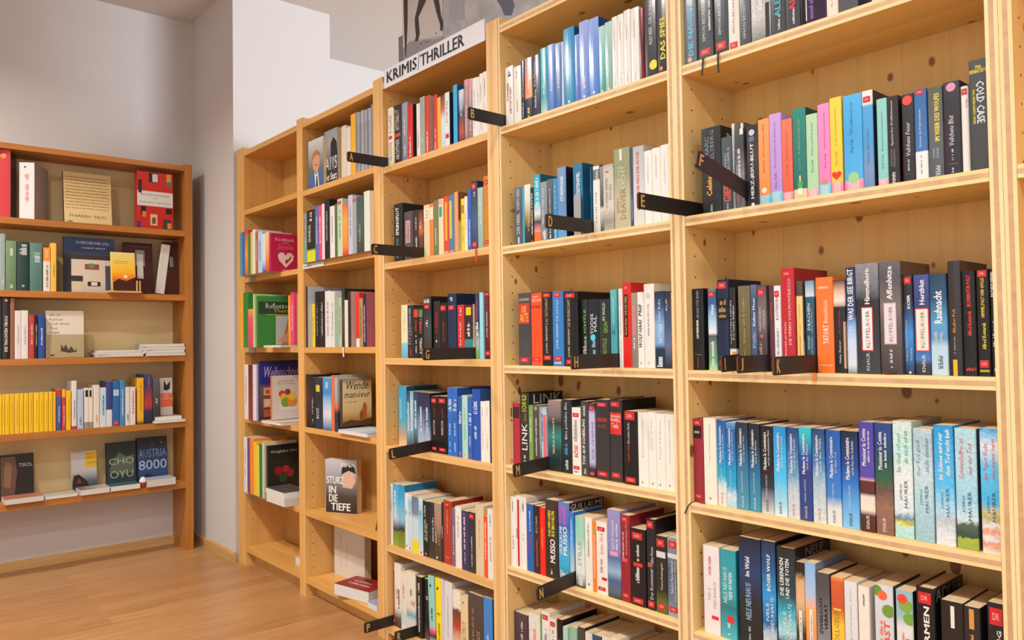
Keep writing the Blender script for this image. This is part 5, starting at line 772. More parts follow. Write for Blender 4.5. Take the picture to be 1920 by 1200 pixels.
 (-3.5802,-3.5476,-0.03,0.2486,'#e8b83a',[],{}),
 (-3.5455,-3.5176,-0.03,0.2341,'#d8d04a',[],{}),
 (-3.5154,-3.4837,-0.03,0.2457,'#2f7a44',[],{}),
 (-3.4815,-3.4618,-0.03,0.2534,'#c9c4a4',[],{}),
]),
('L',1,[
 (-0.9551,-0.907,0.02,0.3195,'#b93438',[('D','#d0804a',0.9,0.4,0.012)],{'cov': '#3a2a2a','hc': 1,'yaw': -16,'dep': 0.17}),
 (-0.8751,-0.8087,0.025,0.2703,'#dedad8',[('X','#c98a88',0.3,0.8,0.35,0.65),('D','#555',0.92,0.4,0.005)],{'cov': 'n:#b0a09c@0,#a89c98@.4,#9a8c8a@1','hc': 1,'yaw': -30,'dep': 0.165}),
]),
('L',2,[
 (-0.9474,-0.9275,0.015,0.2625,'#8f9f9c',[('X','#cdd',0.1,0.2,0.35,0.65)],{}),
 (-0.9257,-0.8831,0.015,0.2326,'g:#5f7a5a@0,#6f8f68@1',[('X','#dfe6d8',0.7,0.85,0.35,0.65),('X','#cfd8c8',0.05,0.12,0.35,0.65)],{'hc': 1}),
 (-0.8813,-0.8324,0.015,0.2306,'g:#1f3a34@0,#243f38@1',[('X','#c9d6d0',0.72,0.95,0.2,0.8),('D','#8aa8a0',0.1,0.5,0.006)],{'hc': 1}),
 (-0.8296,-0.7774,0.015,0.229,'g:#4a6f6a@0,#58807a@1',[('X','#cdd8cf',0.6,0.8,0.2,0.8)],{'hc': 1}),
 (-0.7736,-0.7442,0.015,0.2099,'g:#e9e0d4@0,#ece4d8@.68,#ee8a2a@.7,#ee8f30@1',[('X','#6a5a4a',0.1,0.6,0.35,0.65),('T','EHE','#f6e8d0',0.78,0.95,0.3,0.7,'')],{}),
 (-0.7423,-0.7189,0.015,0.2342,'#e6b84a',[('X','#a88030',0.3,0.6,0.35,0.65)],{}),
]),
('L',3,[
 (-0.948,-0.9399,0.012,0.2836,'#2a2220',[],{}),
 (-0.939,-0.9091,0.012,0.2868,'g:#231f1f@0,#2a2424@1',[('T','DIE TRACHTEN TIROLS','#e6e0da',0.12,0.7,0.3,0.7,'b'),('D','#d9c0a0',0.95,0.5,0.006)],{'hc': 1}),
 (-0.9077,-0.8908,0.012,0.2836,'#8f5f48',[],{}),
 (-0.8898,-0.8636,0.012,0.2257,'#ddd6d2',[('X','#aaa',0.3,0.7,0.35,0.65)],{}),
 (-0.8633,-0.8357,0.012,0.2272,'#e3dedc',[('X','#aaa',0.3,0.7,0.35,0.65)],{}),
 (-0.8333,-0.8107,0.012,0.2046,'#b84038',[('X','#e8c8c0',0.3,0.8,0.35,0.65)],{}),
 (-0.8098,-0.7966,0.012,0.1993,'#262226',[('X','#cc9',0.3,0.8,0.35,0.65)],{}),
 (-0.7951,-0.768,0.012,0.2078,'#2a4a94',[('X','#dde4f4',0.3,0.7,0.35,0.65)],{}),
]),
('L',4,[
 (-0.9466,-0.9379,0.015,0.1844,'#e3b91f',[('X','#b08a1a',0.2,0.8,0.42,0.58)],{}),
 (-0.9369,-0.9272,0.015,0.1855,'#e6bd22',[('X','#b08a1a',0.2,0.8,0.42,0.58)],{}),
 (-0.9263,-0.9087,0.015,0.1847,'#e3b91f',[('X','#b08a1a',0.2,0.8,0.42,0.58)],{}),
 (-0.9077,-0.8896,0.015,0.1854,'#dfb41c',[('X','#b08a1a',0.2,0.8,0.42,0.58)],{}),
 (-0.8886,-0.8693,0.015,0.1854,'#e0b83a',[('X','#b08a1a',0.2,0.8,0.42,0.58)],{}),
 (-0.8683,-0.8534,0.015,0.1856,'#e6bd22',[('X','#b08a1a',0.2,0.8,0.42,0.58)],{}),
 (-0.8519,-0.8333,0.015,0.1852,'#e3b91f',[('X','#b08a1a',0.2,0.8,0.42,0.58)],{}),
 (-0.8323,-0.8136,0.015,0.1858,'#dcb22a',[('X','#b08a1a',0.2,0.8,0.42,0.58)],{}),
 (-0.8121,-0.7892,0.015,0.1858,'#e8c02a',[('X','#b08a1a',0.2,0.8,0.42,0.58)],{}),
 (-0.7882,-0.7703,0.015,0.1858,'#e3b91f',[('X','#b08a1a',0.2,0.8,0.42,0.58)],{}),
 (-0.7692,-0.7517,0.015,0.1865,'#e6bd22',[('X','#b08a1a',0.2,0.8,0.42,0.58)],{}),
 (-0.7501,-0.734,0.015,0.1861,'#e3b91f',[('X','#b08a1a',0.2,0.8,0.42,0.58)],{}),
 (-0.7325,-0.7205,0.015,0.1853,'#dfb41c',[('X','#b08a1a',0.2,0.8,0.42,0.58)],{}),
 (-0.7184,-0.6973,0.015,0.1968,'g:#3f4f94@0,#44549a@.82,#b83440@.85,#b83440@1',[('X','#ccd',0.2,0.6,0.35,0.65)],{}),
 (-0.6952,-0.6788,0.015,0.1957,'g:#b8323a@0,#c03a40@.8,#e6a82a@.82,#e6a82a@1',[('X','#edd',0.1,0.6,0.35,0.65)],{}),
 (-0.6772,-0.6559,0.015,0.1887,'#e3b91f',[('X','#b08a1a',0.2,0.8,0.42,0.58)],{}),
 (-0.6527,-0.6317,0.015,0.2357,'g:#b83440@0,#b83440@.06,#e3e0dc@.07,#e6e3e0@1',[('X','#556',0.2,0.6,0.35,0.65)],{}),
 (-0.629,-0.6019,0.015,0.192,'#a9bcd6',[('X','#456',0.1,0.3,0.35,0.65)],{}),
 (-0.5986,-0.5778,0.015,0.1967,'g:#8a8a88@0,#8a8a88@.15,#e6dfd0@.16,#e9e2d4@1',[('B','#26221f',0.78,0.95,0,1)],{}),
 (-0.5775,-0.5601,0.015,0.1957,'g:#8a8a88@0,#8a8a88@.15,#e6dfd0@.16,#e9e2d4@1',[('B','#26221f',0.78,0.95,0,0.6)],{}),
 (-0.5585,-0.5307,0.015,0.2098,'#e6dccb',[('X','#c97',0.1,0.3,0.35,0.65)],{}),
 (-0.529,-0.5009,0.015,0.1948,'g:#dfe6ea@0,#a9d0e4@.7,#c9dfe9@1',[('X','#246',0.3,0.8,0.35,0.65)],{}),
 (-0.4998,-0.4737,0.015,0.2244,'g:#dcdce0@0,#dcdce2@.37,#2f3f7a@.38,#34448a@1',[],{}),
 (-0.4714,-0.4399,0.015,0.223,'#2a66a4',[('S',0.03,0.12,'KRI'),('B','#a9c4dc',0.68,0.82,0.1,0.9)],{}),
 (-0.4381,-0.415,0.015,0.228,'#4a82b4',[('X','#def',0.2,0.8,0.35,0.65)],{}),
 (-0.4127,-0.3917,0.015,0.1929,'#e2ddd8',[('X','#333',0.1,0.3,0.35,0.65)],{}),
 (-0.3905,-0.3646,0.015,0.1917,'#e6ded8',[('X','#c44',0.3,0.9,0.35,0.65)],{}),
 (-0.3563,-0.3253,0.015,0.2369,'g:#2a2622@0,#e0aa2a@.1,#e3ad2c@1',[('X','#a87a1f',0.3,0.9,0.35,0.65)],{}),
 (-0.3217,-0.2831,0.015,0.2519,'g:#1f2a44@0,#28345a@.25,#b83a3a@.4,#8a3244@.55,#2a3a6a@.8,#2f4478@1',[('X','#b84a5a',0.5,0.95,0.35,0.65)],{'cov': '#26221f'}),
 (-0.2807,-0.2478,0.015,0.2285,'n:#2a2a2e@0,#4a4c50@.6,#5a5a5c@1',[('X','#ddd',0.45,0.55,0.35,0.65)],{}),
]),
('2',1,[
 (-2.7996,-2.7607,0.02,0.215,'#d8cbb9',[],{}),
 (-2.7581,-2.7254,0.02,0.2025,'#e4d9c8',[],{}),
 (-2.7223,-2.6862,0.02,0.2451,'#e0a92c',[],{}),
 (-2.6823,-2.6691,0.02,0.2452,'#8d8f96',[('X','#5a5c62',0.1,0.8,0.35,0.65)],{}),
 (-2.6678,-2.6547,0.02,0.2431,'#a3a5ab',[('X','#5a5c62',0.1,0.8,0.35,0.65)],{}),
 (-2.6534,-2.6404,0.02,0.2411,'#7f828a',[('X','#5a5c62',0.1,0.8,0.35,0.65)],{}),
 (-2.6391,-2.6262,0.02,0.243,'#b3b4b8',[('X','#5a5c62',0.1,0.8,0.35,0.65)],{}),
 (-2.625,-2.6121,0.02,0.241,'#8d8f96',[('X','#5a5c62',0.1,0.8,0.35,0.65)],{}),
 (-2.6109,-2.5982,0.02,0.239,'#a3a5ab',[('X','#5a5c62',0.1,0.8,0.35,0.65)],{}),
 (-2.5969,-2.5843,0.02,0.2409,'#7f828a',[('X','#5a5c62',0.1,0.8,0.35,0.65)],{}),
 (-2.583,-2.5705,0.02,0.2389,'#b3b4b8',[('X','#5a5c62',0.1,0.8,0.35,0.65)],{}),
 (-2.5666,-2.5517,0.02,0.2489,'#85878d',[],{}),
]),
]
FACES = [
 ('L', 1, -0.6792, -0.4621, 0.06, 0.2652, 0.012, '#2a2420', 'n:#d9c088@0,#d8c08c@.3,#c4a870@.6,#cdb27c@1', [('T', 'PFARREN  TELFS', '#4a3a2a', 0.13, 0.18, 0.12, 0.88, 'h'), ('X', '#6a5238', 0.3, 0.315, 0.05, 0.95), ('X', '#6a5238', 0.36, 0.375, 0.05, 0.95), ('X', '#6a5238', 0.42, 0.435, 0.05, 0.95), ('X', '#6a5238', 0.48, 0.495, 0.05, 0.95), ('X', '#6a5238', 0.54, 0.5549999999999999, 0.05, 0.95), ('X', '#6a5238', 0.6, 0.615, 0.05, 0.95), ('X', '#6a5238', 0.6599999999999999, 0.675, 0.05, 0.95), ('X', '#6a5238', 0.72, 0.735, 0.05, 0.95), ('X', '#6a5238', 0.78, 0.7949999999999999, 0.05, 0.95), ('X', '#6a5238', 0.8400000000000001, 0.855, 0.05, 0.95), ('X', '#6a5238', 0.8999999999999999, 0.915, 0.05, 0.95), ('B', '#5f9a94', 0.03, 0.06, 0.08, 0.18)], 'parchment coloured book with brown handwriting, leaning face out on corner bookcase top shelf', {'lean': 8}),
 ('L', 1, -0.354, -0.1785, 0.02, 0.296, 0.055, '#b5281f', '#c22a20', [('B', '#e9e4e0', 0.4, 0.66, 0, 1), ('T', 'Berühmte Künstler', '#5a5450', 0.58, 0.62, 0.1, 0.9, 'h'), ('T', 'und', '#5a5450', 0.53, 0.56, 0.45, 0.55, 'h'), ('T', 'entdeckte Österreich', '#5a5450', 0.45, 0.49, 0.05, 0.95, 'h'), ('B', '#2a2a28', 0.82, 0.99, 0.32, 0.58), ('B', '#d9d6d0', 0.83, 0.97, 0.42, 0.57), ('B', '#c99a3a', 0.84, 0.99, 0.82, 0.95), ('B', '#3f8a6a', 0.78, 0.86, 0.84, 0.97), ('B', '#2a2622', 0.24, 0.39, 0.1, 0.24), ('B', '#c9843a', 0.2, 0.3, 0.14, 0.24), ('B', '#2a2622', 0.28, 0.38, 0.8, 0.97), ('B', '#d9b090', 0.06, 0.26, 0.36, 0.56), ('B', '#7a4a2a', 0.09, 0.2, 0.41, 0.51), ('B', '#2a3a8a', 0.0, 0.12, 0.0, 0.09), ('B', '#4a3a3a', 0.0, 0.18, 0.72, 0.95), ('B', '#c9904a', 0.02, 0.12, 0.84, 0.95), ('B', '#3a2a26', 0.62, 0.85, 0.03, 0.12)], 'red picture-dotted book with white title band, right end of corner bookcase top shelf', {}),
 ('L', 2, -0.6798, -0.4493, 0.05, 0.2768, 0.02, '#26324a', 'g:#b9aea2@0,#cfc0ae@.2,#cdbfae@.62,#3a3a40@.68,#22355c@.74,#2a4570@1', [('T', 'DORFCHRONIK 2022', '#d9dfe8', 0.88, 0.93, 0.25, 0.88, 'h'), ('X', '#a9b4c8', 0.8, 0.83, 0.35, 0.8), ('B', '#2a2c34', 0.0, 0.7, 0.0, 0.14), ('B', '#3a3430', 0.6, 0.68, 0.14, 1), ('B', '#3a322c', 0.2, 0.3, 0.12, 0.36), ('B', '#cbb9a0', 0.02, 0.2, 0.14, 0.35), ('B', '#8a4a3a', 0.42, 0.52, 0.4, 0.68), ('B', '#5a8a6a', 0.45, 0.53, 0.48, 0.58), ('B', '#2a2826', 0.12, 0.2, 0.45, 0.7), ('B', '#e0d4c4', 0.13, 0.19, 0.52, 0.64), ('B', '#4a4c54', 0.05, 0.5, 0.8, 0.9)], 'dark blue face-out book with a painted white house on its cover, corner bookcase', {'lean': 4}),
 ('L', 2, -0.4845, -0.3719, -0.025, 0.1946, 0.012, '#e6c84a', 'g:#5a1c14@0,#8a2a14@.18,#e07818@.32,#eeb020@.5,#e8c450@.7,#e6d078@.95,#e9dca0@1', [('X', '#a8702a', 0.7, 0.72, 0.15, 0.7), ('X', '#a8702a', 0.75, 0.77, 0.15, 0.7), ('D', '#f8f0c0', 0.36, 0.58, 0.009), ('P', '#4a1812', [(0, 0), (0, 0.16), (0.3, 0.3), (0.6, 0.24), (1, 0.36), (1, 0)])], 'small yellow book with orange sunset cover on a wooden stand, corner bookcase', {'lean': 8, 'zoff': 0.012}),
 ('L', 2, -0.4008, -0.2604, 0.07, 0.2715, 0.02, '#3a1a1c', '#4a2224', [('B', '#8a8a86', 0.55, 0.86, 0.4, 0.72), ('B', '#dcd8d2', 0.3, 0.78, 0.45, 0.66), ('X', '#8a6a60', 0.92, 0.94, 0.2, 0.9)], 'dark maroon book with a grey photo on its cover, behind the small sunset book', {'lean': 6}),
 ('L', 2, -0.1993, -0.1238, 0.09, 0.2872, 0.04, '#4a2420', '#5a2a22', [('B', '#3a3a38', 0.5, 0.78, 0.25, 0.8), ('B', '#b8b0a8', 0.53, 0.72, 0.4, 0.65)], 'brown book with small dark photo, right corner of second shelf, corner bookcase', {'lean': 6}),
 ('L', 3, -0.7601, -0.5965, 0.03, 0.2281, 0.02, '#d9cfbc', 'g:#a3946f@0,#a89a78@.49,#d9d0c0@.5,#ddd4c4@1', [('T', 'Als die', '#5a4a3c', 0.885, 0.935, 0.1, 0.4, 'h'), ('T', 'Karner', '#5a4a3c', 0.79, 0.84, 0.1, 0.45, 'h'), ('T', 'noch durch', '#5a4a3c', 0.7, 0.75, 0.1, 0.62, 'h'), ('T', 'Tirol', '#5a4a3c', 0.6, 0.65, 0.1, 0.3, 'h'), ('T', 'zogen', '#5a4a3c', 0.5, 0.55, 0.1, 0.35, 'h'), ('P', '#4a3c2c', [(0.38, 0.14), (0.4, 0.3), (0.45, 0.2), (0.52, 0.28), (0.58, 0.16), (0.66, 0.24), (0.75, 0.13), (0.78, 0.2), (0.8, 0.12), (0.6, 0.1)]), ('B', '#4a4030', 0.04, 0.07, 0.1, 0.22)], 'cream and khaki face-out book showing dark animals, third shelf, corner bookcase', {'lean': 3}),
 ('L', 4, -0.235, -0.1724, 0.05, 0.1959, 0.01, '#c9c4be', 'g:#b9b4ae@0,#c4c0ba@.22,#d8663a@.23,#dd6a3c@.58,#c9c9c8@.6,#d0d0ce@1', [('T', 'DIE', '#f0d8c8', 0.5, 0.55, 0.3, 0.7, 'h'), ('T', 'KORREKTUR', '#f0d8c8', 0.42, 0.47, 0.05, 0.95, 'h'), ('P', '#2a2a2c', [(0.3, 0.68), (0.35, 0.95), (0.55, 0.8), (0.85, 0.92), (0.8, 0.7), (0.55, 0.66)])], 'grey and orange face-out paperback standing on flat books, fourth shelf, corner bookcase', {'lean': 4, 'zoff': 0.033}),
 ('L', 5, -0.9338, -0.7959, 0.1, 0.2116, 0.03, '#1f1c1a', 'g:#3a4a5a@0,#2a2826@.12,#1c1a19@.3,#1d1b1a@1', [('P', '#6a5040', [(0.03, 0.1), (0.03, 0.95), (0.45, 0.95), (0.5, 0.6), (0.42, 0.1)]), ('P', '#8a6a54', [(0.1, 0.3), (0.15, 0.85), (0.35, 0.8), (0.3, 0.25)]), ('T', 'TIROL', '#c9c4bc', 0.71, 0.79, 0.55, 0.96, 'h')], 'black face-out book with brown rock photo, left end of lowest shelf, corner bookcase', {'lean': 6}),
 ('L', 5, -0.6373, -0.5223, 0.1, 0.1996, 0.02, '#c9c4c0', 'g:#3a4048@0,#5a6472@.25,#a9aeb6@.42,#c4c4c4@.5,#c9c6c4@.9,#a89a98@1', [('B', '#dcb62a', 0.58, 0.97, 0.55, 1), ('X', '#8a7420', 0.9, 0.93, 0.6, 0.95), ('X', '#8a7420', 0.8, 0.83, 0.6, 0.95), ('X', '#8a7420', 0.68, 0.71, 0.6, 0.95), ('P', '#3a2624', [(0.05, 0.1), (0.1, 0.4), (0.3, 0.42), (0.6, 0.25), (0.7, 0.1)]), ('P', '#8a3a44', [(0.2, 0.2), (0.3, 0.34), (0.4, 0.2)])], 'grey and yellow face-out book with dark landscape, lowest shelf, corner bookcase', {'lean': 6}),
 ('L', 5, -0.4789, -0.3413, 0.1, 0.2266, 0.02, '#1c2e30', 'n:#2a4a58@0,#20383c@.3,#203a3c@.7,#1c3032@1', [('P', '#5a6a5a', [(0.08, 0.35), (0.25, 0.62), (0.45, 0.78), (0.7, 0.66), (0.95, 0.7), (0.95, 0.3), (0.5, 0.25)]), ('T', 'CHO', '#a9b4a4', 0.5, 0.64, 0.1, 0.95, 'h'), ('T', 'OYU', '#a9b4a4', 0.2, 0.36, 0.12, 0.92, 'h')], 'dark teal face-out mountain book with pale letters, lowest shelf, corner bookcase', {'lean': 6}),
 ('L', 5, -0.3331, -0.1838, 0.09, 0.2389, 0.03, '#1c2a40', 'g:#2a4a70@0,#28487a@.35,#2a3f60@.6,#1f2a3a@.85,#1a2230@1', [('T', 'AUSTRIA', '#6a90c4', 0.56, 0.74, 0.04, 0.96, 'h'), ('T', '8000', '#a9c4de', 0.3, 0.5, 0.04, 0.96, 'h'), ('P', '#1f3050', [(0.1, 0.08), (0.3, 0.24), (0.5, 0.16), (0.8, 0.1), (0.8, 0.02)]), ('D', '#b8603a', 0.86, 0.5, 0.003), ('D', '#c9b070', 0.86, 0.8, 0.003)], 'dark blue face-out book with large pale blue lettering, right end of lowest shelf, corner bookcase', {'lean': 6}),
 ('2', 1, -3.0833, -2.9438, 0.015, 0.2093, 0.02, '#1f2a28', 'g:#3a5f96@0,#3f649c@.25,#5a6a54@.4,#8a8e8c@.6,#b4b6b6@.85,#d0d0d0@1', [('P', '#c89478', [(0.35, 0.4), (0.3, 0.55), (0.36, 0.68), (0.55, 0.72), (0.74, 0.66), (0.78, 0.52), (0.7, 0.38), (0.55, 0.3)]), ('P', '#b0683a', [(0.3, 0.56), (0.3, 0.68), (0.42, 0.76), (0.62, 0.77), (0.8, 0.68), (0.8, 0.58), (0.7, 0.66), (0.45, 0.67)]), ('P', '#e0e0e4', [(0.42, 0.34), (0.5, 0.0), (0.74, 0.0), (0.66, 0.34), (0.55, 0.26)]), ('P', '#1f2430', [(0.56, 0.24), (0.52, 0.0), (0.66, 0.0), (0.62, 0.24)]), ('B', '#6a3a30', 0.46, 0.475, 0.44, 0.64)], 'face-out book with smiling red-haired man in blue suit, top of second bay', {}),
 ('2', 1, -2.9638, -2.8492, 0.03, 0.2289, 0.05, '#5a5e64', 'g:#26282c@0,#2a2c30@.3,#6a6e74@.5,#9a9ea4@.75,#8a8e94@1', [('P', '#1d1e22', [(0.5, 0.5), (0.5, 0.75), (0.7, 0.85), (0.95, 0.75), (1, 0.5)]), ('T', 'A115', '#e0e0e0', 0.27, 0.5, 0.12, 0.95, 'h'), ('T', 'Der Sturz', '#eceaea', 0.08, 0.22, 0.05, 0.95, 'hb')], 'grey and black face-out thriller with thick page edge, beside the portrait book, second bay', {}),
 ('2', 4, -2.813, -2.793, 0.01, 0.1884, 0.02, '#4a3a2a', 'g:#6a4a2a@0,#a8804a@.15,#c9b078@.3,#d9c898@.5,#d6c8a0@.9,#8a7a60@1', [('T', 'Wende', '#2a2622', 0.78, 0.96, 0.15, 0.88, 'hi'), ('T', 'manöver', '#2a2622', 0.6, 0.74, 0.08, 0.95, 'hi'), ('P', '#a8602a', [(0.7, 0.12), (0.66, 0.3), (0.72, 0.48), (0.78, 0.5), (0.84, 0.4), (0.82, 0.12)]), ('P', '#8a4f2a', [(0.6, 0.12), (0.58, 0.24), (0.64, 0.34), (0.69, 0.26), (0.69, 0.12)]), ('P', '#5a3a24', [(0, 0.0), (0, 0.08), (0.3, 0.14), (0.6, 0.1), (1, 0.16), (1, 0)]), ('X', '#b09a6a', 0.5, 0.54, 0.1, 0.5)], 'sandy book with black script title and two walkers, second bay', {'zoff': 0.02, 'side': (0.135, 1)}),
 ('2', 5, -3.0215, -2.8661, 0.045, 0.2212, 0.036, '#c9c4be', 'g:#2a2422@0,#4a382c@.3,#6a6a70@.5,#a9a9b0@.8,#b9bac0@1', [('P', '#d0a890', [(0.55, 0.48), (0.55, 0.72), (0.66, 0.78), (0.9, 0.76), (0.95, 0.6), (0.85, 0.46)]), ('P', '#1f2430', [(0.52, 0.72), (0.55, 0.9), (0.9, 0.92), (0.98, 0.74), (0.75, 0.8)]), ('T', 'SINA', '#f2f0ea', 0.86, 0.94, 0.5, 0.95, 'hb'), ('T', 'STURZ', '#f2f0ea', 0.54, 0.68, 0.05, 0.6, 'hb'), ('T', 'IN', '#f2f0ea', 0.36, 0.5, 0.12, 0.35, 'hb'), ('T', 'DIE', '#f2f0ea', 0.2, 0.34, 0.12, 0.4, 'hb'), ('T', 'TIEFE', '#f2f0ea', 0.04, 0.18, 0.18, 0.8, 'hb')], 'face-out paperback with woman in dark cap, alone on fifth shelf of second bay', {'yaw': 28}),
 ('2', 6, -3.0799, -2.8179, 0.12, 0.2045, 0.03, '#d0c8ba', 'g:#cfc7ba@0,#d9d0c4@1', [('X', '#b8aea0', 0.2, 0.9, 0.2, 0.25), ('X', '#b8aea0', 0.2, 0.9, 0.4, 0.44)], 'plain greyish white book standing at the back of the lowest shelf, second bay', {}),
 ('1', 2, -3.3398, -3.3278, -0.05, 0.172, 0.012, '#a81f4a', '#b8214f', [('T', 'Kochbuch', '#f0d0d8', 0.8, 0.89, 0.2, 0.9, 'h'), ('T', 'für die', '#f0d0d8', 0.74, 0.78, 0.5, 0.7, 'h'), ('T', 'Seele', '#e8607a', 0.58, 0.72, 0.25, 0.9, 'hi'), ('P', '#eedccb', [(0.58, 0.1), (0.32, 0.3), (0.28, 0.42), (0.36, 0.5), (0.5, 0.5), (0.58, 0.42), (0.66, 0.5), (0.8, 0.5), (0.9, 0.42), (0.86, 0.3)]), ('P', '#b8214f', [(0.58, 0.2), (0.56, 0.3), (0.7, 0.34), (0.78, 0.42), (0.8, 0.36), (0.66, 0.24)]), ('X', '#f0d0d8', 0.03, 0.06, 0.45, 0.9)], 'magenta cookbook with a cream heart, left bay', {'side': (0.2, 0.62)}),
 ('1', 3, -3.5119, -3.4919, -0.04, 0.2403, 0.02, '#2a6a34', 'g:#2f8a3c@0,#338c40@.62,#1f4a30@.66,#1f4a30@.88,#3a8a48@.9,#3f9450@1', [('T', 'Reflexzonen', '#e6ece0', 0.76, 0.86, 0.2, 1.0, 'h'), ('T', 'Therapie', '#d0c04a', 0.66, 0.75, 0.4, 1.0, 'h'), ('B', '#c9b04a', 0.635, 0.645, 0.2, 1), ('B', '#b9c4c8', 0.05, 0.62, 0.45, 1), ('P', '#b8805a', [(0.6, 0.05), (0.75, 0.5), (0.85, 0.6), (1, 0.58), (1, 0.2), (0.8, 0.05)]), ('P', '#c9a080', [(0.48, 0.1), (0.75, 0.3), (0.9, 0.34), (1, 0.1)])], 'green health book showing a foot massage, left bay', {'side': (0.2, 0.95)}),
 ('1', 4, -3.5494, -3.5294, -0.02, 0.2791, 0.02, '#2a2f6a', 'g:#3a2a2a@0,#6a4a40@.2,#7a5a50@.55,#26308a@.62,#2a348f@.85,#20264f@1', [('T', 'Weihnachten', '#c4b8d8', 0.72, 0.9, 0.12, 1.0, 'hi'), ('B', '#c9a890', 0.42, 0.55, 0.1, 0.3), ('B', '#d0b8a0', 0.22, 0.36, 0.1, 0.3), ('B', '#a8604a', 0.06, 0.18, 0.1, 0.3), ('D', '#e6d8c8', 0.3, 0.2, 0.012), ('D', '#b84a3a', 0.48, 0.2, 0.01)], 'blue Christmas cookbook with small food pictures, in left bay', {'side': (0.2, 1)}),
 ('1', 4, -3.385, -3.371, -0.03, 0.1976, 0.014, '#d8602a', 'g:#d0ccc4@0,#d6d2ca@.3,#cdc8c0@1', [('X', '#9a8a70', 0.86, 0.89, 0.25, 0.85), ('X', '#9a8a70', 0.8, 0.83, 0.2, 0.9), ('D', '#c83a44', 0.58, 0.4, 0.016), ('D', '#d8b43a', 0.48, 0.5, 0.022), ('D', '#7a9a3a', 0.38, 0.55, 0.022), ('D', '#d88a3a', 0.4, 0.8, 0.024), ('D', '#e0c04a', 0.52, 0.8, 0.02), ('D', '#8a3a3a', 0.62, 0.62, 0.014), ('P', '#eae6e0', [(0.25, 0.28), (0.4, 0.2), (1, 0.2), (1, 0.27)])], 'white book with fruit platter on its cover, left bay', {'zoff': 0.016, 'side': (0.2, 0.62)}),
 ('1', 5, -3.4605, -3.4405, -0.02, 0.2419, 0.02, '#2a2a24', 'n:#26281f@0,#2c2a24@.3,#2a2c24@.7,#1f211c@1', [('T', 'Honigliches Obst', '#c9c4b8', 0.83, 0.9, 0.1, 0.98, 'hi'), ('D', '#8a1f2a', 0.5, 0.35, 0.02), ('D', '#b02a34', 0.52, 0.6, 0.018), ('D', '#a02430', 0.44, 0.75, 0.018), ('D', '#3a4a2a', 0.36, 0.5, 0.02)], 'dark cookbook with red berries, left bay', {'side': (0.2, 0.73)}),
 ('L', 2, -0.2561, -0.2127, 0.055, 0.262, 0.012, '#e6e2dc', '#e3dfd9', [('X', '#bdb8b0', 0.2, 0.9, 0.3, 0.34)], 'white paged booklet tilted between maroon and brown books, second shelf, corner bookcase', {'roll': 7, 'zoff': 0.01}),
]
DIVX = {'A': -2.4449, 'B': -1.7733, 'C': -2.2271, 'D': -1.4231, 'E': -1.1076, 'F': -0.9578, 'G': -1.9467, 'H': -1.3409, 'I': -0.9901, 'J': -0.9134, 'K': -0.8065, 'L': -2.1978, 'M': -1.6177, 'N': -1.5088, 'P': -2.4449, 'R': -2.2994}
BEND = -1.4780

KEEP = 318

STICK = {('4', 3): 'GRI', ('4', 4): 'MAN', ('4', 5): 'NES', ('5', 1): 'BEC', ('5', 3): 'KOM', ('5', 4): 'MAR', ('3', 3): 'GRI'}
def ribbon(parent, col, w, pts, name='ribbon_bookmark'):
    mb = MB(); m = plain(col, .6)
    for (y0, z0, x0), (y1, z1, x1) in zip(pts[:-1], pts[1:]):
        a = [(x0-w/2, y0, z0), (x0+w/2, y0, z0), (x1+w/2, y1, z1), (x1-w/2, y1, z1)]
        b = [(x, y+.0006, z) for x, y, z in a]
        mb.faces(a+b, [(0, 1, 2, 3), (7, 6, 5, 4), (0, 4, 5, 1), (1, 5, 6, 2), (2, 6, 7, 3), (3, 7, 4, 0)], m)
    o = mb.build(name, parent); o['label'] = 'ribbon bookmark hanging over the shelf edge'
BOOKS = {}
def build_rows():
    for bay, k, bl in ROWS:
        n = len(bl)
        for i, (s0, s1, d, h, col, items, o) in enumerate(bl):
            wdt = s1-s0
            if wdt < .0035: wdt = .0035
            hc = o.get('hc', 0); dep = o.get('dep', min(.19-max(d, 0), (.66 if hc else .64)*h))
            b = book_shape('book', wdt, h, dep, col, items, o.get('cov'), hc, o.get('cover', ()), .16 if k == 1 and bay in '45' else .34, STICK.get((bay, k), 'KRI'))
            loc = Matrix.Translation(((s0+s1)/2, d, ST[bay][k-1]+.0003))
            if 'tilt' in o:
                tl = R(o['tilt']); loc = Matrix.Translation(((s0+s1)/2-math.tan(tl)*h/2, d, ST[bay][k-1]+.0003+abs(math.sin(tl))*wdt/2)) @ Matrix.Rotation(tl, 4, 'Y')
            if 'yaw' in o: loc = loc @ Matrix.Rotation(R(o['yaw']), 4, 'Z')
            b.matrix_world = frame(bay) @ loc
            where = '%s, %s' % (ROWN[k-1], CASE[bay])
            pos = ('%s from left' % ORD[i]) if i else 'leftmost'
            lab = '%s, %s, %s' % (describe(col, items, hc, wdt), pos, where)
            if len(lab.split()) > 16: lab = '%s, %s, %s' % (describe(col, (), hc, wdt), pos, where)
            tag(b, lab, 'book', 'books on the %s of the %s' % (ROWN[k-1], CASE[bay]))
            BOOKS[(bay, k, i)] = b
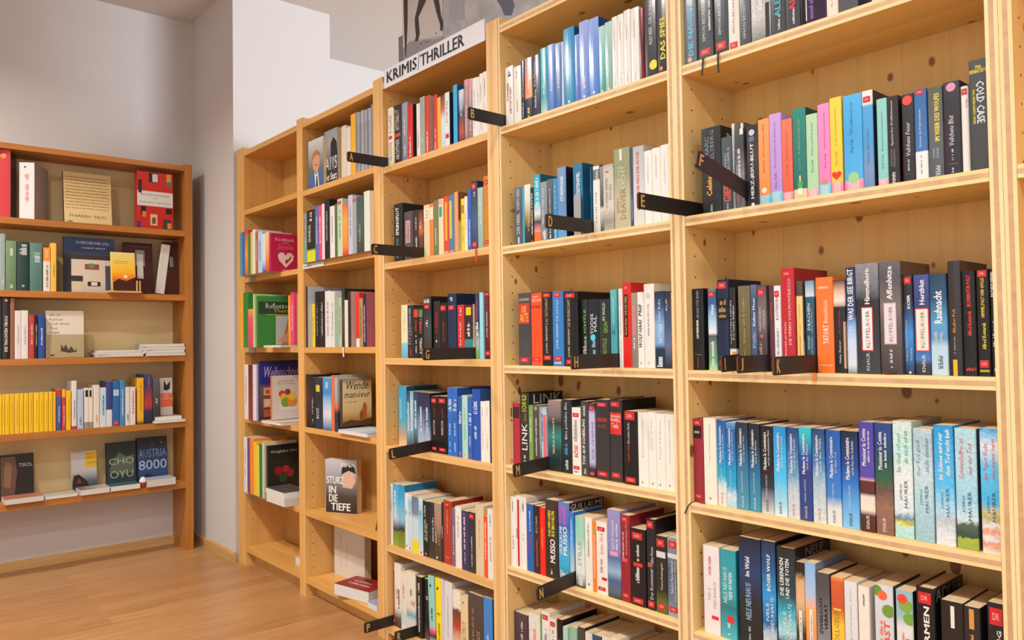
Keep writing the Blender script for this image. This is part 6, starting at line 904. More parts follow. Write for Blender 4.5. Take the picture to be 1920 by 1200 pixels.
def build_faces():
    for bay, k, s0, s1, d, h, th, sc, cov, items, label, kw in FACES:
        z = ST[bay][k-1]+kw.get('zoff', 0)+.0003
        if 'side' in kw:
            dep, vis = kw['side']; its = []
            for it in items:
                it = list(it)
                if it[0] == 'T': it[5] *= vis; it[6] *= vis
                elif it[0] in 'BX': it[4] *= vis; it[5] *= vis
                elif it[0] in 'DH': it[3] *= vis
                elif it[0] == 'P': it[2] = [(a*vis, s) for a, s in it[2]]
                its.append(tuple(it))
            b = book_shape('book', th, h, dep, sc, [], cov, 0, cover_items=its)
            b.matrix_world = frame(bay) @ Matrix.Translation(((s0+s1)/2, d, z))
        else:
            b = book_shape('book', th, h, s1-s0, sc, [], cov, 0, cover_items=items)
            m = Matrix.Translation((s0, d+th/2, z))
            if 'yaw' in kw: m = m @ Matrix.Rotation(R(kw['yaw']), 4, 'Z')
            if 'roll' in kw: m = m @ Matrix.Rotation(R(kw['roll']), 4, 'Y')
            if 'lean' in kw: m = m @ Matrix.Translation((0, th/2*0, th/2*math.sin(R(kw['lean'])))) @ Matrix.Rotation(-R(kw['lean']), 4, 'X')
            b.matrix_world = frame(bay) @ m @ Matrix.Rotation(-R(90), 4, 'Z')
        ck = 'cookbook' if 'cookbook' in label else 'book'; b.name = ck; tag(b, label, ck, 'books shown by their covers')
def flat(bay, sa, sb, d, dep, z, th, sc, top, label, items=(), cat='book', name='book', group='books lying flat', yaw=0):
    b = book_shape(name, th, sb-sa, dep, sc, [], top, 0, cover_items=items, pages=WHITE_PAGES)
    m = Matrix(((0, 0, 1, 0), (0, -1, 0, 0), (1, 0, 0, 0), (0, 0, 0, 1)))
    ctr = Matrix.Translation(((sa+sb)/2, d+dep/2, z+th/2+.0003)) @ Matrix.Rotation(R(yaw), 4, 'Z') @ Matrix.Translation((-(sb-sa)/2, dep/2, 0))
    b.matrix_world = frame(bay) @ ctr @ m
    return tag(b, label, cat, group)
# ---------------------------------------------------------------- room
def build_room():
    def wallmat(name, h, bump=.04):
        m, n, l, b = newmat(name); b.inputs['Base Color'].default_value = lrgb(h); b.inputs['Roughness'].default_value = .92
        nz = n.new('ShaderNodeTexNoise'); nz.inputs['Scale'].default_value = 260; nz.inputs['Detail'].default_value = 3
        tc = n.new('ShaderNodeTexCoord'); l.new(tc.outputs['Object'], nz.inputs['Vector'])
        bp = n.new('ShaderNodeBump'); bp.inputs['Strength'].default_value = bump; bp.inputs['Distance'].default_value = .002
        l.new(nz.outputs[0], bp.inputs['Height']); l.new(bp.outputs[0], b.inputs['Normal'])
        return m
    WALL = wallmat('white_plaster', '#cbc6c3'); CEIL = wallmat('ceiling_paint', '#cbc5bf')
    m, n, l, b = newmat('laminate_floor'); b.inputs['Roughness'].default_value = .33
    tc = n.new('ShaderNodeTexCoord'); mp = n.new('ShaderNodeMapping'); mp.inputs['Rotation'].default_value = (0, 0, R(90)); l.new(tc.outputs['Object'], mp.inputs[0])
    br = n.new('ShaderNodeTexBrick'); br.offset = .37; br.inputs['Scale'].default_value = 1
    br.inputs['Brick Width'].default_value = 1.1; br.inputs['Row Height'].default_value = .095; br.inputs['Mortar Size'].default_value = .0008; br.inputs['Mortar Smooth'].default_value = .3
    br.inputs['Color1'].default_value = lrgb('#ae8152'); br.inputs['Color2'].default_value = lrgb('#a07247'); br.inputs['Mortar'].default_value = lrgb('#96693e')
    l.new(mp.outputs[0], br.inputs['Vector'])
    mp2 = n.new('ShaderNodeMapping'); mp2.inputs['Scale'].default_value = (26, 2.2, 1); l.new(tc.outputs['Object'], mp2.inputs[0])
    nz = n.new('ShaderNodeTexNoise'); nz.inputs['Scale'].default_value = 2; nz.inputs['Detail'].default_value = 6; nz.inputs['Distortion'].default_value = .8; l.new(mp2.outputs[0], nz.inputs['Vector'])
    mr = n.new('ShaderNodeMapRange'); mr.inputs[1].default_value = .3; mr.inputs[2].default_value = .7; mr.inputs[3].default_value = .82; mr.inputs[4].default_value = 1.12; l.new(nz.outputs[0], mr.inputs[0])
    hs = n.new('ShaderNodeHueSaturation'); l.new(br.outputs[0], hs.inputs['Color']); l.new(mr.outputs[0], hs.inputs['Value']); l.new(hs.outputs[0], b.inputs['Base Color'])
    FLOOR = m
    x0, x1, y0, y1, H = -4.456, 3.4, -4.4, 4.0, 2.895
    def slab(name, *a):
        mb = MB(); mb.box(*a); return struct(mb.build(name))
    slab('floor', x0-.1, x1+.1, y0-.1, y1+.1, -.1, 0, FLOOR)
    slab('ceiling', x0-.1, x1+.1, y0-.1, y1+.1, H, H+.1, CEIL)
    slab('wall_left', x0-.1, x0, y0, y1, 0, H, WALL)
    slab('wall_pillar', x0, -3.858, -.010, .531, 0, H, WALL)
    def wall_with_opening(name, ax, at, th, a0, a1, oa0, oa1, oz0, oz1):
        mb = MB()
        for p0, p1, z0, z1 in ((a0, oa0, 0, H), (oa1, a1, 0, H), (oa0, oa1, 0, oz0), (oa0, oa1, oz1, H)):
            if ax == 'Y': mb.box(p0, p1, at, at+th, z0, z1, WALL)
            else: mb.box(at, at+th, p0, p1, z0, z1, WALL)
        return struct(mb.build(name))
    wall_with_opening('wall_front', 'Y', y0-.1, .1, x0, x1, -2.7, 2.1, .4, 2.7)
    wall_with_opening('wall_back', 'Y', y1, .1, x0, x1, -4.0, -2.0, 1.0, 2.5)  # opening added for the light that brightens the rear ceiling
    mb = MB()
    for p0, p1, z0, z1 in ((y0, -3.0, 0, H), (-.8, 1.0, 0, H), (3.2, y1, 0, H), (-3.0, -.8, 0, .65), (-3.0, -.8, 2.55, H), (1.0, 3.2, 0, .85), (1.0, 3.2, 2.55, H)): mb.box(x1, x1+.1, p0, p1, z0, z1, WALL)
    struct(mb.build('wall_right'))
    GL = plain('#ffffff', .02, name='window_glass'); gb = GL.node_tree.nodes['Principled BSDF']; gb.inputs['Transmission Weight'].default_value = 1; gb.inputs['IOR'].default_value = 1.02
    FRM = plain('#e4e2de', .4)
    def window(i, ax, at, a0, a1, z0, z1):
        mb = MB(); w_ = .06
        for p0, p1, q0, q1 in ((a0, a1, z0, z0+w_), (a0, a1, z1-w_, z1), (a0, a0+w_, z0, z1), (a1-w_, a1, z0, z1), ((a0+a1)/2-w_/2, (a0+a1)/2+w_/2, z0, z1)):
            if ax == 'Y': mb.box(p0, p1, at-.03, at+.03, q0, q1, FRM)
            else: mb.box(at-.03, at+.03, p0, p1, q0, q1, FRM)
        f = struct(mb.build('window_%d' % i))
        g = MB()
        if ax == 'Y': g.box(a0+w_, a1-w_, at-.004, at+.004, z0+w_, z1-w_, GL)
        else: g.box(at-.004, at+.004, a0+w_, a1-w_, z0+w_, z1-w_, GL)
        g.build('pane', f)
    window(1, 'Y', y0-.05, -2.7, 2.1, .4, 2.7); window(2, 'X', x1+.05, -3.0, -.8, .65, 2.55); window(3, 'X', x1+.05, 1.0, 3.2, .85, 2.55); window(4, 'Y', y1+.05, -4.0, -2.0, 1.0, 2.5)  # first: unseen, serves the front fill; last: added to brighten the rear ceiling
    BB = wood('baseboard_oak', '#c9a068', '#b38850', 'Y', rough=.5)
    mb = MB(); mb.prism([(x0, 0), (x0+.014, 0), (x0+.014, .04), (x0+.009, .045), (x0, .045)], 'Y', -4.4, -.011, BB)
    o = mb.build('baseboard_left'); struct(o)
    BB2 = wood('baseboard_oak_across', '#c9a068', '#b38850', 'X', rough=.5)
    mb = MB(); mb.prism([(-.010, 0), (-.024, 0), (-.024, .04), (-.019, .045), (-.010, .045)], 'X', x0+.015, -3.846, BB2)
    struct(mb.build('baseboard_pillar'))
def build_lamps():
    for i, (x, y) in enumerate(LAMPS):
        t = empty('ceiling_lamp', (x, y, 2.895), 'round white ceiling spotlight, %s along the shelves from the left' % ORD[i], 'lamp', 'ceiling spotlights')
        mb = MB(); mb.lathe([(.11, -.045), (.115, -.04), (.115, -.001)], plain('#e6e4e0', .4), 28); mb.build('housing', t)
        em = MATS.get('lamp_glow')
        if not em:
            em, n, l, b = newmat('lamp_glow'); b.inputs['Emission Color'].default_value = (1, .95, .86, 1); b.inputs['Emission Strength'].default_value = 6; b.inputs['Base Color'].default_value = (.9, .9, .9, 1)
        mb = MB(); mb.disc((0, 0, -.0455), .095, (0, 0, 1), em, 28); mb.build('diffuser', t)
        l = bpy.data.lights.new('lamp_light', 'AREA'); l.shape = 'DISK'; l.size = .19; l.energy = LAMP_POWER*(1.7 if i == 0 else 1); l.color = WARM; l.spread = R(150)
        o = bpy.data.objects.new('lamp_light', l); COL.objects.link(o); o.parent = t; o.location = (0, 0, -.05)
# ---------------------------------------------------------------- bookcases
HOLE = plain('#4a3018', .9)
def panel(mb, x0, x1, y0, y1, z0, z1, face, edge=None, mid=None, holes=0):
    mb.box(x0, x1, y0, y1, z0, z1, face)
    if edge:
        t = x1-x0
        for f0, f1, m in ((0, .3, edge), (.3, .7, mid), (.7, 1, edge)):
            mb.box(x0+t*f0, x0+t*f1, y0-.0012, y0+.0002, z0, z1, m)
    if holes:
        xx, nx = (x1+.0004, 1) if holes > 0 else (x0-.0004, -1)
        z = z0+.12
        while z < z1-.08:
            for y in (y0+.035, y1-.045): mb.disc((xx, y, z), .0024, (nx, 0, 0), HOLE, 8)
            z += .05
def shelf_board(mb, x0, x1, y0, y1, z0, z1, face, edge=None, mid=None):
    mb.box(x0, x1, y0, y1, z0, z1, face)
    if edge:
        t = z1-z0
        for f0, f1, m in ((0, .3, edge), (.3, .7, mid), (.7, 1, edge)): mb.box(x0, x1, y0-.0012, y0+.0002, z0+t*f0, z0+t*f1, m)
DEP = .205
def bookcase(label, bays, panels, top, zmax, woods, stag, has_edge):
    """panels: list of (name, x0, x1, holes side); bays: list of (key, x0, x1)"""
    wp, wsx, wbk, we, wm, wex, wmx = woods
    px = panels[0][1]
    t = empty('bookcase', (px, 0, 0), label, 'bookcase', 'bookcases along the wall')
    t.location = (0, 0, 0)
    for nm, x0, x1, hs in panels:
        mb = MB(); panel(mb, x0, x1, 0, DEP, 0, zmax, wp, we if has_edge else None, wm, hs); mb.build(nm, t)
    for key, x0, x1 in bays:
        for i, z in enumerate(ST[key]):
            mb = MB(); shelf_board(mb, x0+.0006, x1-.0006, .0005, DEP-.001, z-.023, z, wsx, wex if has_edge else None, wmx); mb.build('shelf', t)
        mb = MB(); shelf_board(mb, x0+.0006, x1-.0006, .0005, DEP-.001, top-.024, top, wsx, wex if has_edge else None, wmx); mb.build('top_board', t)
        mb = MB(); mb.box(x0-.004, x1+.004, DEP+.0005, DEP+.012, .02, top, wbk); mb.build('back_panel', t)
        mb = MB(); mb.box(x0+.001, x1-.001, .045, .06, 0, ST[key][-1]-.0235, wp); mb.build('plinth', t)
    return t
def build_cases():
    A = [wood('beech_upright', '#dcab66', '#cc9850', 'Z', rough=.4), wood('beech_board', '#d8a55e', '#c48c44', 'X', rough=.4), wood('beech_back', '#d0a05a', '#c08c46', 'Z', rough=.5), None, None, None, None]
    B3 = [wood('pine_amber_upright', '#e6bb7a', '#d2a05a', 'Z', knots=.06, stave=.055), wood('pine_amber_board', '#e0b068', '#ca954c', 'X', knots=.06, stave=.05), wood('pine_amber_back', '#dcaa60', '#c9934a', 'Z', knots=.04, normal='Y'),
          wood('pine_amber_edge', '#e2bd86', '#cfa468', 'Z'), wood('pine_amber_core', '#d3aa70', '#bf9258', 'Z'), wood('pine_amber_edge_x', '#dcb47a', '#c89b5c', 'X'), wood('pine_amber_core_x', '#d6ac70', '#c4975a', 'X')]
    P = [wood('pine_upright', '#f2d292', '#e6bd78', 'Z', knots=.13, stave=.06), wood('pine_board', '#efcb84', '#e2b568', 'X', knots=.13, stave=.06), wood('pine_back', '#efc67c', '#e2b162', 'Z', knots=.155, stave=.095, normal='Y'),
         wood('pine_edge', '#f0d4a4', '#e4be84', 'Z'), wood('pine_core', '#c6a278', '#a98460', 'X', grain=.7), wood('pine_edge_x', '#f0d4a0', '#e4be80', 'X'), wood('pine_core_x', '#ccaa80', '#b08a64', 'Z', grain=.7)]
    bookcase('low beech bookcase of two bays, left end of the long shelf wall', [('1', -3.7500, -3.1602), ('2', -3.1036, -2.5153)],
             [('side_panel', -3.842, -3.7500, 1), ('partition', -3.1602, -3.1036, 1), ('side_panel', -2.5153, -2.4822, 0)], 2.033, 2.055, A, 0, False)
    bookcase('amber pine bookcase with the black and white genre sign on top', [('3', -2.4462, -1.8388)], [('side_panel', -2.4816, -2.4462, 1), ('side_panel', -1.8388, -1.7932, 0)], 2.031, 2.055, B3, 0, True)
    bookcase('middle pine bookcase, between the signed bookcase and the rightmost tall one', [('4', -1.7746, -1.1517)], [('side_panel', -1.7928, -1.7746, 1), ('side_panel', -1.1517, -1.1318, 0)], 2.031, 2.055, P, 0, True)
    bookcase('right pine bookcase holding the row of colourful striped spines', [('5', -1.1089, -.4685)], [('side_panel', -1.1314, -1.1089, 1), ('side_panel', -.4685, -.4482, 0)], 2.031, 2.055, P, 0, True)
    ST['6'] = [1.719, 1.36, 1.0, .67, .39, .075]
    bookcase('pine bookcase at right edge of photo, only its bright left panel showing', [('6', -.4270, .2000)], [('side_panel', -.4476, -.4270, 1), ('side_panel', .2, .2225, 0)], 2.031, 2.055, P, 0, True)
    # corner bookcase on the left wall
    wz = wood('oak_upright', '#b8772f', '#a06424', 'Z', knots=.03, rough=.45); wy = wood('oak_board', '#b8752e', '#9d6122', 'Y', knots=.03, rough=.45)
    t = empty('bookcase', (0, 0, 0), 'dark honey corner bookcase on the left wall with pale yellow back', 'bookcase', 'bookcases along the wall')
    ye, ys = -.1228, -1.62
    for a, b_ in ((ye, -.084), (ys-.04, ys)):
        mb = MB(); mb.box(-4.455, XL, a, b_, 0, 2.043, wz); mb.build('side_panel', t)
    for z, th in [(2.033, .026)]+[(z, .030) for z in ST['L']]:
        mb = MB(); mb.box(-4.450, XL-.0004, ys+.0005, ye-.0005, z-th, z, wy); mb.build('shelf' if z < 2 else 'top_board', t)
    mb = MB(); mb.box(-4.4552, -4.4505, ys, ye, ST['L'][4]-.02, 2.02, plain('#f4dca4', .6)); mb.build('back_panel', t)
# ---------------------------------------------------------------- things on the cases
def build_sign():
    mb = MB(); x0, x1, z0, z1 = -2.427, -1.8415, 2.0035, 2.072
    mb.box(x0, x1, -.0045, -.0015, z0, z1, plain('#eceef4', .5))
    at = lambda a, s, l: (x0+a*(x1-x0), -.0045-l, z0+s*(z1-z0)); ink = '#26262c'
    draw(mb, [('T', 'KRIMIS', ink, .22, .84, .03, .365, 'hb'), ('T', '/', ink, .12, .92, .372, .395, 'h'), ('T', 'THRILLER', ink, .22, .82, .402, .825, 'hb')], at, x1-x0, z1-z0)
    tag(mb.build('shelf_sign'), 'long white sign reading KRIMIS/THRILLER on top edge of bookcase', 'sign')
def build_poster():
    m, n, l, b = newmat('poster_print'); b.inputs['Roughness'].default_value = .55
    tc = n.new('ShaderNodeTexCoord'); nz = n.new('ShaderNodeTexNoise'); nz.inputs['Scale'].default_value = 9; nz.inputs['Detail'].default_value = 8; nz.inputs['Roughness'].default_value = .65
    l.new(tc.outputs['Object'], nz.inputs['Vector']); rp = n.new('ShaderNodeValToRGB'); e = rp.color_ramp.elements
    e[0].position = .3; e[0].color = lrgb('#98979a'); e[1].position = .7; e[1].color = lrgb('#cccac8'); l.new(nz.outputs[0], rp.inputs[0]); l.new(rp.outputs[0], b.inputs['Base Color'])
    mb = MB(); Y = .12
    mb.box(-2.491, -1.16, Y, Y+.004, 2.0325, 2.72, m)
    o = mb
    def shape(pts, col, q=0): mb.face([(x, Y-.0006-.0002*q, z) for x, z in pts], plain(col, .55))
    ground = [(-2.491, 2.0325), (-2.491, 2.20), (-2.44, 2.212), (-2.39, 2.196), (-2.33, 2.186), (-2.28, 2.172), (-2.2285, 2.166), (-2.2285, 2.0325)]
    shape([(-2.491, 2.2), (-2.491, 2.72), (-2.228, 2.72), (-2.228, 2.17), (-2.33, 2.19), (-2.44, 2.215)], '#d2cecb', 0)
    shape(ground, '#979397', 1)
    shape([(-2.18, 2.72), (-2.108, 2.72), (-2.108, 2.257), (-2.101, 2.182), (-2.193, 2.22), (-2.175, 2.3)], '#a3a6b0', 1)
    shape([(-1.95, 2.72), (-1.85, 2.72), (-1.847, 2.166), (-1.840, 2.144), (-1.856, 2.119), (-1.891, 2.131), (-1.906, 2.163), (-1.929, 2.195)], '#66677a', 1)
    dk = '#463f40'
    shape([(-2.484, 2.42), (-2.482, 2.386), (-2.479, 2.266), (-2.474, 2.165), (-2.468, 2.166), (-2.457, 2.279), (-2.453, 2.376), (-2.452, 2.42)], dk, 3)
    shape([(-2.372, 2.42), (-2.378, 2.35), (-2.392, 2.32), (-2.407, 2.29), (-2.406, 2.258), (-2.4, 2.221), (-2.409, 2.203), (-2.388, 2.198), (-2.375, 2.222), (-2.383, 2.286), (-2.352, 2.314), (-2.33, 2.333), (-2.32, 2.42)], dk, 3)
    shape([(-2.295, 2.42), (-2.285, 2.318), (-2.268, 2.267), (-2.246, 2.215), (-2.245, 2.192), (-2.231, 2.188), (-2.227, 2.218), (-2.239, 2.246), (-2.251, 2.306), (-2.25, 2.42)], dk, 3)
    shape([(-2.49, 2.41), (-2.484, 2.55), (-2.25, 2.56), (-2.24, 2.41), (-2.33, 2.44), (-2.42, 2.43)], dk, 3)
    shape([(-2.2290, 2.0325), (-2.2290, 2.72), (-2.2280, 2.72), (-2.2280, 2.0325)], '#6c6a6c', 2)
    r = random.Random(3)
    for i in range(46):
        x = r.uniform(-2.48, -2.24); z = r.uniform(2.05, 2.19); s = r.uniform(.003, .010)
        shape([(x, z), (x+s, z-s*.3), (x+s*1.1, z+s*.4), (x+.2*s, z+s*.6)], r.choice(('#5a5558', '#8d898a', '#69656a')), 2)
    # overlapping lower print sheet
    mb.box(-2.519, -2.4915, Y-.002, Y+.002, 2.0325, 2.252, plain('#7d797a', .55))
    tag(mb.build('photo_poster'), 'large grey photo poster of a dog\'s legs standing on top of the bookcases', 'poster')
DIVS = {  # letter: bay, row, x, tip y, drop of the tip in degrees
    'A': ('3', 1, -.150, 0), 'B': ('4', 1, -.128, 0), 'C': ('3', 2, -.185, 0), 'D': ('4', 2, -.157, 0), 'E': ('5', 2, -.175, 0), 'F': ('5', 2, -.178, -14), 'G': ('3', 3, -.177, 0), 'H': ('4', 3, -.156, 0),
    'I': ('5', 3, -.044, 2), 'J': ('5', 3, -.101, 0), 'K': ('5', 3, -.144, 0), 'L': ('3', 4, -.143, 4), 'M': ('4', 4, -.108, 3), 'N': ('4', 5, -.128, 5), 'P': ('3', 6, -.100, 0), 'R': ('3', 6, -.066, 0)}
def build_dividers():
    wd = wood('dark_stained_wood', '#2f2826', '#241e1d', 'Y', rough=.45); ed = plain('#5a2f22', .5)
    for let, (bay, k, yt, drop) in DIVS.items():
        x = DIVX[let]; z = ST[bay][k-1]+.0006; h = .036; L = .1-yt; t = .0048
        mb = MB(); c = .004
        mb.prism([(-L, c), (-L+c, 0), (0, 0), (0, h), (-L+c, h), (-L, h-c)], 'X', 0, t, wd)
        mb.box(.0002, t-.0002, -L-.0004, -L, c, h-c, ed)
        o = mb.build('divider_board')
        if drop >= 0: piv = 0; m = Matrix.Translation((x, 0, z)) @ Matrix.Rotation(R(drop), 4, 'X') @ Matrix.Translation((0, .1, 0))
        else: m = Matrix.Translation((x, .1, z)) @ Matrix.Rotation(R(drop), 4, 'X')
        o.matrix_world = m
        lb = MB(); wv, fs = lettering(let, True, False); wl = {'I': .004, 'J': .010}.get(let, .0135)
        lb.faces([(t+.0006+q, -L+.008+u*wl, .0045+v*.027) for u, v, q in wv], fs, plain('#c9a060', .5))
        q = lb.build('letter', o); q['label'] = 'gold letter %s' % let
        tag(o, 'dark wooden divider board marked %s jutting out from the books' % let, 'divider', 'lettered divider boards')
def build_small():
    W_ = '#e9e6e0'
    for i, (sa, sb, th, dz) in enumerate(((-.545, -.33, .011, 0), (-.55, -.325, .011, .0115), (-.54, -.335, .010, .023))):
        flat('L', sa, sb, -.004+.003*i, .16, ST['L'][2]+dz, th, W_, '#d0cdc8', '%s white booklet of the low pile, third shelf of corner bookcase' % ('lowest', 'middle', 'topmost')[i], cat='booklet', name='booklet', group='low pile of white booklets', yaw=(-2, 2, -1)[i])
    for i in range(4):
        flat('L', -.32, -.128, -.012+.002*i, .19, ST['L'][2]+.0158*i, .0152, W_, ('#d0ccc8', '#d6d2ce', '#cfc8c4', '#8a6a60')[i], '%s white booklet of the high pile beside the right panel, third shelf' % ('lowest', 'second lowest', 'second highest', 'topmost')[i], cat='booklet', name='booklet', group='high pile of white booklets', yaw=(1, -2, 2, -1)[i])
    flat('L', -.283, -.127, -.012, .135, ST['L'][3], .0125, '#e0ddd8', '#d9d6d0', 'white book lying flat at right end of fourth shelf, lower of two')
    flat('L', -.273, -.143, 0, .12, ST['L'][3]+.0132, .018, '#d9cfb8', '#c9c4b8', 'cream book lying flat at right end of fourth shelf, upper of two')
    Z5 = ST['L'][4]
    flat('L', -.931, -.776, -.02, .115, Z5, .026, '#8a4a3a', '#a86a54', 'white edged book with reddish cover lying flat below black rock book')
    flat('L', -.770, -.632, -.004, .1, Z5, .016, '#c9c4ac', '#a9a898', 'thin cream book lying flat between the reddish and patterned flat books')
    flat('L', -.620, -.492, -.015, .11, Z5, .027, '#a8a49c', 'n:#6a6460@0,#b9b4a8@1', 'patterned book lying flat before the grey and yellow book, lowest shelf')
    flat('L', -.487, -.350, -.012, .105, Z5, .026, '#4a6a70', '#3a5a64', 'teal covered book lying flat in front of the dark teal mountain book')
    flat('L', -.318, -.180, -.02, .105, Z5, .036, '#c4c0c0', '#a9aab4', 'thick pale book lying flat before large blue lettered book, lowest shelf')
    # small cup shaped ornament
    t = empty('ornament', (0, 0, 0), 'tiny red pot with white fluffy top between two flat books', 'ornament')
    t.matrix_world = FR['L'] @ Matrix.Translation((-.334, .004, Z5+.0005))
    mb = MB(); mb.lathe([(.0085, 0), (.010, .002), (.0125, .022), (.0125, .024)], plain('#a8282c', .4), 18); mb.build('pot', t)
    mb = MB(); mb.lathe([(.0125, .024), (.0165, .028), (.0172, .033), (.015, .039), (.013, .041), (.0125, .046), (.008, .051), (.003, .053)], plain('#eeeae6', .8), 18); mb.build('fluffy_top', t)
    # little wooden easel under the sunset book
    wd = wood('easel_wood', '#d9b070', '#c4985a', 'Z', rough=.6)
    t = empty('book_stand', (0, 0, 0), 'small pale wooden stand with pegs holding the sunset book', 'stand'); t.matrix_world = FR['L'] @ Matrix.Translation((-.425, -.03, ST['L'][1]+.0004))
    for nm, a in (('base_bar', (-.075, .075, .0, .045, 0, .010)), ('ledge', (-.075, .075, -.022, 0, 0, .006))):
        mb = MB(); mb.box(*a, wd); mb.build(nm, t, bevel=.001)
    for px in (-.065, .048, .062):
        mb = MB(); mb.box(px, px+.006, -.020, -.014, .006, .062, wd); mb.build('peg', t)
    # second bay
    flat('2', -2.785, -2.56, -.012, .15, ST['2'][3], .014, '#e6e6e4', 'g:#a9c4d8@0,#d9e2e6@.5,#8fb0c4@1', 'white edged pale blue book lying flat below the sandy book, second bay')
    flat('2', -2.83, -2.63, .0, .12, ST['2'][5], .045, '#7a1f20', '#8a2422', 'thick red covered book lying flat on lowest shelf of second bay', [('X', '#d9b0a0', .2, .8, .55, .7), ('X', '#d9b0a0', .2, .7, .35, .45), ('P', '#2a2626', [(.2, .3), (.3, .6), (.25, .7), (.15, .4)])], yaw=12)
    flat('2', -2.592, -2.522, .0, .13, ST['2'][5], .022, '#a9b4d8', '#8a9ccc', 'pale blue book lying flat beside right panel, lowest shelf of second bay')
    for i, (sa, sb, hh) in enumerate(((-2.66, -2.63, .21), (-2.628, -2.595, .2), (-2.593, -2.56, .205))):
        b = book_shape('book', sb-sa, hh, .07, '#2a2624', [], None, 0); b.matrix_world = Matrix.Translation(((sa+sb)/2, .13, ST['2'][5]+.0004))
        tag(b, 'dark book at the back of lowest shelf, %s of three, second bay' % ('left', 'middle', 'right')[i], 'book', 'dark books at back of the lowest shelf')
    for i in range(3):
        mb = MB(); sh = .004*i
        n = 8; cols = ('#5a4a44', '#6f6058', '#8a7a70')
        pts = [(-.0+.035*math.sin(j/n*1.3), .14*j/n) for j in range(n+1)]
        v = []; f = []
        for x, z in pts:
            for d in (0, .09): v += [(x, d, z), (x+.0012, d, z)]
        for j in range(n):
            a = 4*j; b = a+4
            f += [(a, a+2, b+2, b), (a+1, b+1, b+3, a+3), (a, b, b+1, a+1), (a+2, a+3, b+3, b+2)]
        f += [(0, 1, 3, 2), (4*n, 4*n+2, 4*n+3, 4*n+1)]
        mb.faces(v, f, plain(cols[i], .5)); o = mb.build('leaflet'); o.location = (-2.580+sh*1.4, .03, ST['2'][4]+.0004)
        tag(o, 'curled brown leaflet leaning on right panel of fifth shelf, %s of three' % ('left', 'middle', 'right')[i], 'leaflet', 'curled leaflets on the fifth shelf')
    # left bay
    flat('1', -3.45, -3.24, -.045, .17, ST['1'][3], .011, '#d9d2c8', 'n:#c9b0a0@0,#e0d8d0@.5,#b88a7a@1', 'thin white food magazine lying flat below the fruit book, left bay', cat='magazine', name='magazine')
    flat('1', -3.40, -3.21, -.045, .13, ST['1'][4], .034, '#dcd8d0', '#d9d4cc', 'white book lying flat below cream book, fifth shelf of left bay')
    flat('1', -3.42, -3.225, -.04, .12, ST['1'][4]+.0345, .024, '#c9b890', '#4a4a44', 'cream edged book lying flat on the white book, fifth shelf of left bay')
    flat('1', -3.42, -3.24, -.045, .105, ST['1'][2], .010, '#c9b0b4', 'n:#b0808a@0,#d9d0c4@.6,#8a9a8a@1', 'magazine lying flat in front of the green health book, left bay', cat='magazine', name='magazine')
    flat('1', -3.60, -3.53, .03, .05, ST['1'][0], .008, '#eeeae4', '#e6e2dc', 'small white card lying alone on the empty top shelf, left bay', cat='card', name='card')
    flat('1', -3.31, -3.24, .05, .06, ST['1'][5], .03, '#d9d4d0', '#c9c4c0', 'small white box-like book alone on lowest shelf, left bay')
    mb = MB(); mb.box(-3.0995, -2.91, -.0035, -.0008, ST['2'][1]-.022, ST['2'][1]-.002, plain('#dcdcdc', .4))
    draw(mb, [('X', '#9a9aa0', .3, .7, .06, .45)], lambda a, s, l: (-3.0995+a*.1895, -.0035-l, ST['2'][1]-.022+s*.02), .1895, .02)
    tag(mb.build('label_strip'), 'white label strip on front edge of second shelf, second bay', 'label')
    for k, zz in ((1, ST['1'][1]), (2, ST['1'][2]), (4, ST['1'][4])):
        g = plain('#d8d4d0', .15, name='clear_plastic'); g.node_tree.nodes['Principled BSDF'].inputs['Transmission Weight'].default_value = .6
        mb = MB(); mb.box(-3.70, -3.62, -.004, -.0008, zz-.024, zz-.002, g)
        tag(mb.build('label_holder'), 'clear plastic label holder on %s edge, left bay' % ROWN[k], 'label', 'plastic label holders')
    # metal book end
    mb = MB(); x = BEND; h = .112
    prof = [(x, 0), (x+.026, 0), (x+.026, h-.008), (x+.0225, h-.002), (x+.018, h), (x+.008, h), (x+.0035, h-.002), (x, h-.008)]
    mb.prism([(p, ST['4'][1]+.0005+q) for p, q in prof], 'Y', .004, .006, plain('#a4a7aa', .35, .6))
    mb.box(x, x+.026, .006, .03, ST['4'][1]+.0003, ST['4'][1]+.0013, plain('#a4a7aa', .35, .6))
    tag(mb.build('bookend'), 'grey metal bookend with rounded corners behind divider D', 'bookend')
    def rb(key, col, w_, pts):
        b = BOOKS[key]; ribbon(b, col, w_, pts)
    rb(('5', 1, 1), '#26221f', .0045, [(.03, .0004, .002), (-.0145, .0004, .002), (-.0155, -.012, .002), (-.0155, -.040, -.001)])
    rb(('5', 1, 2), '#26221f', .0045, [(.03, .0004, 0), (-.0145, .0004, 0), (-.0155, -.012, 0), (-.0155, -.046, .001)])
    rb(('3', 2, 15), '#d83a24', .006, [(.03, .0004, .006), (-.0245, .0004, .006), (-.0255, -.012, .006), (-.0255, -.042, .009)])
    rb(('5', 3, 17), '#cf2a20', .018, [(.03, .0004, 0), (-.011, .0004, 0), (-.016, .003, -.006)])
    rb(('5', 4, 0), '#1d1a1a', .003, [(.03, .0004, -.010), (-.0115, .0004, -.012), (-.014, -.008, -.020), (-.015, -.028, -.030)])
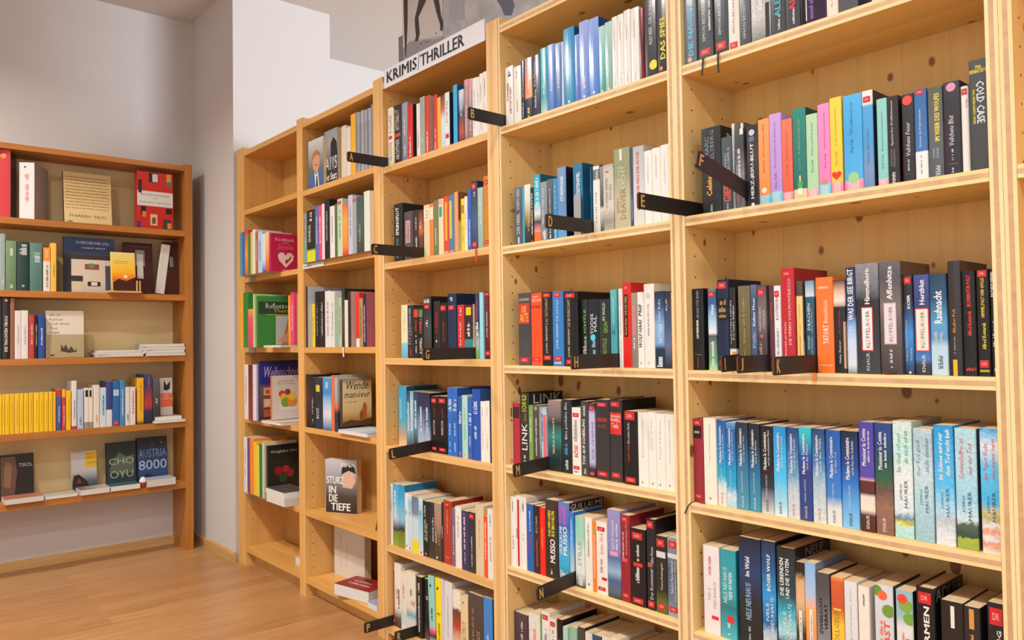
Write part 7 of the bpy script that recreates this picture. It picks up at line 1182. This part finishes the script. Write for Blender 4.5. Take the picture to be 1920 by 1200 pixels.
    rb(('5', 3, 13), '#e8762c', .006, [(.03, .0004, -.012), (-.022, .0004, -.012), (-.0235, -.010, -.013), (-.0235, -.016, -.014)])
    rb(('2', 3, 10), '#e6e2de', .010, [(.03, .0004, 0), (-.027, .0004, 0), (-.0285, -.015, 0), (-.0285, -.038, .004)])
def merge_small_books():
    """past about 300 books in view: the smallest in the photo become one object"""
    bpy.context.view_layer.update()
    cam = SC.camera.matrix_world.inverted()
    def px(o):
        P = []
        for c in o.bound_box:
            q = cam @ (o.matrix_world @ Vector(c)); P.append((960-1455*q.x/q.z, 600+1455*q.y/q.z))
        ax = (max(0, min(p[0] for p in P)), min(1920, max(p[0] for p in P))); ay = (max(0, min(p[1] for p in P)), min(1200, max(p[1] for p in P)))
        return max(0, ax[1]-ax[0])*max(0, ay[1]-ay[0])
    bk = [o for o in SC.objects if o.get('category') == 'book']
    bk.sort(key=px, reverse=True)
    small = bk[KEEP:]; V = []; F = []; MI = []; UV = []; ms = {}
    for o in small:
        for q in [o]+list(o.children):
            me = q.data; base = len(V); mw = q.matrix_world
            V += [tuple(mw @ v.co) for v in me.vertices]
            uv = me.uv_layers[0].data if me.uv_layers else None
            for p in me.polygons:
                F.append(tuple(base+i for i in p.vertices)); m = me.materials[p.material_index]
                MI.append(ms.setdefault(m.name, len(ms)))
                for li in p.loop_indices: UV += list(uv[li].uv) if uv else [0, 0]
    for o in small:
        for q in list(o.children): bpy.data.objects.remove(q)
        bpy.data.objects.remove(o)
    me = bpy.data.meshes.new('books'); me.from_pydata(V, [], F)
    for nm in ms: me.materials.append(bpy.data.materials[nm])
    me.polygons.foreach_set('material_index', MI); me.update()
    u = me.uv_layers.new(name='print'); u.data.foreach_set('uv', UV)
    o = bpy.data.objects.new('books', me); COL.objects.link(o)
    tag(o, 'remaining small and narrow books filling the far shelves on the left', 'books'); o['kind'] = 'stuff'
build_room(); build_lamps(); build_cases(); build_rows(); build_faces(); build_sign(); build_poster(); build_dividers(); build_small(); merge_small_books()
